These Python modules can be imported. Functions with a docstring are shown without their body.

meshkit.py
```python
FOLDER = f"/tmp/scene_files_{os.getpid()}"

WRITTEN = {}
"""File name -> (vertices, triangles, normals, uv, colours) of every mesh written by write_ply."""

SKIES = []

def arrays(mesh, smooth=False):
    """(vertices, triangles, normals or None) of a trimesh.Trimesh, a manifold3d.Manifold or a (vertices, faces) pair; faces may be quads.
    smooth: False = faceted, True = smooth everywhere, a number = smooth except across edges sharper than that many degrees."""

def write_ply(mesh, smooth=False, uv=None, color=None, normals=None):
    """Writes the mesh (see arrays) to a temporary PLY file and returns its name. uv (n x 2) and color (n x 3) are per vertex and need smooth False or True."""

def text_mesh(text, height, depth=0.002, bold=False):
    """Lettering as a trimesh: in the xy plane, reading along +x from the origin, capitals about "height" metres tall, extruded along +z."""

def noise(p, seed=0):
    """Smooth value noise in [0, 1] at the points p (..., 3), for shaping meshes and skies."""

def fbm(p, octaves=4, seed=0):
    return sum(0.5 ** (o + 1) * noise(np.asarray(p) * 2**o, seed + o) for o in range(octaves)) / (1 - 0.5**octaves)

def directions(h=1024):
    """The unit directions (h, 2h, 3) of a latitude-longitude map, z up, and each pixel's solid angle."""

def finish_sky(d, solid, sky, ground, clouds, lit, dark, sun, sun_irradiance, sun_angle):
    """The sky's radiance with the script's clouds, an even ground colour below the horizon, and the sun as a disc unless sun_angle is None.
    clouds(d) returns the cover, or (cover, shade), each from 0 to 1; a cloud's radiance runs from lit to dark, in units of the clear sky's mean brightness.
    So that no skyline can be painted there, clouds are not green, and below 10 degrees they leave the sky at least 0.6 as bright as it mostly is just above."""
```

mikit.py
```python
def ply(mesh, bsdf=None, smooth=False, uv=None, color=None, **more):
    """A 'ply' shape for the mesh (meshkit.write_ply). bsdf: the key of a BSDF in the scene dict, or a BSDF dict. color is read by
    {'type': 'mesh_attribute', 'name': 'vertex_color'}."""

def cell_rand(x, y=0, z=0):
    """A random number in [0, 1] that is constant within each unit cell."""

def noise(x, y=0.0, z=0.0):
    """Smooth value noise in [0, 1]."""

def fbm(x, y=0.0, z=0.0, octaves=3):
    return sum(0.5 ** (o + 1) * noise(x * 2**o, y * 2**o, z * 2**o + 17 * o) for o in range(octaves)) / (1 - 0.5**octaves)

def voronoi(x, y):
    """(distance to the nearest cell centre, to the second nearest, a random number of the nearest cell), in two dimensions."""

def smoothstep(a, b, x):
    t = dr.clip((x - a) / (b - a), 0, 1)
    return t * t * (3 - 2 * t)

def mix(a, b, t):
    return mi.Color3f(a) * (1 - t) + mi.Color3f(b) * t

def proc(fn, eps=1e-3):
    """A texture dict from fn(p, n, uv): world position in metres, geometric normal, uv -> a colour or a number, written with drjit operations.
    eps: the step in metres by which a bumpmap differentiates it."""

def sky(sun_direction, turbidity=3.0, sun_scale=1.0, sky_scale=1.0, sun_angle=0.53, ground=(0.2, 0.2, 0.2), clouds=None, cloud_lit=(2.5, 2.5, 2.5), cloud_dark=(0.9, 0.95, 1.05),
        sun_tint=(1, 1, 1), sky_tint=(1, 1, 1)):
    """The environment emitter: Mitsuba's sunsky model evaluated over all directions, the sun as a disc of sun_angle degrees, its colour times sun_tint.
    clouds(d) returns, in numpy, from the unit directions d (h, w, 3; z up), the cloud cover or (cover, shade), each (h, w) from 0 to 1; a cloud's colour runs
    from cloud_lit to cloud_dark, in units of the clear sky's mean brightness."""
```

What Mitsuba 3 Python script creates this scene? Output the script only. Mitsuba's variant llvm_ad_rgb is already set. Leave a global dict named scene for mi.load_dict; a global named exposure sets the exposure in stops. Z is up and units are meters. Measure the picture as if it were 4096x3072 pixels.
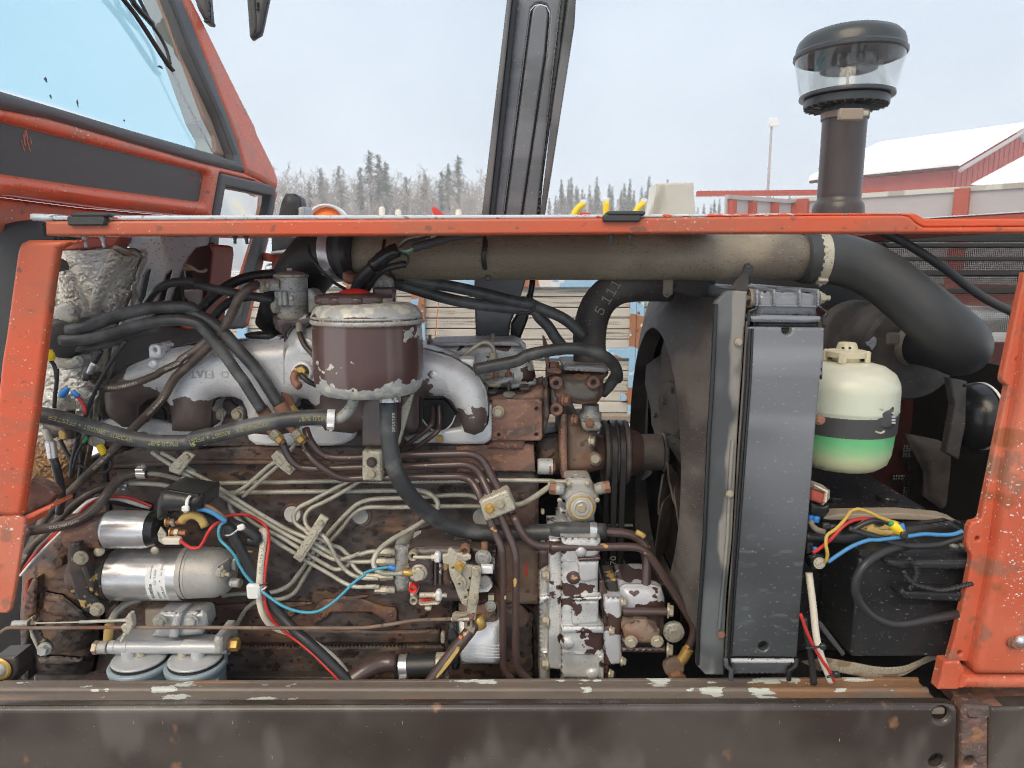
import math, numpy as np, trimesh, mitsuba as mi, drjit as dr, mikit, meshkit
from mikit import noise, fbm, voronoi, smoothstep, mix
from shapely.geometry import Polygon, LineString, Point, MultiPolygon, box as sbox
from shapely.ops import unary_union
from scipy.spatial import Delaunay

# ---------------------------------------------------------------- camera, sky, exposure
FPX, PITCH, ZC = 2840.0, math.radians(9.5), 1.60      # focal length in pixels of a 4096 x 3072 picture
CAM = np.array([0.0, 0.0, ZC])
FW = np.array([0, math.cos(PITCH), -math.sin(PITCH)]); UP = np.array([0, math.sin(PITCH), math.cos(PITCH)])
scene, labels = {}, {}
T4 = mi.ScalarTransform4f
scene['camera'] = {'type': 'perspective', 'fov': math.degrees(2 * math.atan(2048 / FPX)), 'fov_axis': 'x', 'near_clip': 0.05, 'far_clip': 2000.0,
                   'to_world': T4().look_at(origin=CAM.tolist(), target=(CAM + FW).tolist(), up=UP.tolist())}
def cloud(d):
    e = np.asarray(d, float)
    q = e / (np.abs(e[..., 2:3]) + 0.25)
    f = meshkit.fbm(q * np.array([2.2, 1.4, 1.0]) + 3.0, 4, 5)
    return np.ones(e.shape[:-1]), np.clip((f - 0.36) * 2.6, 0, 1) * 0.8
scene['sky'] = mikit.sky((-0.35, -0.75, 0.75), turbidity=3, sun_scale=0.30, sun_angle=40, ground=(0.45, 0.45, 0.46), clouds=cloud,
                         cloud_lit=(1.24, 1.43, 1.63), cloud_dark=(1.00, 1.19, 1.41))
exposure = 2.58

# ---------------------------------------------------------------- pixels of the photograph -> places in the world
CROPS = {'F': (0, 0, 1.0), 'D': (0, 0, 2212 / 4096)}
for i, x in enumerate((0, 1000, 1900, 2900)): CROPS['A%d' % (i + 1)] = (x, 0, 1.84375)
for c, y in (('B', 820), ('C', 1450), ('E', 2050)):
    for i, x in enumerate((0, 700, 1400, 2100, 2700, 3276)): CROPS['%s%d' % (c, i + 1)] = (x, y, 2.3695)
CROPS.update(G1=(1050, 900, 4.1467), G2=(1700, 2150, 3.686), G3=(0, 700, 1.9235), G4=(1650, 1100, 2.212), H1=(0, 2600, 1.08), H2=(2048, 2600, 1.08))
def K(*a):
    """K('C1', [(x, y), ...], 'C2', [...]) -> full-picture pixels."""
    out = []
    for c, pts in zip(a[::2], a[1::2]):
        x0, y0, s = CROPS[c]
        out += [(x0 + x / s, y0 + y / s) for x, y in pts]
    return np.array(out, float)
def rays(px):
    px = np.atleast_2d(np.asarray(px, float))
    return FW[None] + np.array([[1, 0, 0]]) * ((px[:, :1] - 2048) / FPX) - UP[None] * ((px[:, 1:2] - 1536) / FPX)
def at(px, Y):
    d = rays(px); Y = np.atleast_1d(np.asarray(Y, float))
    Y = np.interp(np.linspace(0, 1, len(d)), np.linspace(0, 1, len(Y)), Y) if len(Y) > 1 else np.full(len(d), Y[0])
    return CAM + d * (Y / d[:, 1])[:, None]
def metres(px, Y):
    """metres per full-picture pixel at that pixel and depth"""
    return float(np.mean(np.broadcast_to(Y, (1,)) / rays(np.atleast_2d(px)[:1])[:, 1])) / FPX
class Plane:
    def __init__(s, o, n, u=None):
        s.o = np.asarray(o, float); s.n = np.asarray(n, float) / np.linalg.norm(n)
        s.v = np.array([0, 0, 1.0]) - s.n * s.n[2] if u is None else None
        s.v = s.v / np.linalg.norm(s.v); s.u = np.cross(s.v, s.n)
    def two(s, px):
        d = rays(px); t = ((s.o - CAM) @ s.n) / (d @ s.n)
        q = CAM + d * t[:, None] - s.o
        return np.stack([q @ s.u, q @ s.v], 1)
    def three(s, uvw):
        return s.o + uvw[:, :1] * s.u + uvw[:, 1:2] * s.v - uvw[:, 2:3] * s.n
def YP(Y): return Plane((0, Y, 0), (0, -1, 0))
def XP(X): return Plane((X, 0, 0), (1, 0, 0))
def XM(X): return Plane((X, 0, 0), (-1, 0, 0))

# ---------------------------------------------------------------- meshes
def densify(ring, ds):
    c = np.asarray(ring.coords)[:-1]; out = []
    for a, b in zip(c, np.roll(c, -1, 0)):
        k = max(1, int(math.ceil(np.linalg.norm(b - a) / ds)))
        out.append(a + (b - a) * (np.arange(k) / k)[:, None])
    return np.vstack(out)
def rings(poly):
    for g in getattr(poly, 'geoms', [poly]):
        if g.is_empty or g.geom_type != 'Polygon': continue
        yield g.exterior
        yield from g.interiors
def pillow(poly, plane, depth, r, ds=None, rim=0.0, back=False):
    """A plate of that outline: front face on the plane, edges rounded by r, walls going depth behind it."""
    poly = poly.buffer(0)
    ds = ds or max(r * 1.2, 0.005)
    V, T = [], []; base = 0
    for g in getattr(poly, 'geoms', [poly]):
        if g.is_empty or g.geom_type != 'Polygon' or g.area < 1e-8: continue
        pts, brings = [], []
        for rg in rings(g):
            q = densify(rg, ds); brings.append((sum(map(len, pts)), len(q))); pts.append(q)
        for t in (0.12, 0.35, 0.65, 1.0):
            for rg in rings(g.buffer(-r * t)):
                q = densify(rg, ds)
                if len(q) > 2: pts.append(q)
        ins = g.buffer(-r * 1.5)
        if not ins.is_empty:
            x0, y0, x1, y1 = ins.bounds
            st = max(ds * 2.5, math.sqrt(max(ins.area, 1e-9) / 4000))
            gx, gy = np.meshgrid(np.arange(x0, x1, st), np.arange(y0, y1, st))
            import shapely
            gp = np.stack([gx.ravel(), gy.ravel()], 1)
            if len(gp): pts.append(gp[shapely.contains_xy(ins, gp[:, 0], gp[:, 1])])
        p = np.vstack(pts)
        import shapely
        tri = Delaunay(p, qhull_options='QJ Pp').simplices
        cen = p[tri].mean(1)
        a2 = np.cross(p[tri[:, 1]] - p[tri[:, 0]], p[tri[:, 2]] - p[tri[:, 0]])
        tri = tri[shapely.contains_xy(g, cen[:, 0], cen[:, 1]) & (np.abs(a2) > 1e-12)]
        a2 = np.cross(p[tri[:, 1]] - p[tri[:, 0]], p[tri[:, 2]] - p[tri[:, 0]])
        tri = np.where((a2 < 0)[:, None], tri[:, ::-1], tri)
        d = shapely.distance(g.boundary, shapely.points(p))
        t = np.clip(d / max(r, 1e-9), 0, 1)
        w = r * (1 - np.sqrt(np.clip(1 - (1 - t) ** 2, 0, 1)))
        v = np.column_stack([p, w]); n0 = len(v); V.append(v); T.append(tri + base)
        off = n0
        for s, k in brings:
            b = v[s:s + k].copy(); b[:, 2] = depth
            V.append(b); i = np.arange(k); j = (i + 1) % k
            T.append(np.vstack([np.stack([s + i, off + i, off + j], 1), np.stack([s + i, off + j, s + j], 1)]) + base)
            off += k
        if back:
            b = v.copy(); b[:, 2] = depth; V.append(b); T.append(tri[:, ::-1] + base + off); off += n0
        base += off
    return trimesh.Trimesh(plane.three(np.vstack(V)), np.vstack(T), process=False)
def poly_of(px, plane, smooth=0.0, holes=()):
    g = Polygon(plane.two(px)).buffer(0)
    if smooth:
        s_ = g.buffer(smooth).buffer(-2 * smooth).buffer(smooth); g = g if s_.is_empty else s_
    for h in holes: g = g.difference(h)
    return g
def plate(px, Y, depth, r=0.002, smooth=0.0, holes=(), ds=None, back=False):
    pl = YP(Y) if not isinstance(Y, Plane) else Y
    return pillow(poly_of(px, pl, smooth, holes), pl, depth, r, ds, back=back)
def disc(px, Y, rpx):
    """2-D disc on a plane, for holes"""
    pl = YP(Y) if not isinstance(Y, Plane) else Y
    c = pl.two(px)[0]
    d = rays(px)[0]; t = ((pl.o - CAM) @ pl.n) / (d @ pl.n)
    return Point(c).buffer(rpx * t / FPX, 12)
def frame(ax):
    ax = np.asarray(ax, float) / np.linalg.norm(ax)
    a = np.cross(ax, [0, 0, 1.0] if abs(ax[2]) < 0.9 else [1.0, 0, 0]); a /= np.linalg.norm(a)
    return ax, a, np.cross(ax, a)
def lathe(*a):
    """lathe([scale,] profile of (radius, height), origin, axis, sides, phase)"""
    return lathe_(*a) if not isinstance(a[0], float) else lathe_(np.asarray(a[1], float) * a[0], *a[2:])
def lathe_(prof, o, ax=(0, 0, 1), n=36, phase=0.0):
    prof = np.asarray(prof, float); ax, a, b = frame(ax); o = np.asarray(o, float)
    th = phase + np.arange(n) * 2 * np.pi / n
    ring = np.cos(th)[:, None] * a + np.sin(th)[:, None] * b
    v = o + prof[:, None, 1:2] * ax + prof[:, None, 0:1] * ring
    i, j = np.meshgrid(np.arange(len(prof) - 1), np.arange(n), indexing='ij')
    q = np.stack([i * n + j, i * n + (j + 1) % n, (i + 1) * n + (j + 1) % n, (i + 1) * n + j], -1).reshape(-1, 4)
    f = np.vstack([q[:, [0, 1, 2]], q[:, [0, 2, 3]]])
    m = trimesh.Trimesh(v.reshape(-1, 3), f, process=False)
    m.merge_vertices(); m.update_faces(m.nondegenerate_faces()); return m
def spline(p, ds):
    p = np.asarray(p, float)
    if len(p) == 2:
        k = max(2, int(np.linalg.norm(p[1] - p[0]) / ds)); return p[0] + (p[1] - p[0]) * np.linspace(0, 1, k)[:, None]
    q = np.vstack([2 * p[0] - p[1], p, 2 * p[-1] - p[-2]]); out = []
    for i in range(1, len(q) - 2):
        p0, p1, p2, p3 = q[i - 1:i + 3]
        t = np.cumsum([0] + [max(np.linalg.norm(b - a), 1e-9) ** 0.5 for a, b in ((p0, p1), (p1, p2), (p2, p3))])
        k = max(2, int(np.linalg.norm(p2 - p1) / ds)); u = (t[1] + (t[2] - t[1]) * np.arange(k) / k)[:, None]
        A1 = (t[1] - u) / (t[1] - t[0]) * p0 + (u - t[0]) / (t[1] - t[0]) * p1
        A2 = (t[2] - u) / (t[2] - t[1]) * p1 + (u - t[1]) / (t[2] - t[1]) * p2
        A3 = (t[3] - u) / (t[3] - t[2]) * p2 + (u - t[2]) / (t[3] - t[2]) * p3
        B1 = (t[2] - u) / (t[2] - t[0]) * A1 + (u - t[0]) / (t[2] - t[0]) * A2
        B2 = (t[3] - u) / (t[3] - t[1]) * A2 + (u - t[1]) / (t[3] - t[1]) * A3
        out.append((t[2] - u) / (t[2] - t[1]) * B1 + (u - t[1]) / (t[2] - t[1]) * B2)
    return np.vstack(out + [p[-1:]])
def sweep(path, r, n=12, flat=1.0, cap=True, up=None):
    """tube along a path; r scalar or per point; flat squashes the second cross axis. Returns mesh, uv (length, angle)."""
    p = np.asarray(path, float); t = np.gradient(p, axis=0); t /= np.linalg.norm(t, axis=1, keepdims=True) + 1e-12
    r = np.broadcast_to(np.asarray(r, float), (len(p),))
    a = np.zeros_like(p); _, a0, _ = frame(t[0])
    if up is not None: a0 = np.asarray(up, float) - t[0] * np.dot(up, t[0]); a0 /= np.linalg.norm(a0)
    a[0] = a0
    for i in range(1, len(p)):
        x = (np.asarray(up, float) if up is not None else a[i - 1]); x = x - t[i] * (x @ t[i]); a[i] = x / (np.linalg.norm(x) + 1e-12)
    b = np.cross(t, a); th = np.arange(n) * 2 * np.pi / n
    v = p[:, None] + r[:, None, None] * (np.cos(th)[None, :, None] * a[:, None] + flat * np.sin(th)[None, :, None] * b[:, None])
    i, j = np.meshgrid(np.arange(len(p) - 1), np.arange(n), indexing='ij')
    q = np.stack([i * n + j, i * n + (j + 1) % n, (i + 1) * n + (j + 1) % n, (i + 1) * n + j], -1).reshape(-1, 4)
    f = [q[:, [0, 1, 2]], q[:, [0, 2, 3]]]; v = v.reshape(-1, 3)
    if cap:
        k = len(v); v = np.vstack([v, p[:1], p[-1:]]); jj = np.arange(n); e = (len(p) - 1) * n
        f += [np.stack([jj * 0 + k, (jj + 1) % n, jj], 1), np.stack([jj * 0 + k + 1, e + jj, e + (jj + 1) % n], 1)]
    return trimesh.Trimesh(v, np.vstack(f), process=False)
def cbox(c, size, bev=0.0015, R=None):
    s = np.asarray(size, float) / 2; bev = min(bev, *(s * 0.9)); v = []
    for sx in (-1, 1):
        for sy in (-1, 1):
            for sz in (-1, 1):
                k = np.array([sx, sy, sz])
                for ax in range(3):
                    e = s - bev; e[ax] = s[ax]; v.append(k * e)
    m = trimesh.convex.convex_hull(np.array(v)).copy()
    if R is not None: m.vertices = m.vertices @ np.asarray(R).T
    m.vertices = m.vertices + np.asarray(c, float); return m
def span(a, b, bev=0.0015):
    a, b = np.asarray(a, float), np.asarray(b, float); return cbox((a + b) / 2, np.abs(b - a), bev)
def rot(ax, deg): return trimesh.transformations.rotation_matrix(math.radians(deg), ax)[:3, :3]
def join(*ms): return trimesh.util.concatenate([m for m in ms if m is not None])
def hexhead(*a):
    if isinstance(a[0], float): a = (a[1], a[2], a[3] * a[0], a[4] * a[0], *a[5:])
    return hexhead_(*a)
def hexhead_(o, d, r, h, washer=True):
    d = np.asarray(d, float) / np.linalg.norm(d)
    m = lathe([(0, 0), (r, 0), (r, h * .8), (r * .82, h), (0, h * 1.0)], o, d, 6, 0.3)
    if not washer: return m
    return join(lathe([(r * 1.28, -h * .3), (r * 1.28, h * .12), (r, h * .13), (0, h * .13)], o, d, 20), m)

# ---------------------------------------------------------------- the scene's entries
COUNT = {}
def key_of(name):
    k = COUNT.get(name, 0); COUNT[name] = k + 1
    return name if k == 0 else '%s_%03d' % (name, k)
def say(k, label=None, cat=None, group=None, kind=None):
    d = {a: b for a, b in (('label', label), ('category', cat), ('group', group), ('kind', kind)) if b}
    if d: labels[k] = d
def thing(name, label, cat, group=None):
    k = key_of(name); say(k, label, cat, group); return k
def shape(m, mat, smooth=38, **more): return mikit.ply(m, 'm_' + mat, smooth=smooth, **more)
def part(parent, name, mesh, mat, smooth=38, label=None, kind=None, **more):
    k = key_of(parent + '__' + name); scene[k] = mesh if isinstance(mesh, dict) else shape(mesh, mat, smooth, **more); say(k, label, None, None, kind); return k
def solo(name, mesh, mat, label, cat, group=None, smooth=38, **more):
    k = thing(name, label, cat, group); scene[k] = shape(mesh, mat, smooth, **more); return k
def struct(name, mesh, mat, smooth=False, kind='structure', label=None):
    k = key_of(name); scene[k] = shape(mesh, mat, smooth); say(k, label, None, None, kind); return k
def bolts(parent, px, Y, rpx, mat='bolt', name='bolt', washer=True, h=0.9, label=None):
    for q in px:
        r = rpx * metres(q, Y); part(parent, name, hexhead(at(q, Y)[0], (0, -1, 0), r, r * h, washer), mat, 30, label)
class Tube:
    def __init__(s, px, Y, rpx, ds=None):
        s.ctrl = at(px, Y); s.R = rpx * metres(px[len(px) // 2], np.mean(Y)); s.path = spline(s.ctrl, ds or max(0.004, s.R * 0.7))
        s.len = np.concatenate([[0], np.cumsum(np.linalg.norm(np.diff(s.path, axis=0), axis=1))])
    def point(s, f):
        x = f * s.len[-1]; p = np.array([np.interp(x, s.len, s.path[:, k]) for k in range(3)])
        e = s.len[-1] * 0.004 + 1e-4
        a, b = (np.array([np.interp(np.clip(x + q, 0, s.len[-1]), s.len, s.path[:, k]) for k in range(3)]) for q in (-e, e))
        return p, (b - a) / np.linalg.norm(b - a)
    def cut(s, f0, f1):
        x = np.linspace(f0, f1, max(3, int((f1 - f0) * len(s.path)))) * s.len[-1]
        return np.stack([np.interp(x, s.len, s.path[:, k]) for k in range(3)], 1)
    def mesh(s, n=14, k=1.0): return sweep(s.path, s.R * k, n)
    def near(s, px):
        """the fraction along the tube closest to a pixel"""
        d = rays(px)[0]; d = d / np.linalg.norm(d); q = s.path - CAM
        return s.len[np.argmin(np.linalg.norm(q - (q @ d)[:, None] * d, axis=1))] / s.len[-1]
    def band(s, f, w, k=1.06, n=22):
        p, t = s.point(f); R = s.R * k
        return lathe([(s.R * .98, -w / 2), (R, -w / 2), (R, w / 2), (s.R * .98, w / 2)], p, t, n)
def text_on(tube, text, f, h, mat, parent, name='lettering', rev=False, off=0.0, bold=False):
    """printing along a tube, on the side that faces the camera"""
    m = meshkit.text_mesh(text, h, 0.00015, bold); v = m.vertices; w = v[:, 0].max()
    x = np.clip(f * tube.len[-1] + (w / 2 - v[:, 0] if rev else v[:, 0] - w / 2), 0, tube.len[-1])
    tt = np.gradient(tube.path, axis=0); tt /= np.linalg.norm(tt, axis=1, keepdims=True)
    p = np.stack([np.interp(x, tube.len, tube.path[:, k]) for k in range(3)], 1)
    t = np.stack([np.interp(x, tube.len, tt[:, k]) for k in range(3)], 1); t /= np.linalg.norm(t, axis=1, keepdims=True)
    if rev: t = -t
    n = CAM - p; n = n - t * (n * t).sum(1, keepdims=True); n /= np.linalg.norm(n, axis=1, keepdims=True)
    u = np.cross(n, t); a = (v[:, 1] - h / 2 + off) / tube.R
    m.vertices = p + (tube.R * 1.005 + v[:, 2:3]) * (n * np.cos(a)[:, None] + u * np.sin(a)[:, None])
    return part(parent, name, m, mat, False)
def text_at(text, h, px, Y, deg, mat, parent, name='lettering', depth=0.0006, bold=False, mirror=False):
    m = meshkit.text_mesh(text, h, depth, bold); v = m.vertices; v[:, 0] -= v[:, 0].max() / 2; v[:, 1] -= h / 2
    if mirror: v[:, 0] *= -1; m.invert()
    c, s = math.cos(math.radians(deg)), math.sin(math.radians(deg)); o = at(px, Y)[0]
    m.vertices = o + np.stack([v[:, 0] * c - v[:, 1] * s, -v[:, 2], v[:, 0] * s + v[:, 1] * c], 1)
    return part(parent, name, m, mat, False)
def hose(name, label, px, Y, rpx, mat, cat='hose', group=None, n=14, ds=None):
    t = Tube(px, Y, rpx, ds); t.key = solo(name, t.mesh(n), mat, label, cat, group, True); return t
def clamp(t, f, mat='steel', w=0.011, side=(0.3, -0.8, -0.6), name='hose_clamp', k=1.06):
    """worm-drive clamp: band, screw housing and screw, a part of the hose"""
    p, ax = t.point(f); R = t.R * k
    d = np.asarray(side, float); d = d - ax * (d @ ax); d /= np.linalg.norm(d); e = np.cross(ax, d)
    c = part(t.key, name, t.band(f, w, k), mat, 30)
    B = np.stack([ax, e, d], 1)
    part(c, 'screw_housing', cbox(p + d * (R + .0025), (w * .95, .013, .006), .001, B), mat, 30)
    part(c, 'screw', hexhead(p + d * (R + .004) + e * .006, e, .0032, .006, False), mat, 30)
# ---------------------------------------------------------------- materials
def N3(p, s, o=3, k=0.0, st=(1, 1, 1)): return fbm(p.x * s * st[0] + k, p.y * s * st[1] + k * .7, p.z * s * st[2] + k * .3, o)
def bsdf(name, base, rough=0.5, metallic=0.0, spec=0.5, clear=0.0, bump=None, bscale=1.0, eps=1e-3, sheen=0.0):
    def tex(v): return mikit.proc(v) if callable(v) else ({'type': 'rgb', 'value': list(v)} if isinstance(v, (tuple, list)) else float(v))
    d = {'type': 'principled', 'base_color': tex(base), 'roughness': tex(rough), 'metallic': tex(metallic), 'specular': float(spec)}
    if clear: d['clearcoat'] = float(clear); d['clearcoat_gloss'] = 0.85
    if bump: d = {'type': 'bumpmap', 'arbitrary': mikit.proc(bump, eps), 'scale': float(bscale), 'bsdf': d}
    scene['m_' + name] = {'type': 'twosided', 'bsdf': d}
C3 = mi.Color3f
def f_orange(p, n, uv):
    c = mix((.57, .092, .034), (.47, .105, .050), smoothstep(.35, .65, N3(p, 7)))
    c = mix(c, (.36, .115, .065), .55 * smoothstep(.48, .66, N3(p, 13, 4, 5, (.6, 1, 1.6)))); c = mix(c, (.16, .07, .045), .7 * smoothstep(.66, .76, N3(p, 70, 4, 15)))
    chip = smoothstep(.725, .74, N3(p, 330, 3, 9) + .34 * (N3(p, 8, 2, 2) - .62))
    return mix(c, (.62, .58, .50), chip)
def f_orange_worn(p, n, uv):
    c = mix((.52, .105, .050), (.58, .17, .100), smoothstep(.35, .65, N3(p, 6)))
    g = N3(p, 14, 4, 3, (1, 1, .35)); e = N3(p, 120, 3, 8)
    c = mix(c, (.20, .13, .09), smoothstep(.60, .72, N3(p, 32, 4, 3, (1, 1, .6)) + .25 * (e - .5)) * .6)
    c = mix(c, (.24, .09, .03), smoothstep(.62, .74, N3(p, 22, 3, 31)) * .6)
    return mix(c, (.62, .60, .56), smoothstep(.705, .72, N3(p, 260, 3, 8) + .55 * (g - .56)))
def f_lip(p, n, uv):
    e = N3(p, 140, 4, 4, (.6, 1, 1)); g = N3(p, 5, 2, 1)
    c = mix((.50, .56, .60), (.60, .09, .03), smoothstep(.57, .60, e * .62 + g * .36 + .34 * smoothstep(.20, .50, p.x) * smoothstep(1.1, 1.05, p.y)))
    return mix(c, (.22, .15, .10), smoothstep(.66, .76, N3(p, 200, 3, 14)) * .8)
def f_frame(p, n, uv):
    c = mix((.046, .034, .030), (.085, .070, .062), smoothstep(.38, .66, N3(p, 5, 4)))
    c = mix(c, (.15, .135, .125), .5 * smoothstep(.58, .75, N3(p, 16, 3, 3, (1, 1, .4))))
    c = mix(c, (.26, .14, .08), smoothstep(.70, .78, N3(p, 21, 5, 7, (1, 1, .5))) * .8)
    scr = dr.maximum(smoothstep(.865, .88, N3(p, 330, 2, 21, (1, 1, .10))) * .6, smoothstep(.85, .87, N3(p, 500, 2, 51)) * .7)
    return mix(c, (.55, .55, .50), mi.Float(scr))
def f_ledge(p, n, uv):
    c = mix((.13, .10, .085), (.20, .17, .145), N3(p, 11, 3))
    c = mix(c, (.25, .145, .085), smoothstep(.56, .70, N3(p, 18, 4, 5, (.35, 1, 1)) + .12 * smoothstep(-.1, -.7, p.x) + .05 * smoothstep(.2, .5, p.x)))
    e = N3(p, 70, 6, 11, (.35, 1, 1)) + .34 * (N3(p, 3.2, 3, 6) - .5)
    return mix(c, (.52, .55, .50), smoothstep(.675, .685, e))
def f_block(p, n, uv):
    a = N3(p, 9, 4); b = N3(p, 24, 4, 7); c = N3(p, 70, 3, 13)
    k = mix((.060, .045, .040), (.118, .097, .090), smoothstep(.35, .62, b))
    k = mix(k, (.150, .078, .055), smoothstep(.53, .63, a + .3 * (b - .5)) * .75)
    k = mix(k, (.22, .125, .065), smoothstep(.62, .72, N3(p, 30, 4, 29, (.5, 1, 1))) * .6)
    return mix(k, (.022, .016, .014), smoothstep(.58, .68, c) * .8)
def f_rust(p, n, uv):
    a = N3(p, 18, 4, 2); b = N3(p, 60, 3, 3)
    k = mix((.145, .078, .060), (.255, .140, .105), smoothstep(.35, .65, a))
    k = mix(k, (.10, .078, .074), smoothstep(.53, .66, N3(p, 26, 4, 17)) * .8)
    k = mix(k, (.34, .17, .08), smoothstep(.62, .72, N3(p, 40, 3, 23)) * .6)
    return mix(k, (.40, .22, .17), smoothstep(.64, .74, N3(p, 160, 3, 3)) * .5)
def f_pump(p, n, uv):
    a = N3(p, 20, 4, 4)
    k = mix((.155, .105, .080), (.235, .170, .128), smoothstep(.35, .62, a))
    return mix(mix(k, (.20, .08, .045), smoothstep(.55, .7, N3(p, 15, 3, 9)) * .7), (.10, .07, .06), smoothstep(.64, .72, N3(p, 70, 3, 19)))
def peel_mask(p, s, k, bias): return smoothstep(.492, .506, N3(p, s, 5, k) + bias)
def f_manifold(p, n, uv):
    bias = .15 * smoothstep(1.385, 1.345, p.z) + .17 * smoothstep(-.60, -.67, p.x) - .11 * smoothstep(1.38, 1.42, p.z)
    m = peel_mask(p, 11.0, 3.0, bias - .035 + .22 * (N3(p, 48, 4, 33) - .5))
    s = mix((.62, .63, .64), (.50, .51, .53), N3(p, 30))
    s = mix(s, (.22, .21, .21), smoothstep(.66, .76, N3(p, 380, 3, 5)) * .5)
    b = mix((.095, .070, .062), (.135, .105, .097), N3(p, 25, 3, 8))
    return mix(s, b, m)
def f_cover(p, n, uv):
    m = smoothstep(.60, .612, N3(p, 24, 5, 27.3) + .16 * (N3(p, 70, 3, 3) - .5))
    s = mix((.62, .63, .62), (.44, .45, .46), smoothstep(.4, .65, N3(p, 22, 3, 2)))
    s = mix(s, (.20, .18, .17), smoothstep(.62, .74, N3(p, 420, 3, 5)) * .6)
    return mix(s, (.075, .042, .036), m)
def f_peelpump(p, n, uv):
    m = smoothstep(.505, .52, N3(p, 22, 4, 41))
    s = mix((.58, .59, .62), (.42, .43, .46), N3(p, 30, 3, 2))
    return mix((.070, .038, .032), s, m)
def f_injpump(p, n, uv):
    m = smoothstep(.585, .60, N3(p, 34, 4, 61))
    return mix(mix((.085, .060, .058), (.13, .105, .10), N3(p, 18, 3, 1)), (.55, .56, .57), m)
def f_can(p, n, uv):
    z0, z1 = 1.402, 1.520
    e = N3(p, 55, 4, 6)
    edge = .34 * smoothstep(z0 + .022, z0 + .004, p.z) + .34 * smoothstep(z1 - .008, z1 + .012, p.z)
    sc = smoothstep(.60, .615, N3(p, 23, 4, 12) * .55 + e * .38 + edge + .03)
    metal = mix((.34, .35, .35), (.50, .50, .43), smoothstep(.46, .66, N3(p, 85, 3, 3)))
    c = mix((.135, .098, .095), (.075, .038, .034), smoothstep(.45, .62, N3(p, 30, 2, 9, (1, 1, .05))))
    return mix(c, metal, sc)
def f_zinc(p, n, uv):
    c = mix((.47, .455, .385), (.36, .345, .285), smoothstep(.4, .68, N3(p, 40, 3, 3)))
    return mix(c, (.13, .11, .085), smoothstep(.66, .80, N3(p, 190, 3, 8)) * .5)
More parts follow.
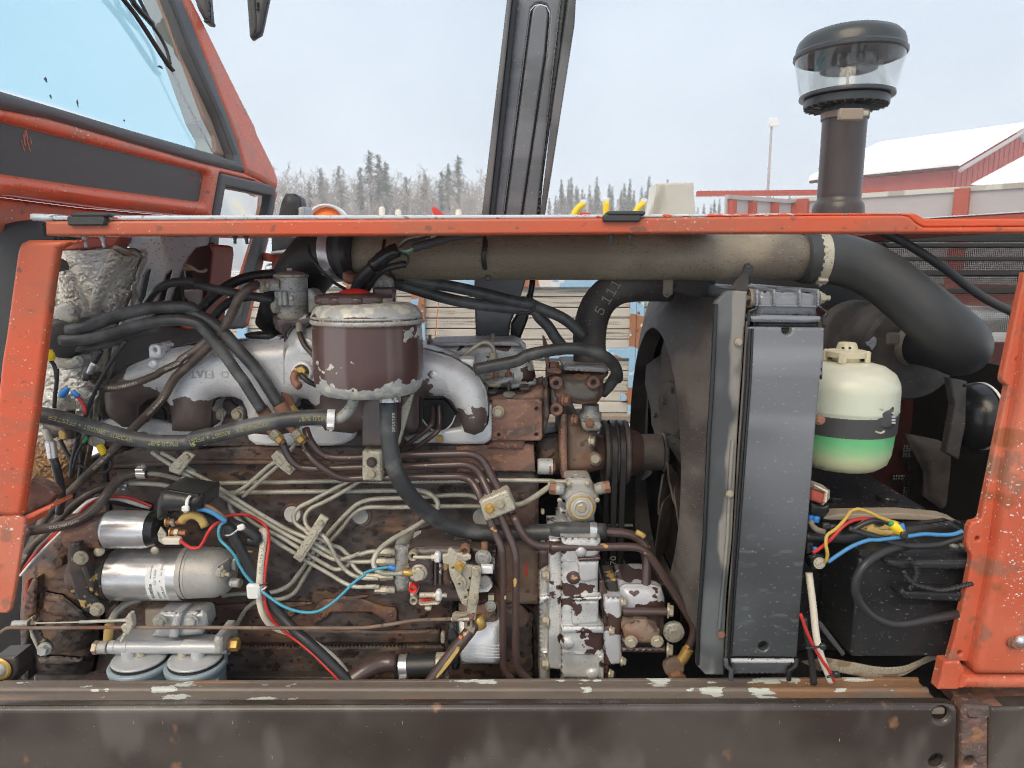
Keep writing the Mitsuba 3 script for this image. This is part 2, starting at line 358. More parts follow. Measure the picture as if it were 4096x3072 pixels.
def f_bracket(p, n, uv):
    c = mix((.52, .49, .40), (.40, .37, .29), N3(p, 45, 3, 7))
    return mix(c, (.18, .12, .07), smoothstep(.60, .76, N3(p, 330, 3, 1)) * .8)
def f_valve(p, n, uv):
    c = mix((.40, .41, .40), (.33, .315, .26), smoothstep(.42, .62, N3(p, 35, 3, 5)))
    return mix(c, (.15, .135, .11), smoothstep(.58, .74, N3(p, 330, 3, 9)) * .8)
def f_pipe(p, n, uv):
    c = mix((.062, .036, .032), (.085, .055, .050), N3(p, 30, 3))
    return mix(c, (.42, .22, .07), smoothstep(.77, .785, N3(p, 75, 3, 15)))
def f_hose(p, n, uv):
    return mix((.042, .045, .048), (.105, .107, .108), smoothstep(.40, .74, N3(p, 28, 4, 4)))
def f_hosebrown(p, n, uv):
    return mix((.060, .043, .036), (.125, .100, .082), smoothstep(.40, .75, N3(p, 25, 4, 14)))
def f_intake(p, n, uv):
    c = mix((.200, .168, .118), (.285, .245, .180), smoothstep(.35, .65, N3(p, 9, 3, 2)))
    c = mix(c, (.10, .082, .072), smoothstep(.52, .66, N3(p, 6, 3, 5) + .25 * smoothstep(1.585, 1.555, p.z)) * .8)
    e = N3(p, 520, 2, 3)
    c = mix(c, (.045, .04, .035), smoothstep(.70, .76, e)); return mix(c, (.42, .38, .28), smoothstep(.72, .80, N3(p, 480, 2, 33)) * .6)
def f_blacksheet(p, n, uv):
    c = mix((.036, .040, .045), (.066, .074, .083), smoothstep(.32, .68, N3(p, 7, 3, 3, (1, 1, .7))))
    c = mix(c, (.22, .235, .26), dr.select(p.z > 1.62, .45, .85) * smoothstep(1.16, 1.42, p.z + .25 * (N3(p, 4, 3, 8, (1, 1, 1.6)) - .5)))  # dust and sky reflection painted together, paler with height
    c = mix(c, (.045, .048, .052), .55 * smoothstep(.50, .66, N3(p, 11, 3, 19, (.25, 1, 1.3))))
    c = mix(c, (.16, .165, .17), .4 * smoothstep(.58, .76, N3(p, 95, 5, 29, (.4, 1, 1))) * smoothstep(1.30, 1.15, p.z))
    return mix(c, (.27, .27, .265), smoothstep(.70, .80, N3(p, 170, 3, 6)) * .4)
def f_shroud(p, n, uv):
    c = mix((.052, .045, .042), (.125, .108, .098), smoothstep(.36, .66, N3(p, 10, 4, 6)))
    return mix(c, (.24, .21, .19), smoothstep(.72, .80, N3(p, 330, 2, 2)) * .5)
def f_flange(p, n, uv):
    c = mix((.060, .066, .071), (.12, .127, .135), smoothstep(.36, .62, N3(p, 8, 3, 12)))
    return mix(c, (.28, .265, .24), smoothstep(.46, .60, N3(p, 16, 4, 2, (1.4, 1, .45)) + .55 * (smoothstep(.30, .335, p.x) - .75) * smoothstep(1.0, 1.2, p.z)) * .85)
def f_foil(p, n, uv):
    c = mix((.66, .65, .60), (.46, .44, .37), smoothstep(.40, .62, N3(p, 10, 3, 2)))
    c = mix(c, (.27, .15, .07), smoothstep(1.33, 1.27, p.z + .05 * (N3(p, 40, 3) - .5)))
    return mix(c, (.14, .12, .10), smoothstep(.64, .74, N3(p, 300, 2, 5)) * .6)
def b_foil(p, n, uv): return N3(p, 190, 3, 1) * .0105 + N3(p, 60, 2, 5) * .010 + N3(p, 24, 2, 7) * .010
def f_sheet(p, n, uv):
    c = mix((.40, .41, .43), (.50, .51, .525), N3(p, 12, 3, 1))
    return mix(c, (.03, .025, .025), smoothstep(.71, .74, N3(p, 300, 3, 4) + .2 * (N3(p, 9, 2) - .5)))
def f_steel(p, n, uv):
    c = mix((.72, .72, .73), (.55, .55, .56), N3(p, 60, 3, 1))
    return mix(c, (.34, .31, .26), smoothstep(.64, .76, N3(p, 420, 3, 4)) * .5)
def f_cast(p, n, uv):
    c = mix((.46, .45, .42), (.36, .35, .33), N3(p, 30, 3, 2)); return mix(c, (.2, .19, .17), smoothstep(.62, .76, N3(p, 420, 3, 4)) * .4)
def f_rustblack(p, n, uv):
    c = mix((.030, .027, .026), (.085, .05, .038), smoothstep(.4, .65, N3(p, 25, 4, 1)))
    return mix(c, (.42, .27, .09), smoothstep(.655, .70, N3(p, 62, 3, 44)))
def f_plank(p, n, uv):
    row = mikit.cell_rand(dr.floor(p.z * 10.5))
    g = fbm(p.x * 3.0 + row * 91, p.z * 90, row * 7, 4); k = fbm(p.x * 1.1 + row * 37, p.z * 6, row, 3)
    c = mix((.42, .385, .335), (.58, .545, .48), k); c = mix(c, (.20, .165, .125), smoothstep(.53, .72, g) * .8)
    return mix(c, (.38, .31, .14), smoothstep(.66, .76, N3(p, 2.2, 3, 8)) * .6)
def f_blue(p, n, uv):
    c = mix((.22, .42, .62), (.38, .56, .70), N3(p, 4, 3)); e = N3(p, 3.4, 5, 9)
    c = mix(c, (.34, .15, .075), smoothstep(.555, .575, e)); return mix(c, (.72, .72, .70), smoothstep(.62, .64, N3(p, 5, 4, 19)) * .8)
def f_ground(p, n, uv):
    g = mix((.16, .15, .14), (.24, .225, .21), fbm(p.x * 4, p.y * 4, 0, 4)); s = smoothstep(.36, .46, fbm(p.x * .16, p.y * .16, 3, 4))
    near = smoothstep(6.5, 4.5, dr.sqrt(dr.square(p.x * .8) + dr.square(p.y - 1.0)) + 3.0 * (fbm(p.x * .7, p.y * .7, 5, 3) - .5)) * smoothstep(-1.3, -.6, p.x + .35 * (p.y - .5))  # dark near ground and snow at left, made up to shape reflections
    return mix(mix(g, (.78, .79, .82), s), mix((.055, .052, .050), (.10, .095, .09), fbm(p.x * 9, p.y * 9, 1, 3)), near)
def f_snow(p, n, uv): return mix((.80, .82, .85), (.88, .89, .90), N3(p, .6, 3))
def f_barn(p, n, uv): return mix((.34, .055, .045), (.42, .085, .065), N3(p, 1.2, 3, 2, (1, 1, .2)))
def f_concrete(p, n, uv):
    c = mix((.46, .44, .39), (.56, .54, .49), N3(p, 2.6, 4)); return mix(c, (.28, .25, .20), smoothstep(.60, .72, N3(p, 3.5, 3, 6, (1, 1, .3))) * .7)
def f_greyboard(p, n, uv): return mix((.33, .30, .30), (.41, .38, .38), N3(p, 1.2, 4, 0, (1, 1, 2)))
def f_bark(p, n, uv):
    return mix((.40, .375, .36), (.25, .21, .185), smoothstep(.4, .62, N3(p, 1.3, 3, 2, (1, 1, .4))))
def f_needle(p, n, uv): return mix((.125, .145, .115), (.175, .185, .145), N3(p, .7, 3))
def f_bottle(p, n, uv):
    up = mix((.60, .66, .55), (.66, .66, .53), smoothstep(1.36, 1.43, p.z))
    z = p.z + .004 * (N3(p, 30, 2) - .5)
    lo = mix((.62, .66, .42), (.17, .56, .26), smoothstep(1.262, 1.310, z)); return mix(lo, up, smoothstep(1.3235, 1.3250, z))
def f_braid(p, n, uv):
    s, a = uv.x * 150, uv.y * 14; k = a - dr.floor(a)
    q = s + dr.select(mi.Int32(dr.floor(a)) % 2 == 0, k, 1 - k) * 1.5; q = q - dr.floor(q)
    c = mix((.42, .38, .29), (.13, .11, .085), smoothstep(.60, .85, q)); return mix(c, (.16, .09, .05), smoothstep(.55, .68, N3(p, 40, 3)) * .7)
def f_battery(p, n, uv):
    c = mix((.012, .012, .013), (.030, .031, .033), N3(p, 12, 3)); return mix(c, (.30, .30, .29), smoothstep(.70, .78, N3(p, 260, 3, 4, (1, .3, 1))) * .6)

bsdf('orange', f_orange, .38, spec=.5)
bsdf('orange_worn', f_orange_worn, .45)
bsdf('lip', f_lip, .5)
bsdf('frame', f_frame, .28, spec=.6)
bsdf('ledge', f_ledge, .42)
bsdf('block', f_block, .55, bump=lambda p, n, uv: N3(p, 120, 3, 2) * .0035 + N3(p, 35, 2, 5) * .004)
bsdf('rust', f_rust, .65, bump=lambda p, n, uv: N3(p, 150, 3, 2) * .0035)
bsdf('pump', f_pump, .7)
bsdf('manifold', f_manifold, .40, metallic=.25)
bsdf('cover', f_cover, .42, metallic=.25)
bsdf('peelpump', f_peelpump, .36, metallic=.15, spec=.6)
bsdf('injpump', f_injpump, .38, metallic=.15)
bsdf('can', f_can, .34, spec=.6)
bsdf('zinc', f_zinc, .42, metallic=.15)
bsdf('bracket', f_bracket, .42, metallic=.2)
bsdf('valve', f_valve, .55, metallic=.2)
bsdf('pipe', f_pipe, .22, clear=.6)
bsdf('hose', f_hose, .42)
bsdf('hosebrown', f_hosebrown, .40)
bsdf('intake', f_intake, .55)
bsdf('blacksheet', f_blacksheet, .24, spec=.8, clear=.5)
bsdf('shroud', f_shroud, .6)
bsdf('flange', f_flange, .5)
bsdf('foil', f_foil, .34, metallic=.3, bump=b_foil)
bsdf('sheet', f_sheet, .5, metallic=.1)
bsdf('steel', f_steel, .28, metallic=.75)
bsdf('cast', f_cast, .5, metallic=.2)
bsdf('rustblack', f_rustblack, .5)
bsdf('plank', f_plank, .8)
bsdf('blue', f_blue, .5)
bsdf('ground', f_ground, .85)
bsdf('snow', f_snow, .9)
bsdf('barn', f_barn, .7)
bsdf('concrete', f_concrete, .85)
bsdf('greyboard', f_greyboard, .7)
bsdf('bark', f_bark, .9)
scene['m_needle'] = {'type': 'principledthin', 'base_color': mikit.proc(f_needle), 'roughness': .8, 'diff_trans': 1.0, 'spec_trans': 0.0}
bsdf('bottle', f_bottle, .30, spec=.5)
bsdf('braid', f_braid, .5)
bsdf('battery', f_battery, .32)
for nm, c, r, mt in (('black', (.018, .018, .019), .45, 0), ('blackgloss', (.016, .017, .018), .25, 0), ('rubber', (.040, .042, .044), .5, 0), ('gasket', (.060, .062, .066), .5, 0), ('dark', (.018, .017, .016), .6, 0),
                     ('darkred', (.055, .010, .008), .6, 0), ('bolt', (.40, .36, .27), .4, .3), ('boltrust', (.23, .115, .075), .6, 0), ('boltdark', (.07, .055, .05), .4, .1), ('brass', (.52, .34, .10), .4, .5),
                     ('copper', (.46, .20, .11), .4, .4), ('wirered', (.50, .035, .03), .4, 0), ('wireblue', (.055, .23, .46), .4, 0), ('wirelight', (.06, .30, .42), .4, 0), ('wireyellow', (.50, .32, .065), .45, 0),
                     ('yellow', (.85, .60, .02), .35, 0), ('bluelug', (.04, .22, .60), .35, 0), ('white', (.72, .72, .70), .4, 0), ('castalu', (.47, .48, .49), .34, .25), ('brushed', (.88, .89, .90), .38, .0), ('cream', (.66, .62, .52), .45, 0), ('ochre', (.50, .34, .11), .5, 0), ('red', (.65, .03, .02), .4, 0),
                     ('alu', (.76, .77, .78), .36, .2), ('filter', (.27, .33, .37), .35, .1), ('label', (.74, .75, .74), .5, 0), ('print', (.02, .02, .02), .5, 0), ('ink', (.62, .60, .54), .6, 0), ('inkyellow', (.33, .33, .13), .6, 0),
                     ('tan', (.27, .22, .17), .55, 0), ('capcream', (.66, .60, .43), .45, 0), ('snorkel', (.062, .048, .046), .32, 0), ('snorkelblack', (.040, .045, .047), .32, 0), ('twig', (.30, .25, .22), .9, 0),
                     ('pinebark', (.27, .20, .16), .9, 0), ('redsteel', (.36, .075, .050), .55, 0), ('orangestrap', (.80, .22, .05), .5, 0), ('conduit', (.026, .026, .028), .4, 0), ('brownwire', (.27, .13, .07), .4, 0), ('green', (.03, .32, .14), .4, 0)):
    bsdf(nm, c, r, mt)
scene['m_glass'] = {'type': 'thindielectric', 'int_ior': 1.5, 'specular_transmittance': {'type': 'rgb', 'value': [.58, .90, 1.0]}}
scene['m_clear'] = {'type': 'thindielectric', 'int_ior': 1.45, 'specular_transmittance': {'type': 'rgb', 'value': [.86, .87, .86]}}
# ---------------------------------------------------------------- setting: yard, treeline, barn, trailers
rng = np.random.default_rng(7)
g = trimesh.creation.box((500, 300, 0.2)); g.vertices += [0, 120, -0.1]
struct('ground', g, 'ground')
def pine_mesh(seed, h, crown0, wid, spruce):
    r = np.random.default_rng(seed); V, F_ = [], []
    n = 420 if spruce else 170
    for k in range(n):
        u = r.random() ** (.8 if spruce else .6); z = h * (crown0 + (1 - crown0) * u)
        w = wid * ((1 - u) ** .9 + .05) if spruce else wid * (.35 + .75 * math.sin(math.pi * min(1, .12 + u * .85)) ** 1.2) * (.4 + .8 * r.random())
        a = r.random() * 6.283; L = w * (.55 + .5 * r.random()); d = np.array([math.cos(a), math.sin(a), -.30 if spruce else .18 * r.normal()])
        b = np.array([0, 0, z]); s = np.array([-d[1], d[0], 0]) * (L * .24); up = np.array([0, 0, L * .12])
        for q in range(3):
            t0 = q / 3.0; o = b + d * L * t0 + r.normal(size=3) * .05 * wid; e = b + d * L * (t0 + .45) + r.normal(size=3) * .05 * wid
            sc = (1.0 - .28 * q); i = len(V); V += [o + s * sc, o - s * sc, e - s * sc * .35 - up, e + s * sc * .35 - up]; F_ += [[i, i + 1, i + 2], [i, i + 2, i + 3]]
    return trimesh.Trimesh(np.array(V), np.array(F_), process=False)
def bare_mesh(seed, h, crown0):
    r = np.random.default_rng(seed); ms = []
    def twig(p, d, L, rad, lev):
        e = p + d * L; ms.append(sweep(np.array([p, (p + e) / 2 + r.normal(size=3) * L * .05, e]), np.array([rad, rad * .8, rad * .5]), 3, cap=False))
        if lev:
            for q in range(5 if lev == 2 else 4):
                f = .25 + .75 * r.random(); nd = d + r.normal(size=3) * .55 + [0, 0, .22]; nd /= np.linalg.norm(nd); twig(p + d * L * f, nd, L * (.38 + .25 * r.random()), rad * .55, lev - 1)
    for k in range(17):
        z = h * (crown0 + (.95 - crown0) * k / 16.0); a = r.random() * 6.283; d = np.array([math.cos(a), math.sin(a), .9]); d /= np.linalg.norm(d)
        twig(np.array([0, 0, z]), d, h * .17 * (1.15 - .75 * k / 16.0), .045, 2)
    return join(*ms)
def trunk_mesh(h, rad, seed):
    r = np.random.default_rng(seed); z = np.linspace(0, 1, 7); p = np.stack([r.normal(size=7) * .05 * z * h / 8, r.normal(size=7) * .05 * z * h / 8, z * h], 1)
    return sweep(p, rad * (1 - .85 * z), 6)
TREES = {}
for i in range(3): TREES['bare', i] = (shape(trunk_mesh(14.5, .15, i), 'bark', True), shape(bare_mesh(50 + i, 15, .34), 'twig', False))
for i in range(3): TREES['pine', i] = (shape(trunk_mesh(15.5, .19, 9 + i), 'pinebark', True), shape(pine_mesh(20 + i, 16, .56, 1.7, False), 'needle', False))
for i in range(3): TREES['spruce', i] = (shape(trunk_mesh(14, .14, 19 + i), 'pinebark', True), shape(pine_mesh(30 + i, 15, .10, 2.7, True), 'needle', False))
TL = {'bare': ('bare grey birch with fine leafless twigs in the far left treeline', 'birch_tree', 'bare birches of the treeline behind the yard'), 'pine': ('tall thin pine with a green top rising among the bare birches', 'pine_tree', 'pines among the bare birches'),
      'spruce': ('dark pointed spruce in the far treeline right of the black channel', 'spruce_tree', 'spruces of the far right treeline')}
def tree(kind, x, Y, s, a):
    l, nm, grp = TL[kind]; k = thing(nm, l, 'tree', grp); tr, cr = TREES[kind, int(rng.integers(3))]
    if kind == 'pine': labels[k]['label'] = 'tall thin pine, %s from the left among the pines of the treeline' % ORD[COUNT[nm] - 1]
    d = rays([(x, 600)])[0]; o = CAM + d * Y / d[1]
    m = T4().translate([o[0], Y, 0]).rotate([0, 0, 1], float(a)).scale([s * .9, s * .9, s])
    scene[k + '__trunk'] = {**tr, 'to_world': m}; scene[k + '__crown'] = {**cr, 'to_world': m}
for i in range(120):
    x = 1090 + 880 * i / 119 + rng.normal() * 8
    tree('bare', x, 86 + rng.random() * 26, .74 + .16 * rng.random(), rng.random() * 360)
ORD = ('first', 'second', 'third', 'fourth', 'fifth', 'sixth', 'seventh', 'eighth', 'ninth', 'tenth', 'eleventh', 'twelfth')
for x, s in sorted(((1278, .97), (1352, .99), (1436, .98), (1476, 1.10), (1512, 1.08), (1540, 1.0), (1700, .92), (1765, .96), (1790, 1.02), (1832, 1.10), (1230, .86), (1620, .9))): tree('pine', x, 88 + rng.random() * 6, s * .86, rng.random() * 360)
for i in range(56): tree('spruce', 2205 + 470 * i / 55 + rng.normal() * 9, 112 + rng.random() * 30, .72 + .34 * rng.random(), rng.random() * 360)
for i in range(46): tree('spruce', 2760 + 540 * i / 45 + rng.normal() * 9, 116 + rng.random() * 26, .66 + .24 * rng.random(), rng.random() * 360)
for i in range(70): tree('bare', 1085 + 890 * i / 69, 114 + rng.random() * 14, .86 + .22 * rng.random(), rng.random() * 360)
for i in range(14): tree('bare', 2200 + 260 * i / 13, 100 + rng.random() * 8, .62 + .12 * rng.random(), rng.random() * 360)
# light mast
k = thing('light_mast', 'thin pale floodlight mast standing far beyond the grey trailer', 'lamp post')
b = at(K('A4', [(322, 1300)]), 60)[0]; tp = at(K('A4', [(330, 930)]), 60)[0]
part(k, 'pole', sweep(np.array([[b[0], 60, 0], [b[0], 60, tp[2] * .55], [b[0], 60, tp[2]]]), np.array([.16, .12, .09]), 8), 'greyboard')
part(k, 'floodlight', cbox([b[0] + .1, 59.8, tp[2] + .25], (.75, .3, .6), .03), 'white')
# barn with snow on the roof
k = thing('barn', 'red barn with snow on its roof behind the grey trailer', 'barn')
K0, sd, gd, ez, az = np.array([23.95, 40.0]), np.array([-3.3, 4.4]) / 5.5, np.array([.8, .6]), 7.0, 9.75
def bp(s, gg, z): q = K0 + sd * s + gd * gg; return np.array([q[0], q[1], z])
n = 46
for i in range(n):
    w = 16.0 / n; x0 = i * w + .02; x1 = (i + 1) * w - .02; h0, h1 = (ez + (az - ez) * (1 - abs(x - 8) / 8) - .25 for x in (x0, x1)); o = -.06 - .03 * (i % 2)
    v = np.array([bp(o, x0, 0), bp(o, x1, 0), bp(o, x1, h1), bp(o, x0, h0), bp(o + .05, x0, 0), bp(o + .05, x1, 0), bp(o + .05, x1, h1), bp(o + .05, x0, h0)])
    part(k, 'board', trimesh.convex.convex_hull(v), 'barn', False)
part(k, 'wall', trimesh.convex.convex_hull(np.array([bp(s, gg, z) for s in (0, 7.6) for gg, z in ((0, 0), (16, 0), (16, ez - .3), (8, az - .3), (0, ez - .3))])), 'barn', False)
def slab(gg0, z0, gg1, z1, t=.28): return trimesh.convex.convex_hull(np.array([bp(s, gg, z + d) for s in (-.55, 8.1) for (gg, z) in ((gg0, z0), (gg1, z1)) for d in (0, t)]))
ro = part(k, 'roof', join(slab(-.5, ez - .18, 8, az), slab(8, az, 16.5, ez - .18)), 'snow', False, 'roof covered with snow')
vb = [bp(-.60, gg, z) for gg, z in ((-.55, ez - .42), (8, az - .22))]
part(k, 'verge_board', sweep(np.array(vb), .13, 4), 'greyboard', False)
part(k, 'gutter', sweep(np.array([bp(-.5, -.55, ez - .25), bp(8, -.55, ez - .25)]), .10, 6), 'darkred', True)
k = thing('lean_to_shed', 'low lean-to roof under thick snow in front of the barn gable', 'shed')
q = at(K('A4', [(1810, 1360), (2330, 1080), (2330, 1400)]), 30)
part(k, 'snow_roof', trimesh.convex.convex_hull(np.vstack([q, q + [.9, 1.2, .1]])), 'snow', False)
part(k, 'wall', span([q[0][0] + .4, 30.3, 0], [q[2][0], 34.5, q[2][2] - .1], .02), 'barn', False)
# grey-boarded trailer with red posts
k = thing('tipping_trailer', 'trailer with grey side boards and red steel posts at the right', 'trailer')
A, B, Cc = np.array([6.06, 15.7]), np.array([10.4, 11.4]), np.array([4.25, 14.6])
def wallseg(a, b, z0, z1, t, off=0.0):
    a, b = np.asarray(a, float), np.asarray(b, float); d = (b - a) / np.linalg.norm(b - a); nn = np.array([d[1], -d[0]])
    if nn[1] > 0: nn = -nn
    P_ = [a + nn * off, b + nn * off, b + nn * (off + t), a + nn * (off + t)]
    return trimesh.convex.convex_hull(np.array([[p[0], p[1], z] for p in P_ for z in (z0, z1)]))
part(k, 'side_board', wallseg(A, B, 1.25, 2.93, .05), 'greyboard', False)
part(k, 'end_board', wallseg(Cc, A, 1.25, 2.90, .05), 'greyboard', False)
part(k, 'top_rail', wallseg(A, B, 2.93, 3.02, .10, .0), 'concrete', False)
part(k, 'top_rail', wallseg(Cc, A, 2.90, 2.98, .10, .0), 'greyboard', False)
for f in (.02, .50, .78): q = A + (B - A) * f; e = (B - A) / np.linalg.norm(B - A); part(k, 'post', wallseg(q, q + e * .24, .9, 2.98, .12, .051), 'redsteel', False)
for f in (.02, .30, .62, .93): q = Cc + (A - Cc) * f; e = (A - Cc) / np.linalg.norm(A - Cc); part(k, 'post', wallseg(q, q + e * .13, .9, 2.88, .12, .051), 'redsteel', False)
part(k, 'chassis', wallseg(A, B, .85, 1.25, .3, -.4), 'redsteel', False)
k = thing('red_beam', 'long orange-red steel beam of a parked implement behind the grey trailer', 'beam')
part(k, 'beam', wallseg([4.9, 19.5], [9.6, 19.0], 3.40, 3.52, .3), 'redsteel', False)
for x in (7.6, 9.2): part(k, 'leg', span([x, 19.15, 0], [x + .2, 19.3, 3.3], .01), 'redsteel', False)
# concrete barrier, yellow claws, markers
pb = K('A3', [(1340, 1352), (1480, 1345), (1615, 1343), (1617, 1430), (1632, 1575), (1650, 1720), (1290, 1720), (1312, 1560), (1332, 1450)])
solo('concrete_barrier', plate(pb, 9.0, .5, .03, ds=.05, back=True), 'concrete', 'pale concrete barrier block standing on end behind the hood', 'barrier')
k = thing('grapple', 'implement with three curved yellow prongs showing above the hood', 'grapple')
for pts in ([(690, 1700), (722, 1600), (752, 1545), (800, 1500)], [(966, 1700), (966, 1600), (967, 1540), (968, 1485)], [(1130, 1700), (1170, 1600), (1200, 1540), (1245, 1492)]):
    px = K('A3', pts); part(k, 'prong', sweep(spline(at(px, 7.0), .03), .032, 8), 'yellow', True); e = at(px[-1:], 7.0)[0]; part(k, 'tip', cbox(e + [0, 0, .01], (.06, .05, .05), .01), 'white')
q = at(K('A3', [(640, 1650), (1250, 1760)]), 7.05); part(k, 'carrier', span(q[0], q[1] + [0, .2, 0], .02), 'redsteel')
q = at(K('A3', [(775, 1568), (850, 1640)]), 7.0); part(k, 'plate', span(q[0], q[1] + [0, .05, 0], .01), 'red')
solo('red_lever', plate(K('A2', [(1335, 1540), (1352, 1520), (1380, 1540), (1440, 1590), (1480, 1680), (1400, 1680)]), 8.0, .05, .01, back=True), 'red', 'small bright red pointed lever just above the hood edge', 'lever')
for i, x in enumerate((972, 1093, 1538)):
    q = at(K('A2', [(x, 1525 + 20 * (i > 0))]), 20)[0]; solo('marker_post', lathe([(0, 0), (.085, 0), (.085, q[2] - .05), (.05, q[2]), (0, q[2])], (q[0], 20, 0), (0, 0, 1), 10), 'cream', ('white marker post, leftmost of three below the treeline', 'white marker post, middle one of three below the treeline', 'white marker post, the one nearest the black channel')[i], 'post', 'white marker posts below the treeline')
for i, x in enumerate((832, 1056, 1268)):
    q = at(K('A3', [(x, 1470)]), 30)[0]; solo('fence_post', lathe([(0, 0), (.06, 0), (.06, q[2]), (0, q[2])], (q[0], 30, 0), (0, 0, 1), 8), 'greyboard', ('thin grey post between the left and middle yellow prongs', 'thin grey post between the middle and right yellow prongs', 'thin grey post right of the right yellow prong')[i], 'post', 'thin grey posts before the spruces')
# parked machine behind the cab corner: wheels with white rims
k = thing('parked_machine', 'orange and white machine with white rimmed discs parked behind the cab corner', 'machine')
for i, (px, r) in enumerate(((K('A2', [(575, 1665)])[0], 84), (K('G1', [(180, 720)])[0], 22), (K('G1', [(560, 680)])[0], 34), (K('C2', [(880, -420)])[0], 26))):
    Y = 5.2; R = r * metres(px, Y); o = at(px, Y)[0]; w_ = k + '__wheel' + ('_%03d' % i if i else '')
    scene[w_] = shape(lathe([(R * .86, .05), (R * .86, -.06), (R, -.06), (R, .06)], o, (0, 1, 0), 30), 'white', True)
    part(w_, 'disc', lathe([(R * .87, 0), (R * .5, -.05), (R * .45, -.10), (0, -.11)], o, (0, 1, 0), 30), 'orangestrap' if i == 0 else 'white', True)
q = at(K('G1', [(400, 420), (520, 1100)]), 5.4); part(k, 'body', span([q[0][0], 5.35, q[1][2]], [q[1][0], 5.5, q[0][2] + .1], .02), 'orangestrap')
q = at(K('G1', [(95, 1400), (130, 1659)]), 5.4); part(k, 'mast', span([q[0][0] + .02, 5.35, .2], [q[1][0] + .10, 5.5, 1.3], .02), 'redsteel')
# wooden trailer beyond the engine bay
YT = 6.5
k = thing('wooden_trailer', 'trailer with weathered grey planks in a light blue steel frame', 'trailer')
x0, x1 = at([(560, 1400), (2690, 1400)], YT)[:, 0]; ztop, zbot = at([(1500, 1145), (1500, 1648)], YT)[:, 2]
nn = 12; hh = (ztop - zbot) / nn; pr = np.random.default_rng(4)
for i in range(nn):
    ed = np.sort(np.concatenate([[x0], x0 + (x1 - x0) * (np.array([.42, .71]) + pr.normal(size=2) * .002), [x1]]))
    for a, b in zip(ed[:-1], ed[1:]):
        y = YT + pr.random() * .012; part(k, 'plank', span([a + .002, y, zbot + i * hh + .004 + pr.random() * .003], [b - .002, y + .04, zbot + (i + 1) * hh - .003], .004), 'plank')
part(k, 'inner_lining', span([x0, YT + .07, zbot], [x1, YT + .09, ztop], .004), 'tan')  # added backing that keeps bright snow out of the plank gaps
zt2 = at([(1500, 1120)], YT)[0][2]
part(k, 'top_rail', span([x0, YT - .05, ztop - .01], [x1, YT + .06, zt2], .006), 'blue'); part(k, 'red_strip', span([x0, YT - .05, zt2 + .002], [x1, YT + .06, zt2 + .03], .004), 'redsteel')
def vpost(xa, xb, mat='blue', za=None, zb=None, t=.05, nm='post'):
    a, b = at([(xa, 1400), (xb, 1400)], YT)[:, 0]; return part(k, nm, span([a, YT - t, zbot - .06 if za is None else za], [b, YT - .004, ztop - .012 if zb is None else zb], .004), mat)
p1 = vpost(1652, 1704); p2 = vpost(2540, 2568, 'blue'); vpost(2515, 2539, 'blue', t=.04); vpost(960, 1000)
for pp, px in ((p1, [(1690, 1220), (1692, 1282), (1690, 1372)]), (p2, [(2556, 1207), (2554, 1251), (2549, 1319)])):
    for q in px: part(pp, 'rivet', hexhead(at([q], YT - .05)[0], (0, -1, 0), .014, .01, False), 'boltrust', True)
za, zb = at([(2400, 1432), (2400, 1393)], YT)[:, 2]; part(k, 'mid_rail', span([at([(2150, 1400)], YT)[0][0], YT - .035, za], [at([(2540, 1400)], YT)[0][0], YT - .003, zb], .004), 'blue')
za, zb = at([(2400, 1690), (2400, 1652)], YT)[:, 2]; part(k, 'bottom_sill', span([x0, YT - .06, za], [x1, YT + .08, zb], .02), 'tan')
solo('orange_strap', sweep(spline(at(K('G4', [(236, 180), (222, 320), (208, 480), (190, 640), (176, 800)]), YT - .09), .02), .022, 4, .2), 'orangestrap', 'orange lashing strap hanging over the planks of the wooden trailer', 'strap')
q = at(K('G4', [(1845, 1045), (1918, 1115)]), YT - .03); part(k, 'corner_plate', span(q[0], q[1] + [0, .02, 0], .003), 'blue')
k2 = thing('trailer_wheel', 'dark wheel under the wooden trailer seen through the engine bay', 'wheel'); q = at([(1900, 1760)], YT + .5)[0]
part(k2, 'tyre', lathe([(.12, -.1), (.3, -.1), (.34, -.06), (.34, .06), (.3, .1), (.12, .1)], (q[0], YT + .5, .34), (0, 1, 0), 32), 'rubber', True); part(k2, 'rim', lathe([(0, -.07), (.13, -.07), (.15, -.09)], (q[0], YT + .5, .34), (0, 1, 0), 24), 'redsteel', True)
# ---------------------------------------------------------------- the tractor's body: hood rail, posts, frame, cab
TR = thing('tractor', 'orange-red tractor with its engine side panel taken off', 'tractor')
YR = 1.0
# hood rail: a pressed channel along x
rl = K('B1', [(418, 152), (430, 285), (445, 291)], 'B2', [(1943, 287)], 'B4', [(1000, 270)], 'B5', [(1000, 269)], 'B6', [(1943, 262), (2100, 262), (2100, 205), (1000, 212), (930, 175), (860, 110), (790, 98), (0, 101)], 'B4', [(1000, 122)], 'B2', [(1000, 140)])
rail = part(TR, 'hood_rail', plate(rl, YR, .035, .004, ds=.006), 'orange')
lp = K('B1', [(490, 104), (500, 143)], 'B2', [(0, 143), (1000, 138)], 'B4', [(0, 130), (1000, 121)], 'B6', [(0, 101), (780, 97), (850, 108), (930, 175), (1000, 211), (1943, 204), (2100, 204), (2100, 130), (1005, 130), (935, 88), (900, 78), (0, 76)], 'B4', [(1000, 88), (0, 92)], 'B2', [(1000, 95), (0, 97)])
part(rail, 'worn_lip', plate(lp, YR + .004, .03, .003, ds=.006), 'lip', label='top lip with paint worn to white')
part(rail, 'end_tab', plate(K('B1', [(265, 84), (280, 78), (495, 84), (487, 140), (460, 152), (290, 146), (262, 130)]), YR + .002, .04, .006), 'lip')
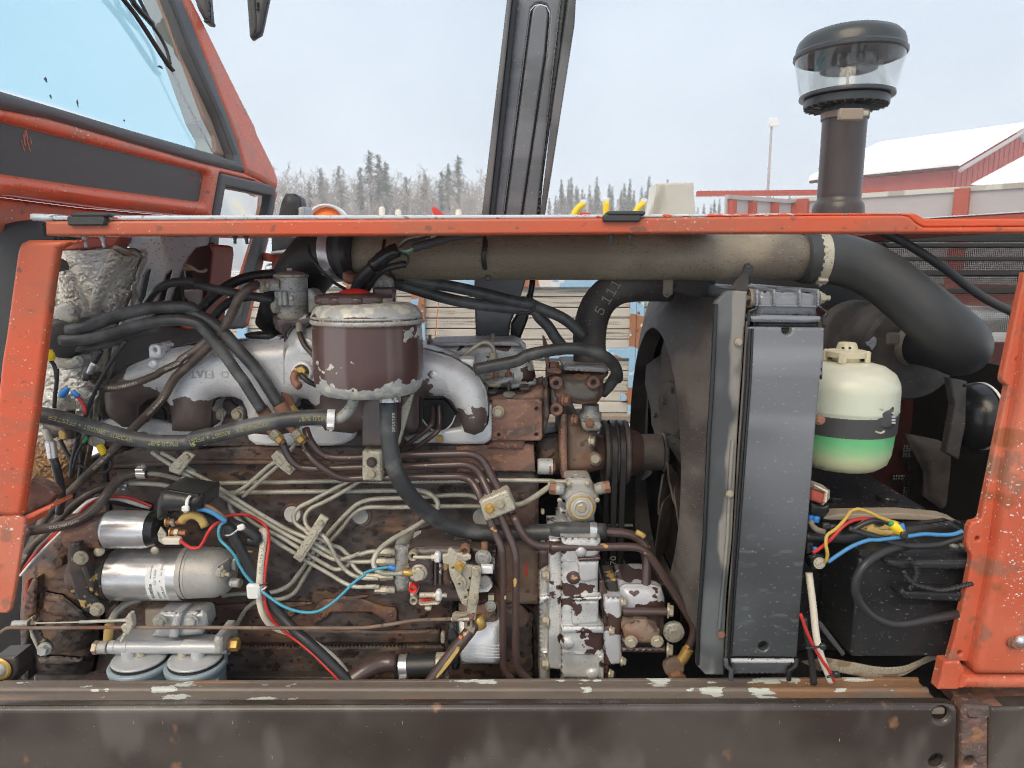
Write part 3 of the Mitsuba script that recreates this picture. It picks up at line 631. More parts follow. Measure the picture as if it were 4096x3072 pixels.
zt = at([(2048, 858)], YR)[0][2]; xa, xb = at([(150, 870), (4250, 870)], YR)[:, 0]
part(rail, 'hood_top', span([xa, YR + .03, zt - .004], [xb - .42, 1.74, zt + .0], .002), 'orange')
q = at(K('B6', [(930, 128), (2150, 60)]), 1.1)
nt = part(rail, 'nose_top', plate(K('B6', [(985, 132), (1010, 124), (1943, 66), (2150, 52), (2150, 240), (985, 240)]), 1.16, .5, .004, ds=.01), 'redsteel')
part(nt, 'worn_edge', plate(K('B6', [(1000, 127), (1010, 118), (1943, 58), (2150, 44), (2150, 58), (1943, 72), (1010, 130)]), 1.157, .5, .002, ds=.006), 'lip')
for c, a, b in (('B1', (635, 105), (1000, 195)), ('B4', (740, 92), (1095, 160))):
    q = at(K(c, [a, b]), YR - .006); w = q[1][0] - q[0][0]
    pd = part(rail, 'rubber_pad', cbox([(q[0][0] + q[1][0]) / 2, YR - .001, (q[0][2] + q[1][2]) / 2], (w, .014, q[0][2] - q[1][2]), .002), 'rubber')
    part(rail, 'rubber_pad', cbox([(q[0][0] + q[1][0]) / 2 + .006, YR + .012, q[0][2] + .002], (w, .04, .006), .002), 'rubber')
for c, a, b in (('B1', (795, 292), (818, 402)), ('B1', (968, 292), (986, 402)), ('B4', (815, 272), (815, 388)), ('B4', (990, 272), (988, 388)), ('B2', (568, 290), (568, 368)), ('B2', (672, 290), (684, 370))):
    q = at(K(c, [a, b]), YR + .02); part(rail, 'pin', sweep(np.array([q[0], (q[0] + q[1]) / 2, q[1]]), np.array([.0045, .0023, .0023]), 8), 'rubber' if c != 'B1' else 'sheet', True)
# left post (cowl side edge) in front of the insulation
lpx = K('B1', [(560, 330), (250, 330), (185, 360), (150, 440), (100, 800), (40, 1250), (0, 1480)], 'C1', [(-40, 400), (-90, 900), (-90, 1459), (0, 1459), (170, 1459), (200, 1440), (235, 1200), (340, 480), (400, 0)], 'B1', [(430, 1250), (500, 700), (530, 500), (545, 420), (640, 375), (760, 345), (760, 330)])
post = part(TR, 'cowl_post', plate(lpx, 1.0, .012, .008, ds=.007), 'orange')
part(post, 'lower_flap', plate(K('E1', [(-60, 60), (0, 40), (160, 20), (230, 60), (235, 110), (180, 460), (140, 720), (100, 920), (60, 960), (0, 955), (-60, 955)]), 1.004, .006, .003), 'orange_worn')
part(post, 'lower_lip', plate(K('C1', [(180, 1480), (480, 1350), (500, 1370), (480, 1390), (260, 1500), (240, 1560), (190, 1540)]), 1.01, .05, .003), 'orange')
part(TR, 'rust_edge', plate(K('C1', [(250, 1130), (300, 1100), (480, 1200), (520, 1260), (470, 1330), (200, 1470), (220, 1250)]), 1.045, .02, .003), 'rust')
# dark plastic behind the left post
part(TR, 'side_trim', plate(K('B1', [(-60, 190), (0, 180), (120, 150), (260, 135), (420, 160), (430, 285), (560, 290), (760, 320), (400, 360), (330, 500), (260, 900), (160, 1400), (60, 1659), (-120, 1800), (-120, 400)]), 1.05, .012, .008), 'rubber')
# frame rail
hole = [disc(K('H2', [p]), YR, r) for p, r in (((1857, 280), 30), ((1840, 487), 29))]
yb = 3300
fr = part(TR, 'frame_rail', pillow(poly_of([(-150, 2833), (3790, 2822), (3828, 2830), (3836, 2850), (3828, 3072), (3822, yb), (-150, yb)], YP(YR), holes=hole), YP(YR), .02, .009, .0045), 'frame', True)
z0 = at([(2048, 2833)], YR)[0][2] - .0045; Yl = 1.075
part(fr, 'ledge', span([at([(-150, 2800)], 1.0)[0][0], YR + .006, z0 - .012], [at([(3800, 2800)], 1.0)[0][0], Yl + .01, z0], .003), 'ledge')
part(fr, 'step_bead', sweep(np.array([at([(-150, 2800)], 1.0)[0] * [1, 0, 0] + [0, 1.052, z0 + .001], at([(3790, 2800)], 1.0)[0] * [1, 0, 0] + [0, 1.052, z0 + .001]]), .006, 10), 'ledge', True)
part(fr, 'upstand', plate([(-150, 2733), (900, 2729), (3677, 2716), (3678, 2800), (-150, 2812)], Yl, .006, .0015), 'ledge')
part(fr, 'inner_face', span([at([(-150, 2800)], 1.0)[0][0], YR + .024, .5], [at([(3836, 2800)], 1.0)[0][0] - .01, YR + .03, z0 - .02], .002), 'dark')
hole = [disc(K('H2', [p]), YR, r) for p, r in (((2005, 285), 24), ((1985, 490), 23))]
fb = part(TR, 'front_bracket', pillow(poly_of([(3862, 2826), (3850, 2850), (3843, 3072), (3840, yb), (3955, yb), (3958, 2830)], YP(YR + .003), holes=hole), YP(YR + .003), .03, .006, .008), 'rust')
part(fb, 'weight_plate', plate([(3962, 2834), (4300, 2826), (4300, yb), (3955, yb)], YR + .001, .03, .004), 'frame')
part(fb, 'bracket_back', span([at([(3840, 2900)], 1.03)[0][0], 1.034, .5], [at([(4300, 2900)], 1.03)[0][0], 1.04, z0 - .02], .002), 'dark')
q = at([(3850, 2775), (4300, 2775)], 1.02); part(fb, 'top_plate', span([q[0][0], 1.004, z0 - .016], [q[1][0], 1.10, z0 + .004], .003), 'rust')
# front post (right)
fp = part(TR, 'front_post', plate(K('B6', [(1960, 640), (1900, 900), (1740, 1659)], 'C6', [(1770, 20), (1742, 150), (1750, 190), (1795, 225), (1640, 1000), (1540, 1480), (1510, 1505), (1450, 1520), (1432, 1560)], 'E6', [(1425, 140), (1405, 290), (1412, 340), (1452, 420), (1448, 480), (1385, 800), (1290, 1200), (1235, 1400), (1420, 1420), (1480, 1100), (1600, 450)], 'C6', [(1660, 1400), (1800, 500), (1890, 0)], 'B6', [(2000, 900), (2060, 640)]), 1.022, .012, .003,
    holes=[disc(K('E6', [p]), 1.022, 9) for p in ((1505, 250), (1338, 1333))] + [disc(K('B6', [(1890, 1463)]), 1.022, 9)]), 'orange_worn')
part(fp, 'groove', plate(K('B6', [(2045, 640), (1980, 900)], 'C6', [(1870, 0), (1780, 500), (1640, 1400)], 'E6', [(1580, 450), (1460, 1100), (1400, 1420), (1460, 1520), (1540, 1480), (1600, 1100), (1700, 450)], 'C6', [(1830, 1000), (1960, 300)], 'B6', [(2140, 640)]), 1.034, .006, .002), 'orange_worn')
mp = part(fp, 'outer_panel', plate(K('B6', [(2090, 640)], 'C6', [(1943, 250), (1900, 500), (1780, 1200), (1740, 1500)], 'E6', [(1720, 300), (1640, 700), (1560, 1150), (1500, 1480), (1520, 1550), (2200, 1555)], 'B6', [(2400, 640)]), 1.0, .04, .012, ds=.008), 'orange_worn')
part(fp, 'lower_flange', plate(K('E6', [(1190, 1420), (1340, 1410), (1390, 1500), (1370, 1560), (1340, 1659), (1320, 1680), (1130, 1680)]), 1.016, .02, .003), 'orange_worn')
part(fp, 'lower_panel', plate(K('E6', [(1385, 1562), (2200, 1562), (2200, 1680), (1350, 1680)]), 1.006, .04, .008), 'orange_worn')
bolts(fp, K('E6', [(1848, 1237)]), .995, 19, 'boltrust', washer=True)
q = at(K('E6', [(1935, 1232)]), .985)[0]; part(fp, 'knob', lathe(0.5, [(0, 0), (.012, .0), (.018, .008), (.018, .016), (.010, .024), (0, .025)], q + [0, .01, 0], (0, -1, 0), 20), 'steel', True)
# far side of the bay
YF = 1.74; XB_ = -.76
part(TR, 'far_frame_rail', span([-1.4, YF, .5], [1.4, YF + .05, 1.02], .004), 'dark')
part(TR, 'far_panel', span([-.35, YF - .02, 1.02], [.28, YF, 1.185], .003), 'dark')  # added black panel that makes the far side dark
part(TR, 'bulkhead', span([XB_, 1.27, .95], [XB_ + .01, 1.73, 1.50], .003), 'dark')
part(TR, 'bay_floor', span([-1.2, 1.06, .62], [1.2, 1.72, .64], .003), 'dark')  # added floor that blocks light under the engine
# cab -----------------------------------------------------------------
CB = TR + '__cab'
XC = -.69
cp = XP(XC)
c0 = cp.three(np.column_stack([cp.two(K('A1', [(0, 775)])), [[0]]]))[0]
aw = math.radians(16); WP = Plane((XC, c0[1], c0[2]), (math.cos(aw), 0, math.sin(aw)))
def wplate(px, depth, r, inset=0.0, ds=None): pl = Plane(WP.o - WP.n * inset, WP.n); return pillow(poly_of(px, pl), pl, depth, r, ds)
gl = K('A1', [(-200, 560), (0, 640), (400, 760), (1000, 960), (1590, 1138), (1570, 1000), (1500, 860), (1300, 330), (1150, -60), (-200, -60)])
pane = poly_of(gl, WP); pm_ = pillow(pane, Plane(WP.o - WP.n * .006, WP.n), .001, .0005, .05); tri = pm_.faces[np.abs(pm_.face_normals @ WP.n) > .9]; pm_.update_faces(np.abs(pm_.face_normals @ WP.n) > .9)
part(CB, 'windscreen', pm_, 'glass', False)
part(CB, 'windscreen_gasket', wplate(K('A1', [(-200, 590), (0, 648), (450, 785), (1000, 955), (1400, 1072), (1600, 1130), (1735, 1178), (1742, 1135), (1640, 860), (1400, 330), (1250, -60), (1325, -60), (1455, 250), (1645, 750), (1765, 1080), (1815, 1270), (1500, 1192), (900, 1012), (400, 862), (0, 777), (-200, 735)]), .03, .012), 'gasket', True)
part(CB, 'inner_pillar', wplate(K('A1', [(1190, -60), (1255, -60), (1405, 330), (1645, 860), (1745, 1182), (1590, 1138), (1575, 1000), (1510, 880), (1320, 340)]), .05, .01, .03), 'pinebark', True)
part(CB, 'pillar', wplate(K('A1', [(1318, -60), (1395, -60), (1520, 190), (1700, 560), (1888, 930)], 'A2', [(62, 990), (185, 1240), (222, 1345), (216, 1400), (100, 1330)], 'A1', [(1810, 1275), (1765, 1080), (1645, 750), (1450, 250)]), .08, .02, .004), 'orange', True)
cow = K('A1', [(-200, 735), (0, 775), (400, 860), (900, 1010), (1500, 1190), (1815, 1268)], 'A2', [(100, 1328), (218, 1398), (225, 1430), (175, 1590)], 'G3', [(2120, 310), (2085, 520), (2010, 830), (1930, 1180), (1560, 1180), (1600, 900), (1640, 545), (1600, 330)], 'A1', [(1480, 1594), (800, 1530), (160, 1440), (60, 1450), (-60, 1520), (-200, 1560)])
ph = K('A1', [(42, 930), (60, 925), (800, 1105), (1530, 1285), (1540, 1300), (1512, 1462), (1500, 1470), (700, 1352), (20, 1243), (8, 1230), (20, 1050)])
wh = K('G3', [(1708, 2), (1720, 0), (2095, 88), (2117, 110), (2110, 250), (2052, 520), (1962, 830), (1882, 1170), (1610, 1170), (1645, 545), (1655, 300)])
hp, hw = Polygon(cp.two(ph)).buffer(.004), Polygon(cp.two(wh)).buffer(0)
part(CB, 'cowl', pillow(poly_of(cow, cp, holes=[hp, hw]), cp, .05, .022, .012), 'orange', True)
part(CB, 'black_panel', pillow(hp.buffer(.012), XP(XC - .016), .01, .003), 'rubber', label='recessed black panel with scuffs')
fl = Polygon(cp.two(K('A1', [(-200, 1540), (60, 1452), (160, 1442), (800, 1532), (1480, 1596), (2000, 1640), (2000, 1760), (-200, 1700)])))
part(CB, 'cowl_underside', pillow(fl, XP(XC - .045), .02, .006), 'orange', True)
for s, e in (((1115, 1540), (1105, 1090)),): pass
part(CB, 'quarter_window_gasket', pillow(hw.buffer(.004).difference(hw.buffer(-.028)), XP(XC + .002), .03, .008), 'gasket', True)
qm = pillow(hw.buffer(-.02), XP(XC - .014), .001, .0005, .05); qm.update_faces(np.abs(qm.face_normals @ cp.n) > .9)
part(CB, 'quarter_window', qm, 'clear', False)
scuff = np.random.default_rng(5)
for px, n in (((205, 1060), 9), ((1445, 1330), 6)):
    for i in range(n):
        q = cp.three(np.column_stack([Plane((XC - .0155, 0, 0), (1, 0, 0)).two(K('A1', [(px[0] + scuff.normal() * 25, px[1] + scuff.normal() * 35)])), [[0]]]))[0]
        q[0] = XC - .0157; L = .004 + scuff.random() * .012; part(CB, 'scratch', sweep(np.array([q, q + [0, scuff.normal() * .003, L]]), .0009, 4), 'orange_worn', True)
for x, y, a, b in ((340, 588, 12, 22), (376, 712, 8, 16), (574, 762, 7, 30), (1182, 494, 22, 14), (918, 888, 6, 8)):
    part(CB, 'dirt_mark', wplate(K('A1', [(x - a, y - b * .4), (x - a * .2, y - b), (x + a * .6, y - b * .3), (x + a, y + b), (x, y + b * .3)]), .0012, .0004, .0046), 'rubber')
# wiper
wp = lambda *a: (lambda pl, px: pl.three(np.column_stack([pl.two(px), np.zeros(len(px))])))(Plane(WP.o + WP.n * .010, WP.n), K(*a))
wk = CB + '__wiper'
part(CB, 'wiper', sweep(spline(wp('A1', [(890, -30), (960, 60), (1080, 230), (1180, 380), (1268, 510)]), .02), .004, 6), 'black', True)
wk = 'tractor__cab__wiper'
part(CB, 'wiper_blade', sweep(spline(wp('A1', [(880, -40), (1000, 110), (1130, 310), (1240, 480), (1275, 520)]), .02), .006, 4), 'dark', True)
part(CB, 'wiper_arm', sweep(spline(wp('A1', [(1000, -60), (1060, 60), (1120, 180), (1180, 270), (1230, 370), (1255, 470)]), .02), .0036, 6), 'black', True)
part(CB, 'wiper_arm', sweep(spline(wp('A1', [(960, -40), (990, 30), (1080, 130), (1125, 180)]), .02), .006, 6), 'black', True)
part(CB, 'cable', sweep(spline(wp('A1', [(1275, 530), (1350, 700), (1450, 900), (1570, 1120)]), .03), .0024, 5), 'sheet', True)
part(CB, 'rear_strut', sweep(at(K('A1', [(1120, 130), (1230, 240), (1345, 360)]), 2.05), .010, 6), 'gasket', True)
part(CB, 'mirror_arm', plate(K('A1', [(1410, -60), (1530, -60), (1548, 150), (1500, 150), (1450, 60)]), 2.0, .03, .012, back=True), 'gasket', True)
part(CB, 'mirror_foot', plate(K('A1', [(1495, 145), (1545, 145), (1540, 165), (1502, 160)]), 1.98, .04, .004, back=True), 'black', True)
k = thing('mirror', 'dark grey wing mirror hanging into the sky at the top edge', 'mirror')
part(k, 'housing', plate(K('A1', [(1808, -80), (1985, -80)], 'A2', [(82, 205), (70, 245), (10, 282)], 'A1', [(1845, 282), (1832, 260)]), 2.1, .025, .012, back=True), 'gasket', True)
part(k, 'glass', plate(K('A1', [(1826, -80), (1878, -80)], 'A2', [(45, 200), (35, 235)], 'A1', [(1868, 240)]), 2.095, .02, .004), 'rubber', True)
for i, yy in enumerate((15, 35, 58)): part(k, 'slot', plate(K('A2', [(48, yy), (60, yy), (58, yy + 12), (46, yy + 10)]), 2.092, .02, .001), 'dark')
# work lamp at the cab corner
k = thing('work_lamp', 'black work lamp on red brackets at the cab corner above and below the rail', 'lamp')
part(k, 'housing', plate(K('A2', [(190, 1590), (215, 1480), (245, 1420), (300, 1420), (350, 1450), (362, 1500)], 'G1', [(590, 0), (575, 360), (460, 480), (165, 475), (110, 430), (105, 190), (60, 0)]), 1.95, .07, .025, back=True), 'rubber', True)
part(k, 'lens', plate(K('A2', [(345, 1525), (395, 1520), (400, 1590)], 'G1', [(655, 190), (640, 365), (585, 362), (570, 190)], 'A2', [(350, 1600)]), 1.96, .08, .008, back=True), 'sheet', True)
part(k, 'base', plate(K('G1', [(120, 440), (620, 360), (600, 400), (470, 470), (240, 480), (140, 490)]), 1.94, .1, .006), 'sheet', True)
for pts in ([(180, 480), (170, 610)], [(345, 480), (330, 760), (320, 1200)]):
    part(k, 'bracket', sweep(at(K('G1', pts), 2.0), .030, 4), 'redsteel', False)
# ---------------------------------------------------------------- firewall and insulation
FW_ = thing('firewall', 'crinkled silver foil insulation on the bulkhead behind the orange post', 'insulation')
part(FW_, 'foil', plate(K('B1', [(330, 420), (560, 425), (1000, 400), (1200, 405), (1250, 440), (1255, 520), (1180, 700), (1145, 800), (1165, 860), (1090, 1040), (1000, 1200)], 'C1', [(950, 0), (880, 220), (800, 330), (780, 600), (690, 1060), (600, 1200), (480, 1290), (240, 1420), (150, 1200)]), 1.20, .05, .03, ds=.012), 'foil', True)
for a, b, c, w in (((900, 1040), (1000, 720), (1180, 430), .02), ((620, 640), (740, 900), (830, 1100), .028)):
    part(FW_, 'fold', sweep(spline(at(K('B1', [a, b, c]), 1.205), .01), w * np.linspace(.8, 1.3, len(spline(at(K('B1', [a, b, c]), 1.205), .01))), 12, .6), 'foil', True)
part(FW_, 'opening', lathe(0.6, [(0, .001), (.022, .001), (.026, -.006)], at(K('B1', [(560, 595)]), 1.195)[0], (.35, -1, 0), 24), 'dark')
part(FW_, 'red_flange', plate(K('B1', [(560, 300), (1140, 300), (1085, 400), (1000, 402), (560, 440)]), 1.235, .04, .004), 'redsteel', True)
# grommet flange with heater hoses
GR = thing('heater_flange', 'dusty cast flange where the heater hoses enter the bulkhead', 'flange')
part(GR, 'ring', plate(K('B1', [(465, 1010), (560, 935), (640, 915), (720, 990), (735, 1110), (690, 1140), (600, 1120), (530, 1190), (500, 1300), (560, 1420), (640, 1460), (760, 1420), (770, 1480), (720, 1550), (600, 1570), (500, 1530), (440, 1420), (430, 1250)]), 1.165, .03, .008), 'valve', True)
part(GR, 'grommet', lathe(0.8, [(0, .012), (.030, .012), (.041, .004), (.043, -.01)], at(K('B1', [(600, 1260)]), 1.17)[0], (.45, -1, 0), 30), 'rubber', True)
bolts(GR, K('B1', [(690, 1005), (735, 1480)]), 1.155, 17, 'valve')
# grey sheet bracket with slots
SB = thing('pedal_bracket', 'grey pressed sheet bracket with two slots beside the foil', 'bracket')
sb = K('G3', [(880, 545), (905, 468), (1600, 470), (1590, 540), (1500, 560), (1440, 630), (1400, 720), (1330, 900), (1290, 1010), (1000, 1180), (880, 1180), (890, 1060), (940, 940), (930, 880), (1010, 700), (1025, 620), (1010, 570), (980, 552)])
slots = [poly_of(K('G3', p), YP(1.34)) for p in ([(1110, 760), (1135, 728), (1160, 722), (1110, 960), (1070, 1010), (1062, 960)], [(1270, 770), (1320, 728), (1320, 740), (1265, 960), (1200, 1000), (1220, 940)])]
part(SB, 'plate', plate(sb, 1.34, .006, .0025, holes=slots, ds=.008), 'sheet', True)
part(SB, 'backing', span(at(K('G3', [(1000, 1150)]), 1.37)[0], at(K('G3', [(1400, 600)]), 1.39)[0], .002), 'dark')
bolts(SB, K('G3', [(945, 512), (990, 507)]), 1.335, 8, 'tan')
k = thing('red_box', 'dark red metal box interior with a fitting and white wire in it', 'box')
q = at(K('G3', [(1380, 1150), (1640, 520)]), 1.46)
part(k, 'back_panel', span(q[0], [q[1][0], 1.47, q[1][2]], .002), 'darkred'); part(k, 'side', plate(K('G3', [(1600, 530), (1632, 545), (1640, 600), (1600, 920), (1560, 1150), (1530, 1150), (1590, 900), (1625, 590)]), 1.36, .1, .004), 'redsteel', True)
part(k, 'fitting', plate(K('G3', [(1398, 712), (1470, 712), (1480, 738), (1400, 738)]), 1.42, .02, .004), 'ochre'); part(k, 'plug', lathe(0.55, [(0, .02), (.014, .02), (.014, -.03), (0, -.03)], at(K('G3', [(1455, 780)]), 1.43)[0], (0, 0, 1), 16), 'black')
part(k, 'white_wire', sweep(spline(at(K('G3', [(1405, 690), (1460, 700), (1520, 738), (1570, 742), (1590, 725)]), 1.40), .006), .0028, 6), 'white', True)
part(k, 'white_plate', plate(K('G3', [(1330, 890), (1545, 878), (1540, 1010), (1500, 1020), (1380, 905)]), 1.44, .01, .003), 'white'); part(k, 'red_strip', plate(K('G3', [(1310, 900), (1350, 890), (1400, 940), (1395, 1010), (1280, 1000)]), 1.43, .01, .003), 'darkred')

# ---------------------------------------------------------------- engine block
EN = thing('engine_block', 'brown rusty engine block with flaking paint filling the bay', 'engine')
part(EN, 'side_wall', plate(K('C1', [(460, 1560), (700, 960), (1050, 820)], 'G4', [(0, 1500), (980, 1480), (1080, 1500), (1090, 1660)], 'C3', [(1750, 1050), (1790, 1100)], 'E3', [(1790, 1640), (0, 1640)], 'E1', [(300, 1640), (330, 700)]), 1.275, .25, .008, ds=.03), 'block')
part(EN, 'deck_end', plate(K('C3', [(1005, 792), (1640, 762), (1742, 782), (1760, 1040), (1012, 1043), (1000, 960)]), 1.2595, .02, .004, ds=.01), 'rust', True)
part(EN, 'upper_deck', plate(K('C1', [(1060, 880), (1300, 800)], 'C2', [(0, 840), (700, 790), (1770, 800)], 'C3', [(300, 790), (1640, 760), (1740, 780), (1760, 1040), (1010, 1045), (1000, 1000), (300, 930)], 'C2', [(200, 940)], 'C1', [(1080, 1000)]), 1.262, .06, .006), 'block', True)
part(EN, 'deck_lip', sweep(at(K('C1', [(1080, 990)], 'C2', [(200, 945), (1770, 950)], 'C3', [(1000, 985)]), 1.262), .005, 8), 'block', True)
sp = K('G4', [(650, 1085), (700, 1070), (940, 1060), (1180, 985), (1195, 1100), (1160, 1115), (1155, 1440), (1130, 1472), (995, 1478), (980, 1550), (660, 1545), (680, 1500), (760, 1400), (820, 1200), (780, 1130), (650, 1120)])
sh = [disc(K('G4', [p]), 1.245, 7) for p in ((1097, 1183), (762, 1415), (1097, 1413))]
part(EN, 'head', pillow(poly_of(sp, YP(1.25)), YP(1.25), .12, .008, .012), 'rust')
part(EN, 'head_side', plate(K('C1', [(900, 260), (1100, 120), (1900, 0)], 'C2', [(1300, 0)], 'C3', [(1250, 300), (1250, 800)], 'C1', [(1000, 800)]), 1.264, .1, .004, ds=.03), 'block')
part(EN, 'side_plate', plate(K('G4', [(700, 1100), (1135, 1096), (1152, 1115), (1152, 1440), (1130, 1468), (700, 1470)]), 1.243, .012, .003, holes=sh), 'rust')
for p in ((1097, 1183), (762, 1415), (1097, 1413)): part(EN, 'bolt_hole', lathe([(0, 0), (.0035, 0)], at(K('G4', [p]), 1.249)[0], (0, -1, 0), 12), 'dark')
part(EN, 'head_stack', plate(K('G4', [(1160, 975), (1200, 960), (1215, 1250), (1190, 1340), (1160, 1440)]), 1.235, .08, .006), 'block')
for a, b in (((655, 1018), (745, 1062)), ((945, 985), (1040, 1028))):
    q = at(K('G4', [a, b]), 1.24); part(EN, 'head_bolt', span(q[0], [q[1][0], 1.27, q[1][2]], .003), 'boltdark')
part(EN, 'freeze_disc', lathe(0.55, [(0, .001), (.016, .001), (.02, 0)], at(K('G4', [(855, 1055)]), 1.255)[0], (0, -.4, 1), 20), 'valve')
# rocker covers
part(EN, 'rocker_cover', plate(K('G4', [(-800, 660), (-780, 610), (100, 640), (150, 602), (250, 598), (900, 588), (955, 615), (1010, 690), (1075, 820), (1100, 930), (1090, 975), (860, 1012), (600, 1000), (300, 900), (-800, 900)]), 1.30, .12, .022, ds=.012), 'cover', True)
part(EN, 'cover_rim', plate(K('G4', [(150, 600), (900, 586), (960, 612), (940, 632), (600, 625), (150, 640)]), 1.292, .1, .004), 'sheet', True)
part(EN, 'cover_foot', plate(K('G4', [(870, 965), (1080, 935), (1100, 945), (1095, 975), (870, 1012)]), 1.285, .1, .004), 'cover', True)
for x, y in ((155, 600), (712, 590)):
    q = at(K('G4', [(x, y)]), 1.31)[0]; part(EN, 'cover_nut', join(hexhead(0.5, q - [0, 0, .004], (0, 0, 1), .013, .018), lathe(0.5, [(0, .03), (.006, .03), (.006, .01)], q, (0, 0, 1), 10)), 'tan', 30)
part(EN, 'nozzle_clamp', plate(K('G4', [(600, 935), (700, 925), (860, 895), (900, 905), (895, 940), (800, 970), (760, 1005), (680, 1000), (630, 960)]), 1.232, .05, .010), 'valve', True)
q = at(K('G4', [(735, 920)]), 1.245)[0]; part(EN, 'nozzle', lathe(0.45, [(.016, -.02), (.016, .0), (.012, .004), (.012, .026), (0, .028)], q, (0, 0, 1), 14), 'boltrust', True)
q = at(K('G4', [(850, 895)]), 1.245)[0]; part(EN, 'clamp_nut', join(hexhead(0.5, q, (0, 0, 1), .013, .013), lathe(0.5, [(0, .03), (.006, .03), (.006, 0)], q, (0, 0, 1), 10)), 'boltrust', 30); part(EN, 'stud', lathe(0.5, [(.005, -.05), (.005, 0)], q, (0, 0, 1), 8), 'boltdark')
t = Tube(K('G4', [(410, 750), (470, 700), (540, 645), (600, 606), (660, 596), (700, 620), (718, 660), (720, 690)]), 1.262, 9)
ip = part(EN, 'leak_off_pipe', t.mesh(10), 'zinc', True); part(ip, 'union_nut', hexhead(0.5, at(K('G4', [(717, 742)]), 1.26)[0], (0, 0, 1), .017, .022), 'bracket', 30)
# core plugs, bosses, ribs and pads on the block side
for c, p in (('C2', (1112, 1440)), ('C2', (1755, 1455))):
    o = at(K(c, [p]), 1.272)[0]; b = part(EN, 'core_plug', lathe(0.53, [(0, .001), (.022, .001), (.026, .004), (.0285, .004), (.030, .0), (.030, -.004)], o, (0, -1, 0), 30), 'white' if p[0] < 1200 else 'cast', True)
    part(b, 'boss', lathe(0.53, [(.031, -.001), (.036, .003), (.041, -.001)], o, (0, -1, 0), 30), 'block', True)
part(EN, 'core_plug', lathe(0.53, [(0, .001), (.024, .001), (.030, .002), (.036, -.002)], at(K('C3', [(700, 1490)]), 1.272)[0], (0, -1, 0), 30), 'block', True)
part(EN, 'core_plug', lathe(0.53, [(0, .001), (.024, .001), (.030, .002), (.036, -.002)], at(K('C3', [(1260, 1470)]), 1.272)[0], (0, -1, 0), 30), 'cast', True)
pad = K('E2', [(1310, 1080), (1320, 900), (1400, 830), (1600, 800), (1943, 780)], 'E3', [(100, 820), (300, 890), (420, 900), (445, 940), (450, 1090), (400, 1100), (300, 1020), (210, 955), (0, 955)], 'E2', [(1470, 955), (1440, 1000), (1340, 1060)])
part(EN, 'raised_pad', plate(pad, 1.266, .02, .005), 'rust', True)
for c, p in (('E3', (383, 962)), ('E2', (1100, 960)), ('E2', (850, 1195)), ('E3', (392, 1192)), ('E2', (1370, 1190)), ('E2', (1395, 965))):
    part(EN, 'boss', lathe(0.5, [(0, -.003), (.004, -.003), (.005, .003), (.011, .003), (.014, -.003)], at(K(c, [p]), 1.266)[0], (0, -1, 0), 20), 'rust', True)
part(EN, 'lower_rail', plate(K('E2', [(330, 1110), (900, 1100), (1943, 1130)], 'E3', [(850, 1110), (860, 1250), (0, 1250)], 'E2', [(330, 1250)]), 1.262, .03, .006), 'block', True)
part(EN, 'sump', plate(K('E2', [(330, 1262), (1943, 1262)], 'E3', [(900, 1262), (920, 1590)], 'E2', [(330, 1560)]), 1.27, .1, .006), 'block', True)
part(EN, 'sump_flange', plate(K('E2', [(330, 1555), (1700, 1565), (1700, 1600), (330, 1600)]), 1.25, .05, .003), 'boltdark')
part(EN, 'rib', plate(K('E2', [(380, 880), (900, 850), (1300, 850), (1310, 880), (900, 930), (380, 935)]), 1.268, .02, .004), 'rust', True)
for i, x in enumerate((845, 905, 965, 1010, 1060, 1110)): part(EN, 'cast_mark', plate(K('C3', [(x, 1180), (x + 36, 1178), (x + 36, 1190), (x + 12, 1195), (x + 34, 1205), (x + 36, 1228), (x, 1230)]), 1.2705, .01, .0015), 'block')
# bell housing
BH = part(EN, 'bell_housing', plate(K('E1', [(90, 500), (200, 380), (300, 300), (420, 180), (560, 120), (700, 330), (800, 700), (860, 990), (840, 1300), (760, 1640), (100, 1640), (110, 1300), (60, 1100), (80, 800)]), 1.225, .3, .05, ds=.015), 'block', True)
part(BH, 'flange', plate(K('E1', [(240, 760), (290, 640), (350, 620), (340, 760), (330, 960), (270, 1000), (250, 1400), (260, 1600), (190, 1600), (180, 1100)]), 1.205, .04, .006), 'block', True)
part(BH, 'rib', sweep(at(K('E1', [(390, 760), (345, 850), (330, 990)]), 1.222), .006, 8), 'block', True)
part(BH, 'web', plate(K('E1', [(400, 770), (560, 800), (760, 960), (780, 1020), (500, 1000), (380, 960)]), 1.212, .03, .012), 'block', True)
part(BH, 'foot', plate(K('E1', [(330, 1390), (500, 1380), (760, 1400), (770, 1450), (560, 1470), (340, 1470)]), 1.205, .05, .012), 'block', True)
part(BH, 'lug', lathe(0.45, [(0, .02), (.018, .02), (.022, .012), (.022, -.02)], at(K('E1', [(570, 460)]), 1.20)[0], (0, -1, .1), 20), 'block', True)
part(EN, 'red_streak', plate(K('E1', [(225, 700), (250, 640), (270, 640), (240, 1000), (262, 1600), (236, 1600), (220, 1000)]), 1.215, .01, .002), 'redsteel')
k = thing('support_bracket', 'dark bracket with a bright round bolt at the lower left edge', 'bracket')
part(k, 'plate', plate(K('E1', [(-60, 1380), (150, 1365), (165, 1520), (100, 1640), (-60, 1640)]), 1.10, .04, .006), 'boltdark')
part(k, 'washer', lathe(.38, [(.030, 0), (.040, .004), (.048, .0), (.052, -.004)], at(K('E1', [(-10, 1490)]), 1.095)[0], (0, -1, 0), 30), 'brass', True); part(k, 'bolt', lathe(.42, [(0, .012), (.02, .012), (.028, .004), (.030, 0)], at(K('E1', [(-10, 1490)]), 1.095)[0], (0, -1, 0), 24), 'cast', True)
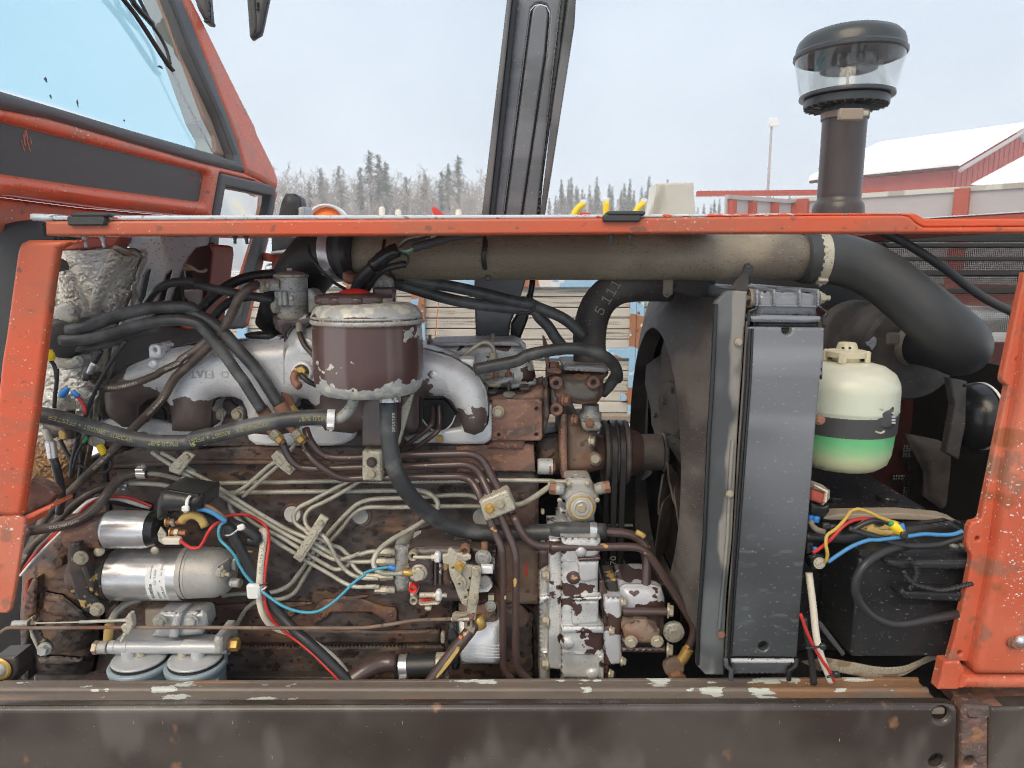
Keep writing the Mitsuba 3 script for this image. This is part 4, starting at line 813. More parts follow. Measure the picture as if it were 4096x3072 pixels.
# timing end of the block (rust brown column behind the pipes)
part(EN, 'timing_flange', plate(K('E3', [(1400, 260), (1600, 280), (1785, 350), (1790, 890), (1610, 890), (1380, 880), (1360, 600)]), 1.232, .1, .012), 'pump', True)
part(EN, 'timing_flange_lower', plate(K('E3', [(1390, 890), (1610, 900), (1740, 1000), (1745, 1600), (1560, 1600), (1430, 1600), (1380, 1000)]), 1.22, .1, .02), 'block', True)
part(EN, 'red_paint', plate(K('E3', [(1660, 470), (1672, 490), (1680, 560), (1675, 620), (1660, 600), (1655, 520)]), 1.2305, .002, .0006), 'red')

# ---------------------------------------------------------------- intake manifold
MF = thing('intake_manifold', 'silver intake manifold with brown paint peeling off its curved runners', 'manifold')
out = K('C1', [(900, 330), (930, 230), (1000, 140), (1100, 60)], 'B1', [(1310, 1470), (1540, 1370), (1900, 1310)], 'B2', [(380, 1322), (700, 1285), (1010, 1270), (1060, 1180), (1340, 1140)], 'B3', [(300, 1370), (700, 1378), (950, 1450), (1100, 1535)], 'C3', [(1230, 160), (1290, 280), (1312, 420), (1305, 620), (1250, 700), (1170, 735), (1070, 705), (1040, 600), (1005, 500), (950, 410), (870, 356), (700, 344), (650, 362), (640, 400), (645, 650), (600, 705), (520, 712), (420, 700), (300, 690), (60, 690)],
        'C2', [(1640, 720), (1380, 690), (1300, 560), (1290, 470), (1220, 390), (1130, 372), (1100, 420), (1080, 700), (900, 740), (700, 720), (640, 620), (620, 480), (580, 395), (500, 362), (360, 362), (310, 395), (290, 470), (285, 640), (200, 700), (0, 700)], 'C1', [(1560, 690), (1540, 450), (1500, 380), (1400, 368), (1320, 390), (1250, 450), (1235, 640), (1100, 660), (960, 560), (915, 480)])
part(MF, 'body', pillow(poly_of(out, YP(1.185), .002), YP(1.185), .09, .036, .010), 'manifold', True)
for c, pts in (('C3', [(500, 720), (560, 700), (910, 640), (1040, 620), (1310, 390), (1420, 410), (1460, 450), (1400, 640), (1340, 740), (1270, 780), (1000, 785), (800, 770), (560, 775)]), ('C2', [(690, 740), (640, 600), (1130, 420), (1360, 600), (1640, 560), (1750, 520), (1755, 600), (1690, 730), (1600, 780), (1470, 800), (900, 798), (760, 790)]),
               ('C2', [(290, 640), (300, 430), (420, 420), (475, 480), (420, 600), (340, 760)]), ('C2', [(545, 440), (600, 415), (640, 440), (640, 600), (590, 560)]), ('C1', [(900, 560), (1230, 500), (1560, 560), (1943, 640), (1943, 800), (1000, 760)]), ('C1', [(1250, 480), (1300, 440), (1380, 540), (1420, 660), (1360, 680)])):
    part(MF, 'flange', plate(K(c, pts), 1.248, .03, .008, .002), 'cover' if c == 'C1' else 'alu', True)
for c, p in (('C3', (1405, 465)), ('C2', (402, 488)), ('C2', (590, 490)), ('C1', (872, 520)), ('C1', (885, 735))): bolts(MF, K(c, [p]), 1.236, 19, 'bolt')
part(MF, 'bolt', lathe(0.45, [(0, .006), (.014, .006), (.016, .002), (.016, 0)], at(K('C3', [(850, 722)]), 1.244)[0], (0, -1, 0), 20), 'ochre')
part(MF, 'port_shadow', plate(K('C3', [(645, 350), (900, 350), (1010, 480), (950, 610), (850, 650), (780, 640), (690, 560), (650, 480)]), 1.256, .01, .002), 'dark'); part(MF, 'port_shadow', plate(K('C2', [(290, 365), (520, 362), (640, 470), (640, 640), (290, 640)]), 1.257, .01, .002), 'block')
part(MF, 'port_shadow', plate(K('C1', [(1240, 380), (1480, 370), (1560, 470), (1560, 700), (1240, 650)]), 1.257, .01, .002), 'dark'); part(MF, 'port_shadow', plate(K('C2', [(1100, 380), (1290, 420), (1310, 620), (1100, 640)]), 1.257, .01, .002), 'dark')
part(MF, 'port_ring', sweep(spline(at(K('C3', [(650, 470), (700, 560), (780, 640), (870, 650), (950, 600), (1000, 500)]), 1.25), .006), .0016, 6), 'alu', True)
part(MF, 'lug', plate(K('B1', [(1400, 1450), (1398, 1350), (1420, 1322), (1470, 1318), (1510, 1345), (1520, 1420), (1500, 1460)]), 1.18, .02, .006, holes=[disc(K('B1', [(1458, 1376)]), 1.18, 9)]), 'alu', True)
part(MF, 'lug', plate(K('B1', [(1470, 1320), (1530, 1300), (1568, 1330), (1570, 1380), (1520, 1400)]), 1.20, .03, .006), 'alu', True)
for c, p, r in (('C3', (797, 113), .0068), ('B2', (1245, 1340), .0145), ('C1', (1450, 20), .0075)):
    part(MF, 'boss', lathe([(0, .003), (r * .86, .003), (r, .0), (r * 1.1, -.006)], at(K(c, [p]), 1.186)[0], (0, -1, 0), 26), 'alu', True)
part(MF, 'top_cap', plate(K('B2', [(910, 1100), (925, 1040), (1330, 1035), (1340, 1090), (1230, 1170), (1090, 1150), (1040, 1210), (1020, 1340), (1005, 1240), (930, 1180)]), 1.19, .08, .012), 'injpump', True)
part(MF, 'seam', sweep(at(K('B2', [(1034, 1300), (1034, 1640)], 'C2', [(1040, 200)]), 1.186), .0016, 6), 'cast', True)
part(MF, 'end_cap', plate(K('G4', [(410, 740), (545, 740), (548, 830), (500, 800), (440, 775)]), 1.20, .04, .004), 'cover', True)
text_at('FIAT', .0125, K('C2', [(260, 113)]), 1.186, 180, 'cast', MF, 'cast_letters', .003)
q = K('C2', [(440, 85), (505, 85), (505, 142), (440, 142)]); part(MF, 'cast_logo', pillow(poly_of(q, YP(1.184)).difference(poly_of(q, YP(1.184)).buffer(-.0018)), YP(1.184), .01, .0006), 'cast')
# plug with cable in the manifold
PL = thing('manifold_sensor', 'brass sensor with a black cable screwed into the manifold beside the reservoir', 'sensor')
o = at(K('C2', [(1200, 90)]), 1.178)[0]
part(PL, 'ring', lathe(0.46, [(.026, .0), (.032, .004), (.038, .0), (.040, -.01)], o, (0, -1, 0), 30), 'alu', True); part(PL, 'recess', lathe(0.46, [(0, .003), (.028, .002)], o, (0, -1, 0), 24), 'boltdark'); part(PL, 'hexagon', hexhead(0.5, o, (.1, -1, .2), .019, .022), 'brass', 30)
part(PL, 'elbow', sweep(spline(at(K('C2', [(1150, 90), (1125, 140), (1140, 190), (1180, 230)]), [1.16, 1.155, 1.15, 1.145]), .004), .0065, 10), 'boltrust', True)
part(PL, 'cable', sweep(spline(at(K('C2', [(1190, 110), (1250, 170), (1340, 215), (1460, 240)]), [1.15, 1.145, 1.15, 1.16]), .005), .0045, 10), 'black', True)

# ---------------------------------------------------------------- thermostat housing, water pump, belts, fan
TH = thing('thermostat_housing', 'rusty cast thermostat housing with open bosses below the black loop hose', 'housing')
part(TH, 'body', plate(K('G4', [(1205, 905), (1290, 885), (1400, 880), (1745, 868), (1735, 905), (1700, 930), (1700, 1060), (1680, 1100), (1640, 1150), (1500, 1160), (1400, 1150), (1350, 1140), (1330, 1235), (1210, 1250)]), 1.262, .13, .016), 'rust', True)
part(TH, 'recess', plate(K('G4', [(1330, 935), (1570, 930), (1590, 1000), (1660, 1020), (1640, 1110), (1560, 1130), (1400, 1110), (1340, 1080)]), 1.252, .02, .012), 'shroud', True)
for p in ((1273, 955), (1602, 950), (1273, 1190)):
    o = at(K('G4', [p]), 1.25)[0]; part(TH, 'boss', lathe(0.5, [(.0095, -.012), (.0095, .006), (.0215, .006), (.024, .002), (.025, -.03)], o, (0, -1, 0), 24), 'rust', True); part(TH, 'hole', lathe(0.5, [(0, 0), (.0096, 0)], o + [0, .004, 0], (0, -1, 0), 14), 'dark')
part(TH, 'rib', plate(K('G4', [(1225, 1000), (1262, 1005), (1262, 1060), (1290, 1090), (1285, 1145), (1225, 1150)]), 1.255, .02, .006), 'shroud', True)
part(TH, 'cover', plate(K('G4', [(1335, 800), (1400, 795), (1700, 800), (1742, 815), (1740, 855), (1700, 870), (1340, 848)]), 1.25, .12, .008), 'cast', True)
for x, y in ((1378, 785), (1670, 800)): part(TH, 'bolt', hexhead(0.5, at(K('G4', [(x, y)]), 1.275)[0] - [0, 0, .006], (0, 0, 1), .015, .015), 'boltrust', 30)
part(TH, 'plug', hexhead(0.55, at(K('G4', [(1350, 1105)]), 1.25)[0], (.9, -.5, 0), .016, .016), 'boltrust', 30)
part(TH, 'angle_bracket', plate(K('G4', [(1160, 558), (1175, 560), (1215, 660), (1208, 830), (1310, 835), (1318, 870), (1300, 880), (1195, 865), (1160, 600)]), 1.245, .05, .003), 'rust')
part(TH, 'bracket_bolt', hexhead(0.55, at(K('G4', [(1252, 820)]), 1.255)[0], (0, 0, 1), .018, .020), 'boltrust', 30)
BC = thing('bypass_connector', 'pale aluminium connector between thermostat housing and water pump', 'connector')
c0 = at(K('G4', [(1572, 1260)]), 1.31)[0]; mm = metres(K('G4', [(1572, 1260)])[0], 1.31) / 2.212
part(BC, 'sleeve', lathe([(74 * mm, 118 * mm), (80 * mm, 50 * mm), (100 * mm, 44 * mm), (100 * mm, -30 * mm), (92 * mm, -40 * mm), (90 * mm, -120 * mm)], c0, (0, 0, 1), 32), 'valve', True)
part(BC, 'flange', plate(K('G4', [(1498, 1300), (1660, 1300), (1680, 1340), (1650, 1385), (1540, 1385), (1505, 1360)]), 1.255, .05, .006), 'valve', True); bolts(BC, K('G4', [(1568, 1312)]), 1.248, 15, 'boltrust')
WP_ = thing('water_pump', 'rust brown water pump casting with a socket plug in front', 'pump')
YA = 1.38; ca = at(K('C4', [(560, 850)]), YA)[0]; mp_ = metres(K('C4', [(560, 850)])[0], YA) / 2.3695
ax_ = lambda x, y=850, Y=YA: np.array([at(K('C4', [(x, y)]), Y)[0][0], Y, ca[2]])
part(WP_, 'volute', plate(K('C4', [(360, 520), (440, 505), (520, 545), (560, 645), (720, 640), (700, 720), (680, 860), (735, 930), (735, 1020), (640, 1080), (380, 1105), (345, 1000), (350, 700)]), 1.265, .2, .03, ds=.012), 'pump', True)
part(WP_, 'flange', plate(K('C4', [(340, 480), (400, 500), (405, 1105), (345, 1105), (330, 800)]), 1.25, .15, .006), 'rust', True)
part(WP_, 'boss', lathe(0.42, [(0, .018), (.022, .018), (.027, .010), (.028, -.03)], at(K('C4', [(668, 918)]), 1.258)[0], (0, -1, 0), 26), 'pump', True)
o = at(K('C4', [(668, 916)]), 1.236)[0]; part(WP_, 'socket_plug', join(lathe(0.45, [(.006, -.004), (.006, .003), (.016, .003), (.018, 0), (.018, -.006)], o, (0, -1, 0), 22), lathe(0.45, [(0, 0), (.0065, 0)], o, (0, -1, 0), 6)), 'bolt', 30)
for p in ((625, 745), (462, 545)): part(WP_, 'bolt', hexhead(0.58, at(K('C4', [p]), 1.27)[0], (1, -.35, 0), .015, .014), 'bolt' if p[0] > 600 else 'boltrust', 30)
part(WP_, 'inlet', lathe([(.03, 0), (.026, .03), (.03, .034), (.03, .06)], ax_(80, Y=1.36), (1, 0, 0), 30), 'shroud', True)
part(WP_, 'stub', lathe(0.5, [(0, .0), (.028, 0), (.030, .01), (.030, .055)], at(K('C4', [(120, 985)]), 1.27)[0], (1, 0, 0), 24), 'sheet', True); part(WP_, 'stub_nut', hexhead(0.5, at(K('C4', [(240, 990)]), 1.27)[0], (1, 0, 0), .024, .018), 'boltrust', 30)
part(WP_, 'back_casting', plate(K('C4', [(100, 760), (180, 700), (300, 680), (350, 700), (360, 1090), (130, 1080), (95, 950)]), 1.29, .1, .02), 'block', True)
part(WP_, 'bearing_neck', lathe(0.48, [(.080, 0), (.072, .03), (.070, .05), (.070, .08)], ax_(640), (1, 0, 0), 36), 'rust', True)
PU = thing('fan_pulley', 'dark brown double belt pulley and hub on the water pump shaft', 'pulley')
X = [ax_(x)[0] - ax_(735)[0] for x in (735, 760, 790, 840, 865, 915, 950, 965, 1000, 1105, 1115, 1285)]
R = 308 * mp_
part(PU, 'wheel', lathe([(0, X[0]), (R, X[0]), (R, X[0] + .006), (R * .84, X[2] + .004), (R * .84, X[3] - .004), (R, X[3] + .003), (R * .98, X[4] - .002), (R * .84, X[4] + .004), (R * .84, X[5] - .004), (R, X[5] + .004), (R, X[6]), (R * .96, X[7]), (R * .75, X[7])], ax_(735), (1, 0, 0), 48), 'shroud', 30)
part(PU, 'hub', lathe([(R * .76, X[7] - .004), (R * .74, X[8]), (R * .66, X[9] - .01), (R * .55, X[9])], ax_(735), (1, 0, 0), 36), 'pipe', True)
part(PU, 'spacer', lathe([(R * .56, X[9] - .004), (R * .56, X[11]), (0, X[11])], ax_(735), (1, 0, 0), 36), 'shroud', 30)
part(PU, 'paint_patch', lathe([(R * .562, X[10] + .004), (R * .562, X[11] - .012)], ax_(735), (1, 0, 0), 36), 'shroud')
zb = at(K('E4', [(850, 660)]), YA)[0][2]
for i, x in enumerate((790, 865)):
    xa, xb = ax_(x)[0], ax_(x + 50)[0]; lo, hi = Point(YA, zb).buffer(.05, 24), Point(YA, ca[2]).buffer(R * 1.0, 24)
    ring = unary_union([lo, hi]).convex_hull; ring = ring.difference(ring.buffer(-.011))
    k = thing('drive_belt', ('black ribbed fan belt nearer the engine on the pulley', 'black fan belt nearer the fan on the pulley')[i], 'belt', None)
    scene[k] = shape(pillow(ring, XP(xb), xb - xa, .0015, .008), 'conduit', 30)
    mt = meshkit.text_mesh('6070', .011, .0002); v = mt.vertices
    o = np.array([(xa + xb) / 2, at(K('E4', [(800, 560)]), 1.3)[0][1] - .0, at(K('E4', [(800, 585 - 25 * i)]), 1.31)[0][2]])
    if i == 0: mt.vertices = np.stack([o[0] + .004 - v[:, 1], np.full(len(v), YA - R - .0075) - v[:, 2], o[2] + v[:, 0]], 1); part(k, 'lettering', mt, 'ink', False)
CP = thing('crank_pulley', 'dark grooved crank pulley behind the steel suction pipe', 'pulley')
xa, xb = ax_(770)[0], ax_(1080)[0]
part(CP, 'wheel', lathe(.64, [(.04, 0), (.076, 0), (.066, .012), (.066, .02), (.078, .03), (.066, .042), (.066, .05), (.078, .06), (.07, .07), (.05, .075), (.05, .15), (.035, .152), (0, .152)], (xa, YA, zb), (1, 0, 0), 40), 'shroud', 30)
FN = thing('cooling_fan', 'black steel cooling fan with riveted blades in front of the shroud', 'fan')
xf = ax_(1290)[0] + .004; oc = np.array([xf, YA, ca[2]])
part(FN, 'hub', lathe(0.6, [(0, .012), (.03, .012), (.06, .008), (.066, .0), (.06, -.004), (0, -.004)], oc, (1, 0, 0), 36), 'shroud', 30)
for i in range(6):
    a = math.radians(-104 + 60 * i + (6 if i % 2 else 0)); rd = np.array([0, -math.cos(a) * 1.0, math.sin(a)]); tg = np.cross([1, 0, 0], rd)
    def bl(pts, tw, th, off):
        V = []
        for r, w in pts:
            for s in (-1, 1):
                cw = tw
                for d in (-th, th): V.append(oc + rd * r + (tg * math.cos(cw) + np.array([1, 0, 0]) * math.sin(cw)) * (w * s) + np.array([off + d, 0, 0]))
        return trimesh.convex.convex_hull(np.array(V))
    b = part(FN, 'blade', bl([(.10, .032), (.12, .042), (.20, .050), (.246, .038)], .62, .0012, .022), 'shroud', False)
    part(b, 'arm', bl([(.04, .026), (.09, .036), (.13, .030), (.145, .016)], .55, .0018, .012), 'shroud', False)
    for r, w in ((.10, .02), (.10, -.02), (.13, 0)):
        part(b, 'rivet', lathe([(0, .004), (.004, .003), (.006, 0)], oc + rd * r + (tg * math.cos(.55) + np.array([1, 0, 0]) * math.sin(.55)) * w + np.array([.010, 0, 0]), (-1, 0, 0), 10), 'rubber', True)
k = thing('splash_guard', 'dark glossy panel standing behind the fan belts', 'panel'); q = at(K('C4', [(700, 1080), (1040, 1650)]), 1.50)  # plain dark panel filling the space behind the belts, no guard
part(k, 'sheet', span(q[0], [q[1][0], 1.505, q[1][2]], .002), 'blackgloss')
q = at(K('E4', [(560, 122), (1025, 135)]), 1.46); part(k, 'rail', span(q[0], [q[1][0], 1.47, q[1][2]], .001), 'sheet')
# ---------------------------------------------------------------- fan shroud, radiator, intake pipe, snorkel, exhaust guard, bottle, batteries
SH = thing('fan_shroud', 'dusty black fan shroud with a round opening between fan and radiator', 'shroud')
nA = 72; th = np.arange(nA) * 2 * np.pi / nA
YC, RS = 1.40, .258; zc_ = ca[2] - .012; xs, xr = .288, .342
zt_, zb_ = at(K('B5', [(385, 925)]), 1.06)[0][2], at(K('E5', [(220, 1500)]), 1.06)[0][2]
def rect_pt(t):
    c, s = math.cos(t), math.sin(t); hy, hu, hd = .335, zt_ - zc_, zc_ - zb_
    k = min(hy / abs(c) if abs(c) > 1e-6 else 9, (hu if s > 0 else hd) / abs(s) if abs(s) > 1e-6 else 9); return np.array([YC + c * k, zc_ + s * k])
L = [[] for _ in range(6)]
for t in th:
    c = np.array([YC + RS * math.cos(t), zc_ + RS * math.sin(t)]); r = rect_pt(t)
    for i, (f, x) in enumerate(((-.0, xs + .03), (0, xs - .002), (.012, xs - .006), (.30, xs + .006), (.72, xr - .022), (1.0, xr))):
        q = c + (r - c) * f; L[i].append([x, q[0], q[1]])
V = np.vstack(L); F_ = []
for i in range(5):
    j = np.arange(nA); F_.append(np.stack([i * nA + j, i * nA + (j + 1) % nA, (i + 1) * nA + (j + 1) % nA, (i + 1) * nA + j], 1))
part(SH, 'cowl', trimesh.Trimesh(V, np.vstack([np.vstack(F_)[:, [0, 1, 2]], np.vstack(F_)[:, [0, 2, 3]]]), process=False), 'shroud', 30)
part(SH, 'core', span([xr - .006, 1.09, zb_ + .02], [xr - .002, 1.72, zt_ - .02], .001), 'dark')
part(SH, 'top_plate', plate(K('B4', [(1180, 705), (1810, 705), (1815, 925), (1460, 838), (1380, 835), (1300, 860)]), 1.30, .3, .004), 'shroud')
part(SH, 'latch', cbox(at(K('B4', [(1355, 775)]), 1.28)[0], (.018, .006, .03), .002), 'tan'); part(SH, 'latch_loop', sweep(spline(at(K('B4', [(1320, 850), (1345, 870), (1370, 850), (1345, 832), (1322, 848)]), 1.275), .003), .002, 6), 'tan', True)
sf = part(SH, 'side_flange', plate(K('B5', [(385, 925), (490, 815), (600, 812), (690, 822), (668, 1100), (632, 1659)], 'C5', [(640, 0), (600, 600), (545, 1659)], 'E5', [(490, 800), (462, 1545), (290, 1540), (208, 1455), (240, 700)], 'C5', [(280, 1659), (330, 600), (358, 0)]), 1.055, .012, .003, ds=.01), 'flange')
part(sf, 'ridge', sweep(at(K('C5', [(545, 740), (520, 1100), (498, 1659)], 'E5', [(455, 700), (420, 1100)]), 1.053), .003, 6), 'flange', True)
part(sf, 'edge', sweep(at(K('B5', [(385, 940), (355, 1659)], 'C5', [(320, 700), (280, 1659)], 'E5', [(222, 1100), (212, 1440)]), 1.052), .0035, 6), 'blackgloss', True)
part(sf, 'peak', plate(K('B5', [(520, 806), (560, 740), (640, 640), (665, 560), (700, 545), (745, 580), (745, 630), (700, 660), (695, 830), (600, 812)]), 1.075, .004, .0015), 'shroud')
bolts(sf, K('B5', [(605, 1300)], 'C5', [(520, 1247)]), 1.05, 12, 'bolt'); bolts(sf, K('E5', [(440, 1160)]), 1.05, 12, 'boltrust', h=.5)
part(sf, 'seam', sweep(at(K('B5', [(682, 1100), (650, 1659)], 'C5', [(600, 900), (560, 1659)], 'E5', [(500, 1000), (478, 1440)]), 1.05), .002, 6), 'shroud', True)
RD = thing('radiator', 'grey-black radiator side cover with a notch at its top', 'radiator')
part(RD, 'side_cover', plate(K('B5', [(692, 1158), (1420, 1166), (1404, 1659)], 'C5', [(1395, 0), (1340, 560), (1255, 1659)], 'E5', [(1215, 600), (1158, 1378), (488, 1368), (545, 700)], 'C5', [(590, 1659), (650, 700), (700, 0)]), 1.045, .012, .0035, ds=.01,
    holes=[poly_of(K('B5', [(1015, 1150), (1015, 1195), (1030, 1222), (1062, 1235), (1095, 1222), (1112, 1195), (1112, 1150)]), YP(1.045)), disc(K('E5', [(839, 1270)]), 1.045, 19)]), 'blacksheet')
for pts in ([(735, 1172), (715, 1659)], [(708, 1172), (688, 1659)]): part(RD, 'folded_edge', sweep(np.vstack([at(K('B5', pts), 1.0445), at(K('E5', [(pts[1][0] - 145, 700), (pts[1][0] - 185, 1360)]), 1.0445)]), .0022, 8), 'blackgloss', True)
q = at(K('B5', [(700, 1100), (1405, 700)]), 1.07); qb = at(K('E5', [(540, 1440), (1110, 1440)]), 1.07)
part(RD, 'core', trimesh.convex.convex_hull(np.array([[x, y, z] for y in (1.062, 1.7) for x, z in ((q[0][0] + .004, q[0][2]), (q[1][0] - .006, q[0][2]), (q[0][0] + .004, qb[0][2]), (q[1][0] - .006, qb[0][2]))])), 'dark', False)
zz = np.linspace(at(K('B5', [(900, 1236)]), 1.06)[0][2], at(K('B5', [(900, 1120)]), 1.06)[0][2], 9)
for z in zz: part(RD, 'fin', span([q[0][0] + .01, 1.056, z], [q[1][0] - .012, 1.064, z + .0012], .0004), 'rubber', False)
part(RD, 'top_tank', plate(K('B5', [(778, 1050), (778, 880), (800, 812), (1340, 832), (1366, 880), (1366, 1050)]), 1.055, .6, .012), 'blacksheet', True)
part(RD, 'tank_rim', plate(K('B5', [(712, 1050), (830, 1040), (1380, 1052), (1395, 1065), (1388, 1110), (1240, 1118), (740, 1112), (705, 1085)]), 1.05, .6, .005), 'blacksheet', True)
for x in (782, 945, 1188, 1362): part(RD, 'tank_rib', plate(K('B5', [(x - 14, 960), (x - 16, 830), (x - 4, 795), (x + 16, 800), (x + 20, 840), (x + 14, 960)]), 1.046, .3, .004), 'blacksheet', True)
part(RD, 'tank_ledge', sweep(at(K('B5', [(790, 955), (1370, 960)]), 1.052), .0015, 8), 'blacksheet', True)
part(RD, 'frame_strap', sweep(spline(at(K('B5', [(1375, 960), (1380, 985), (1430, 1012), (1432, 1035), (1410, 1060), (1414, 1160)]), 1.05), .005), .0028, 6), 'blackgloss', True); part(RD, 'frame_strap', sweep(spline(at(K('B5', [(775, 960), (765, 985), (705, 1010), (700, 1050), (690, 1150)]), 1.05), .005), .0028, 6), 'blackgloss', True)
for x, d, mt in ((640, -1, 'bolt'), (735, 1, 'tan'), (1385, 1, 'bolt')):
    o = at(K('B5', [(x - 15, 882)]), 1.07)[0]; part(RD, 'nut', hexhead(0.5, o, (1, 0, 0), .016 if x != 735 else .022, .016 if x != 735 else .03), mt, 30)
    part(RD, 'stud', lathe(0.5, [(.008, -.02), (.008, .03), (0, .031)], o, (d, 0, 0), 10), mt)
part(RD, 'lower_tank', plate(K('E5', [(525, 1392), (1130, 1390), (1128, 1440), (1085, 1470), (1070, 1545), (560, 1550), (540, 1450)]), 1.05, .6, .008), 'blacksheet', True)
part(RD, 'lower_rim', sweep(at(K('E5', [(535, 1402), (1125, 1402)]), 1.05), .004, 8), 'sheet', True)
part(RD, 'lower_strap', sweep(at(K('E5', [(478, 1380), (485, 1450), (530, 1490), (530, 1590)]), 1.046), .004, 6), 'flange', True); part(RD, 'lower_strap', sweep(at(K('E5', [(1152, 1380), (1145, 1450), (1080, 1500), (1078, 1590)]), 1.046), .004, 6), 'blackgloss', True)
bolts(RD, K('C5', [(1375, 545)]), 1.05, 16, 'boltrust')
# intake pipe
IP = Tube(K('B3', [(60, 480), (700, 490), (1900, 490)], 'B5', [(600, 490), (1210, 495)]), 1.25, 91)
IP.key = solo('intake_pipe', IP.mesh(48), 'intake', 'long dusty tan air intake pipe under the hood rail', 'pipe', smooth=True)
t = Tube(K('G1', [(330, 1700), (500, 1150), (900, 560), (1280, 450), (1620, 440)]), [1.36, 1.34, 1.29, 1.26, 1.25], 112); t.key = solo('intake_elbow', t.mesh(40), 'black', 'black rubber elbow at the left end of the intake pipe', 'hose', smooth=True)
clamp(t, t.near(K('G1', [(1330, 400)])[0]), 'steel', .02, (-.1, -1, -.75), k=1.02)
part(t.key, 'rib', t.band(t.near(K('G1', [(1480, 400)])[0]), .01, 1.02, 40), 'rubber', True)
part(t.key, 'seam', sweep(spline(at(K('G1', [(755, 330), (780, 480), (860, 600), (1000, 780), (1180, 950), (1380, 1070)]), [1.19, 1.185, 1.18, 1.18, 1.19, 1.20]), .01), .003, 6), 'black', True)
part(t.key, 'clamp_lug', plate(K('G1', [(1300, 790), (1370, 755), (1420, 810), (1500, 830), (1530, 900), (1490, 960), (1400, 990), (1330, 950), (1300, 880)]), 1.17, .04, .012), 'boltrust', True)
EL = Tube(K('B5', [(1190, 500), (1500, 510)], 'B6', [(250, 530), (430, 590), (620, 700), (850, 880), (1050, 1050), (1250, 1230), (1340, 1330), (1270, 1370), (1080, 1345), (900, 1330)]), [1.25, 1.25, 1.25, 1.245, 1.235, 1.22, 1.205, 1.20, 1.235, 1.30, 1.36, 1.43], 99, .012)
rr = EL.R * np.interp(EL.len / EL.len[-1], [0, .12, .3, .6, .72, .82, 1], [.985, 1.0, 1.0, 1.12, 1.12, .95, .82])
EL.key = solo('intake_bend', sweep(EL.path, rr, 48), 'rubber', 'big black rubber bend from intake pipe down to the air cleaner', 'hose', smooth=True)
f = EL.near(K('B5', [(1345, 500)])[0]); clamp(EL, f, 'bracket', .0175, (0, -.55, -.84), k=1.012)
part(EL.key, 'cuff', EL.band(EL.near(K('B5', [(1255, 500)])[0]), .018, 1.006, 48), 'rubber', True)
e = part(EL.key, 'end_clamp', lathe([(.040, -.008), (.0415, -.008), (.0415, .008), (.040, .008)], at(K('B6', [(900, 1330)]), 1.395)[0], (.35, -1, 0), 36), 'tan', True); part(e, 'buckle', cbox(at(K('B6', [(700, 1265)]), 1.32)[0], (.024, .01, .022), .003), 'tan')
for c, pts in (('B3', [(1275, 285), (1280, 400), (1265, 480), (1275, 580), (1310, 690)]),):
    k = solo('cable_tie', sweep(spline(at(K(c, pts), [1.235, 1.206, 1.204, 1.212, 1.24]), .006), .0042, 6, .3, up=(1, 0, 0)), 'conduit', 'black cable tie round the middle of the intake pipe', 'cable tie', smooth=False)
    part(k, 'head', cbox(at(K('B3', [(1308, 695)]), 1.228)[0], (.010, .008, .009), .0015), 'gasket')
solo('pipe_scuff_strap', sweep(spline(at(K('B3', [(330, 300), (318, 480), (340, 560), (380, 640), (420, 700)]), [1.235, 1.165, 1.165, 1.20, 1.235]), .006), .0026, 6, .3), 'conduit', 'thin black tie holding the taped harness to the intake pipe', 'cable tie')
# small black hose top right
t = hose('overflow_hose', 'thin black hose slanting down right beside the big rubber bend', K('B6', [(560, 240), (760, 330), (950, 440), (1200, 610), (1420, 780), (1600, 900), (1750, 975), (1900, 1050)]), 1.30, 17, 'rubber')
# air cleaner
AC = thing('air_cleaner', 'black round air cleaner canister behind the green coolant bottle', 'air cleaner')
o = at(K('C6', [(880, -90)]), 1.42)[0]; r_ = 455 * metres(K('C6', [(880, -90)])[0], 1.42) / 2.3695
part(AC, 'canister', lathe([(0, .004), (r_ * .95, .004), (r_, -.004), (r_ * 1.01, -.012), (r_, -.02), (r_ * .98, -.25)], o, (0, -1, 0), 60), 'shroud', 30)
part(AC, 'flaked_patch', plate(K('B6', [(440, 1300), (480, 1290), (520, 1245), (548, 1270), (545, 1320), (500, 1380), (485, 1345), (455, 1330)]), 1.4145, .002, .0006, .001), 'sheet')
# right compartment
part(TR, 'nose_side', span([.44, 1.72, .5], [1.5, 1.735, 1.415], .002), 'darkred')
NG = part(TR, 'nose_grille', span([.44, 1.724, 1.415], [.93, 1.735, 1.50], .002), 'darkred')
part(NG, 'panel_top', span([.44, 1.724, 1.655], [1.5, 1.735, 1.69], .002), 'dark')
part(NG, 'panel_left', span([.44, 1.724, 1.50], [.90, 1.735, 1.655], .002), 'dark')
def perforated(x0, x1, z0, z1, Y, p, t):
    t = t * .76; ms = []
    for x in np.arange(x0, x1, p): ms.append(trimesh.creation.box((t, .001, z1 - z0)).apply_translation((x, Y, (z0 + z1) / 2)))
    for z in np.arange(z0, z1, p): ms.append(trimesh.creation.box((x1 - x0, .0011, t)).apply_translation(((x0 + x1) / 2, Y, z)))
    return join(*ms)
part(NG, 'mesh', perforated(.90, 1.5, 1.44, 1.70, 1.728, .0046, .0028), 'dark', False, kind='stuff')
for y in (383, 512, 650, 820): z = at(K('B6', [(1500, y)]), 1.71)[0][2]; part(NG, 'slat', span([.88, 1.70, z - .006], [1.5, 1.722, z + .006], .003), 'dark')
k = thing('lower_grille', 'pale patches of perforated grille low behind the battery', 'grille')
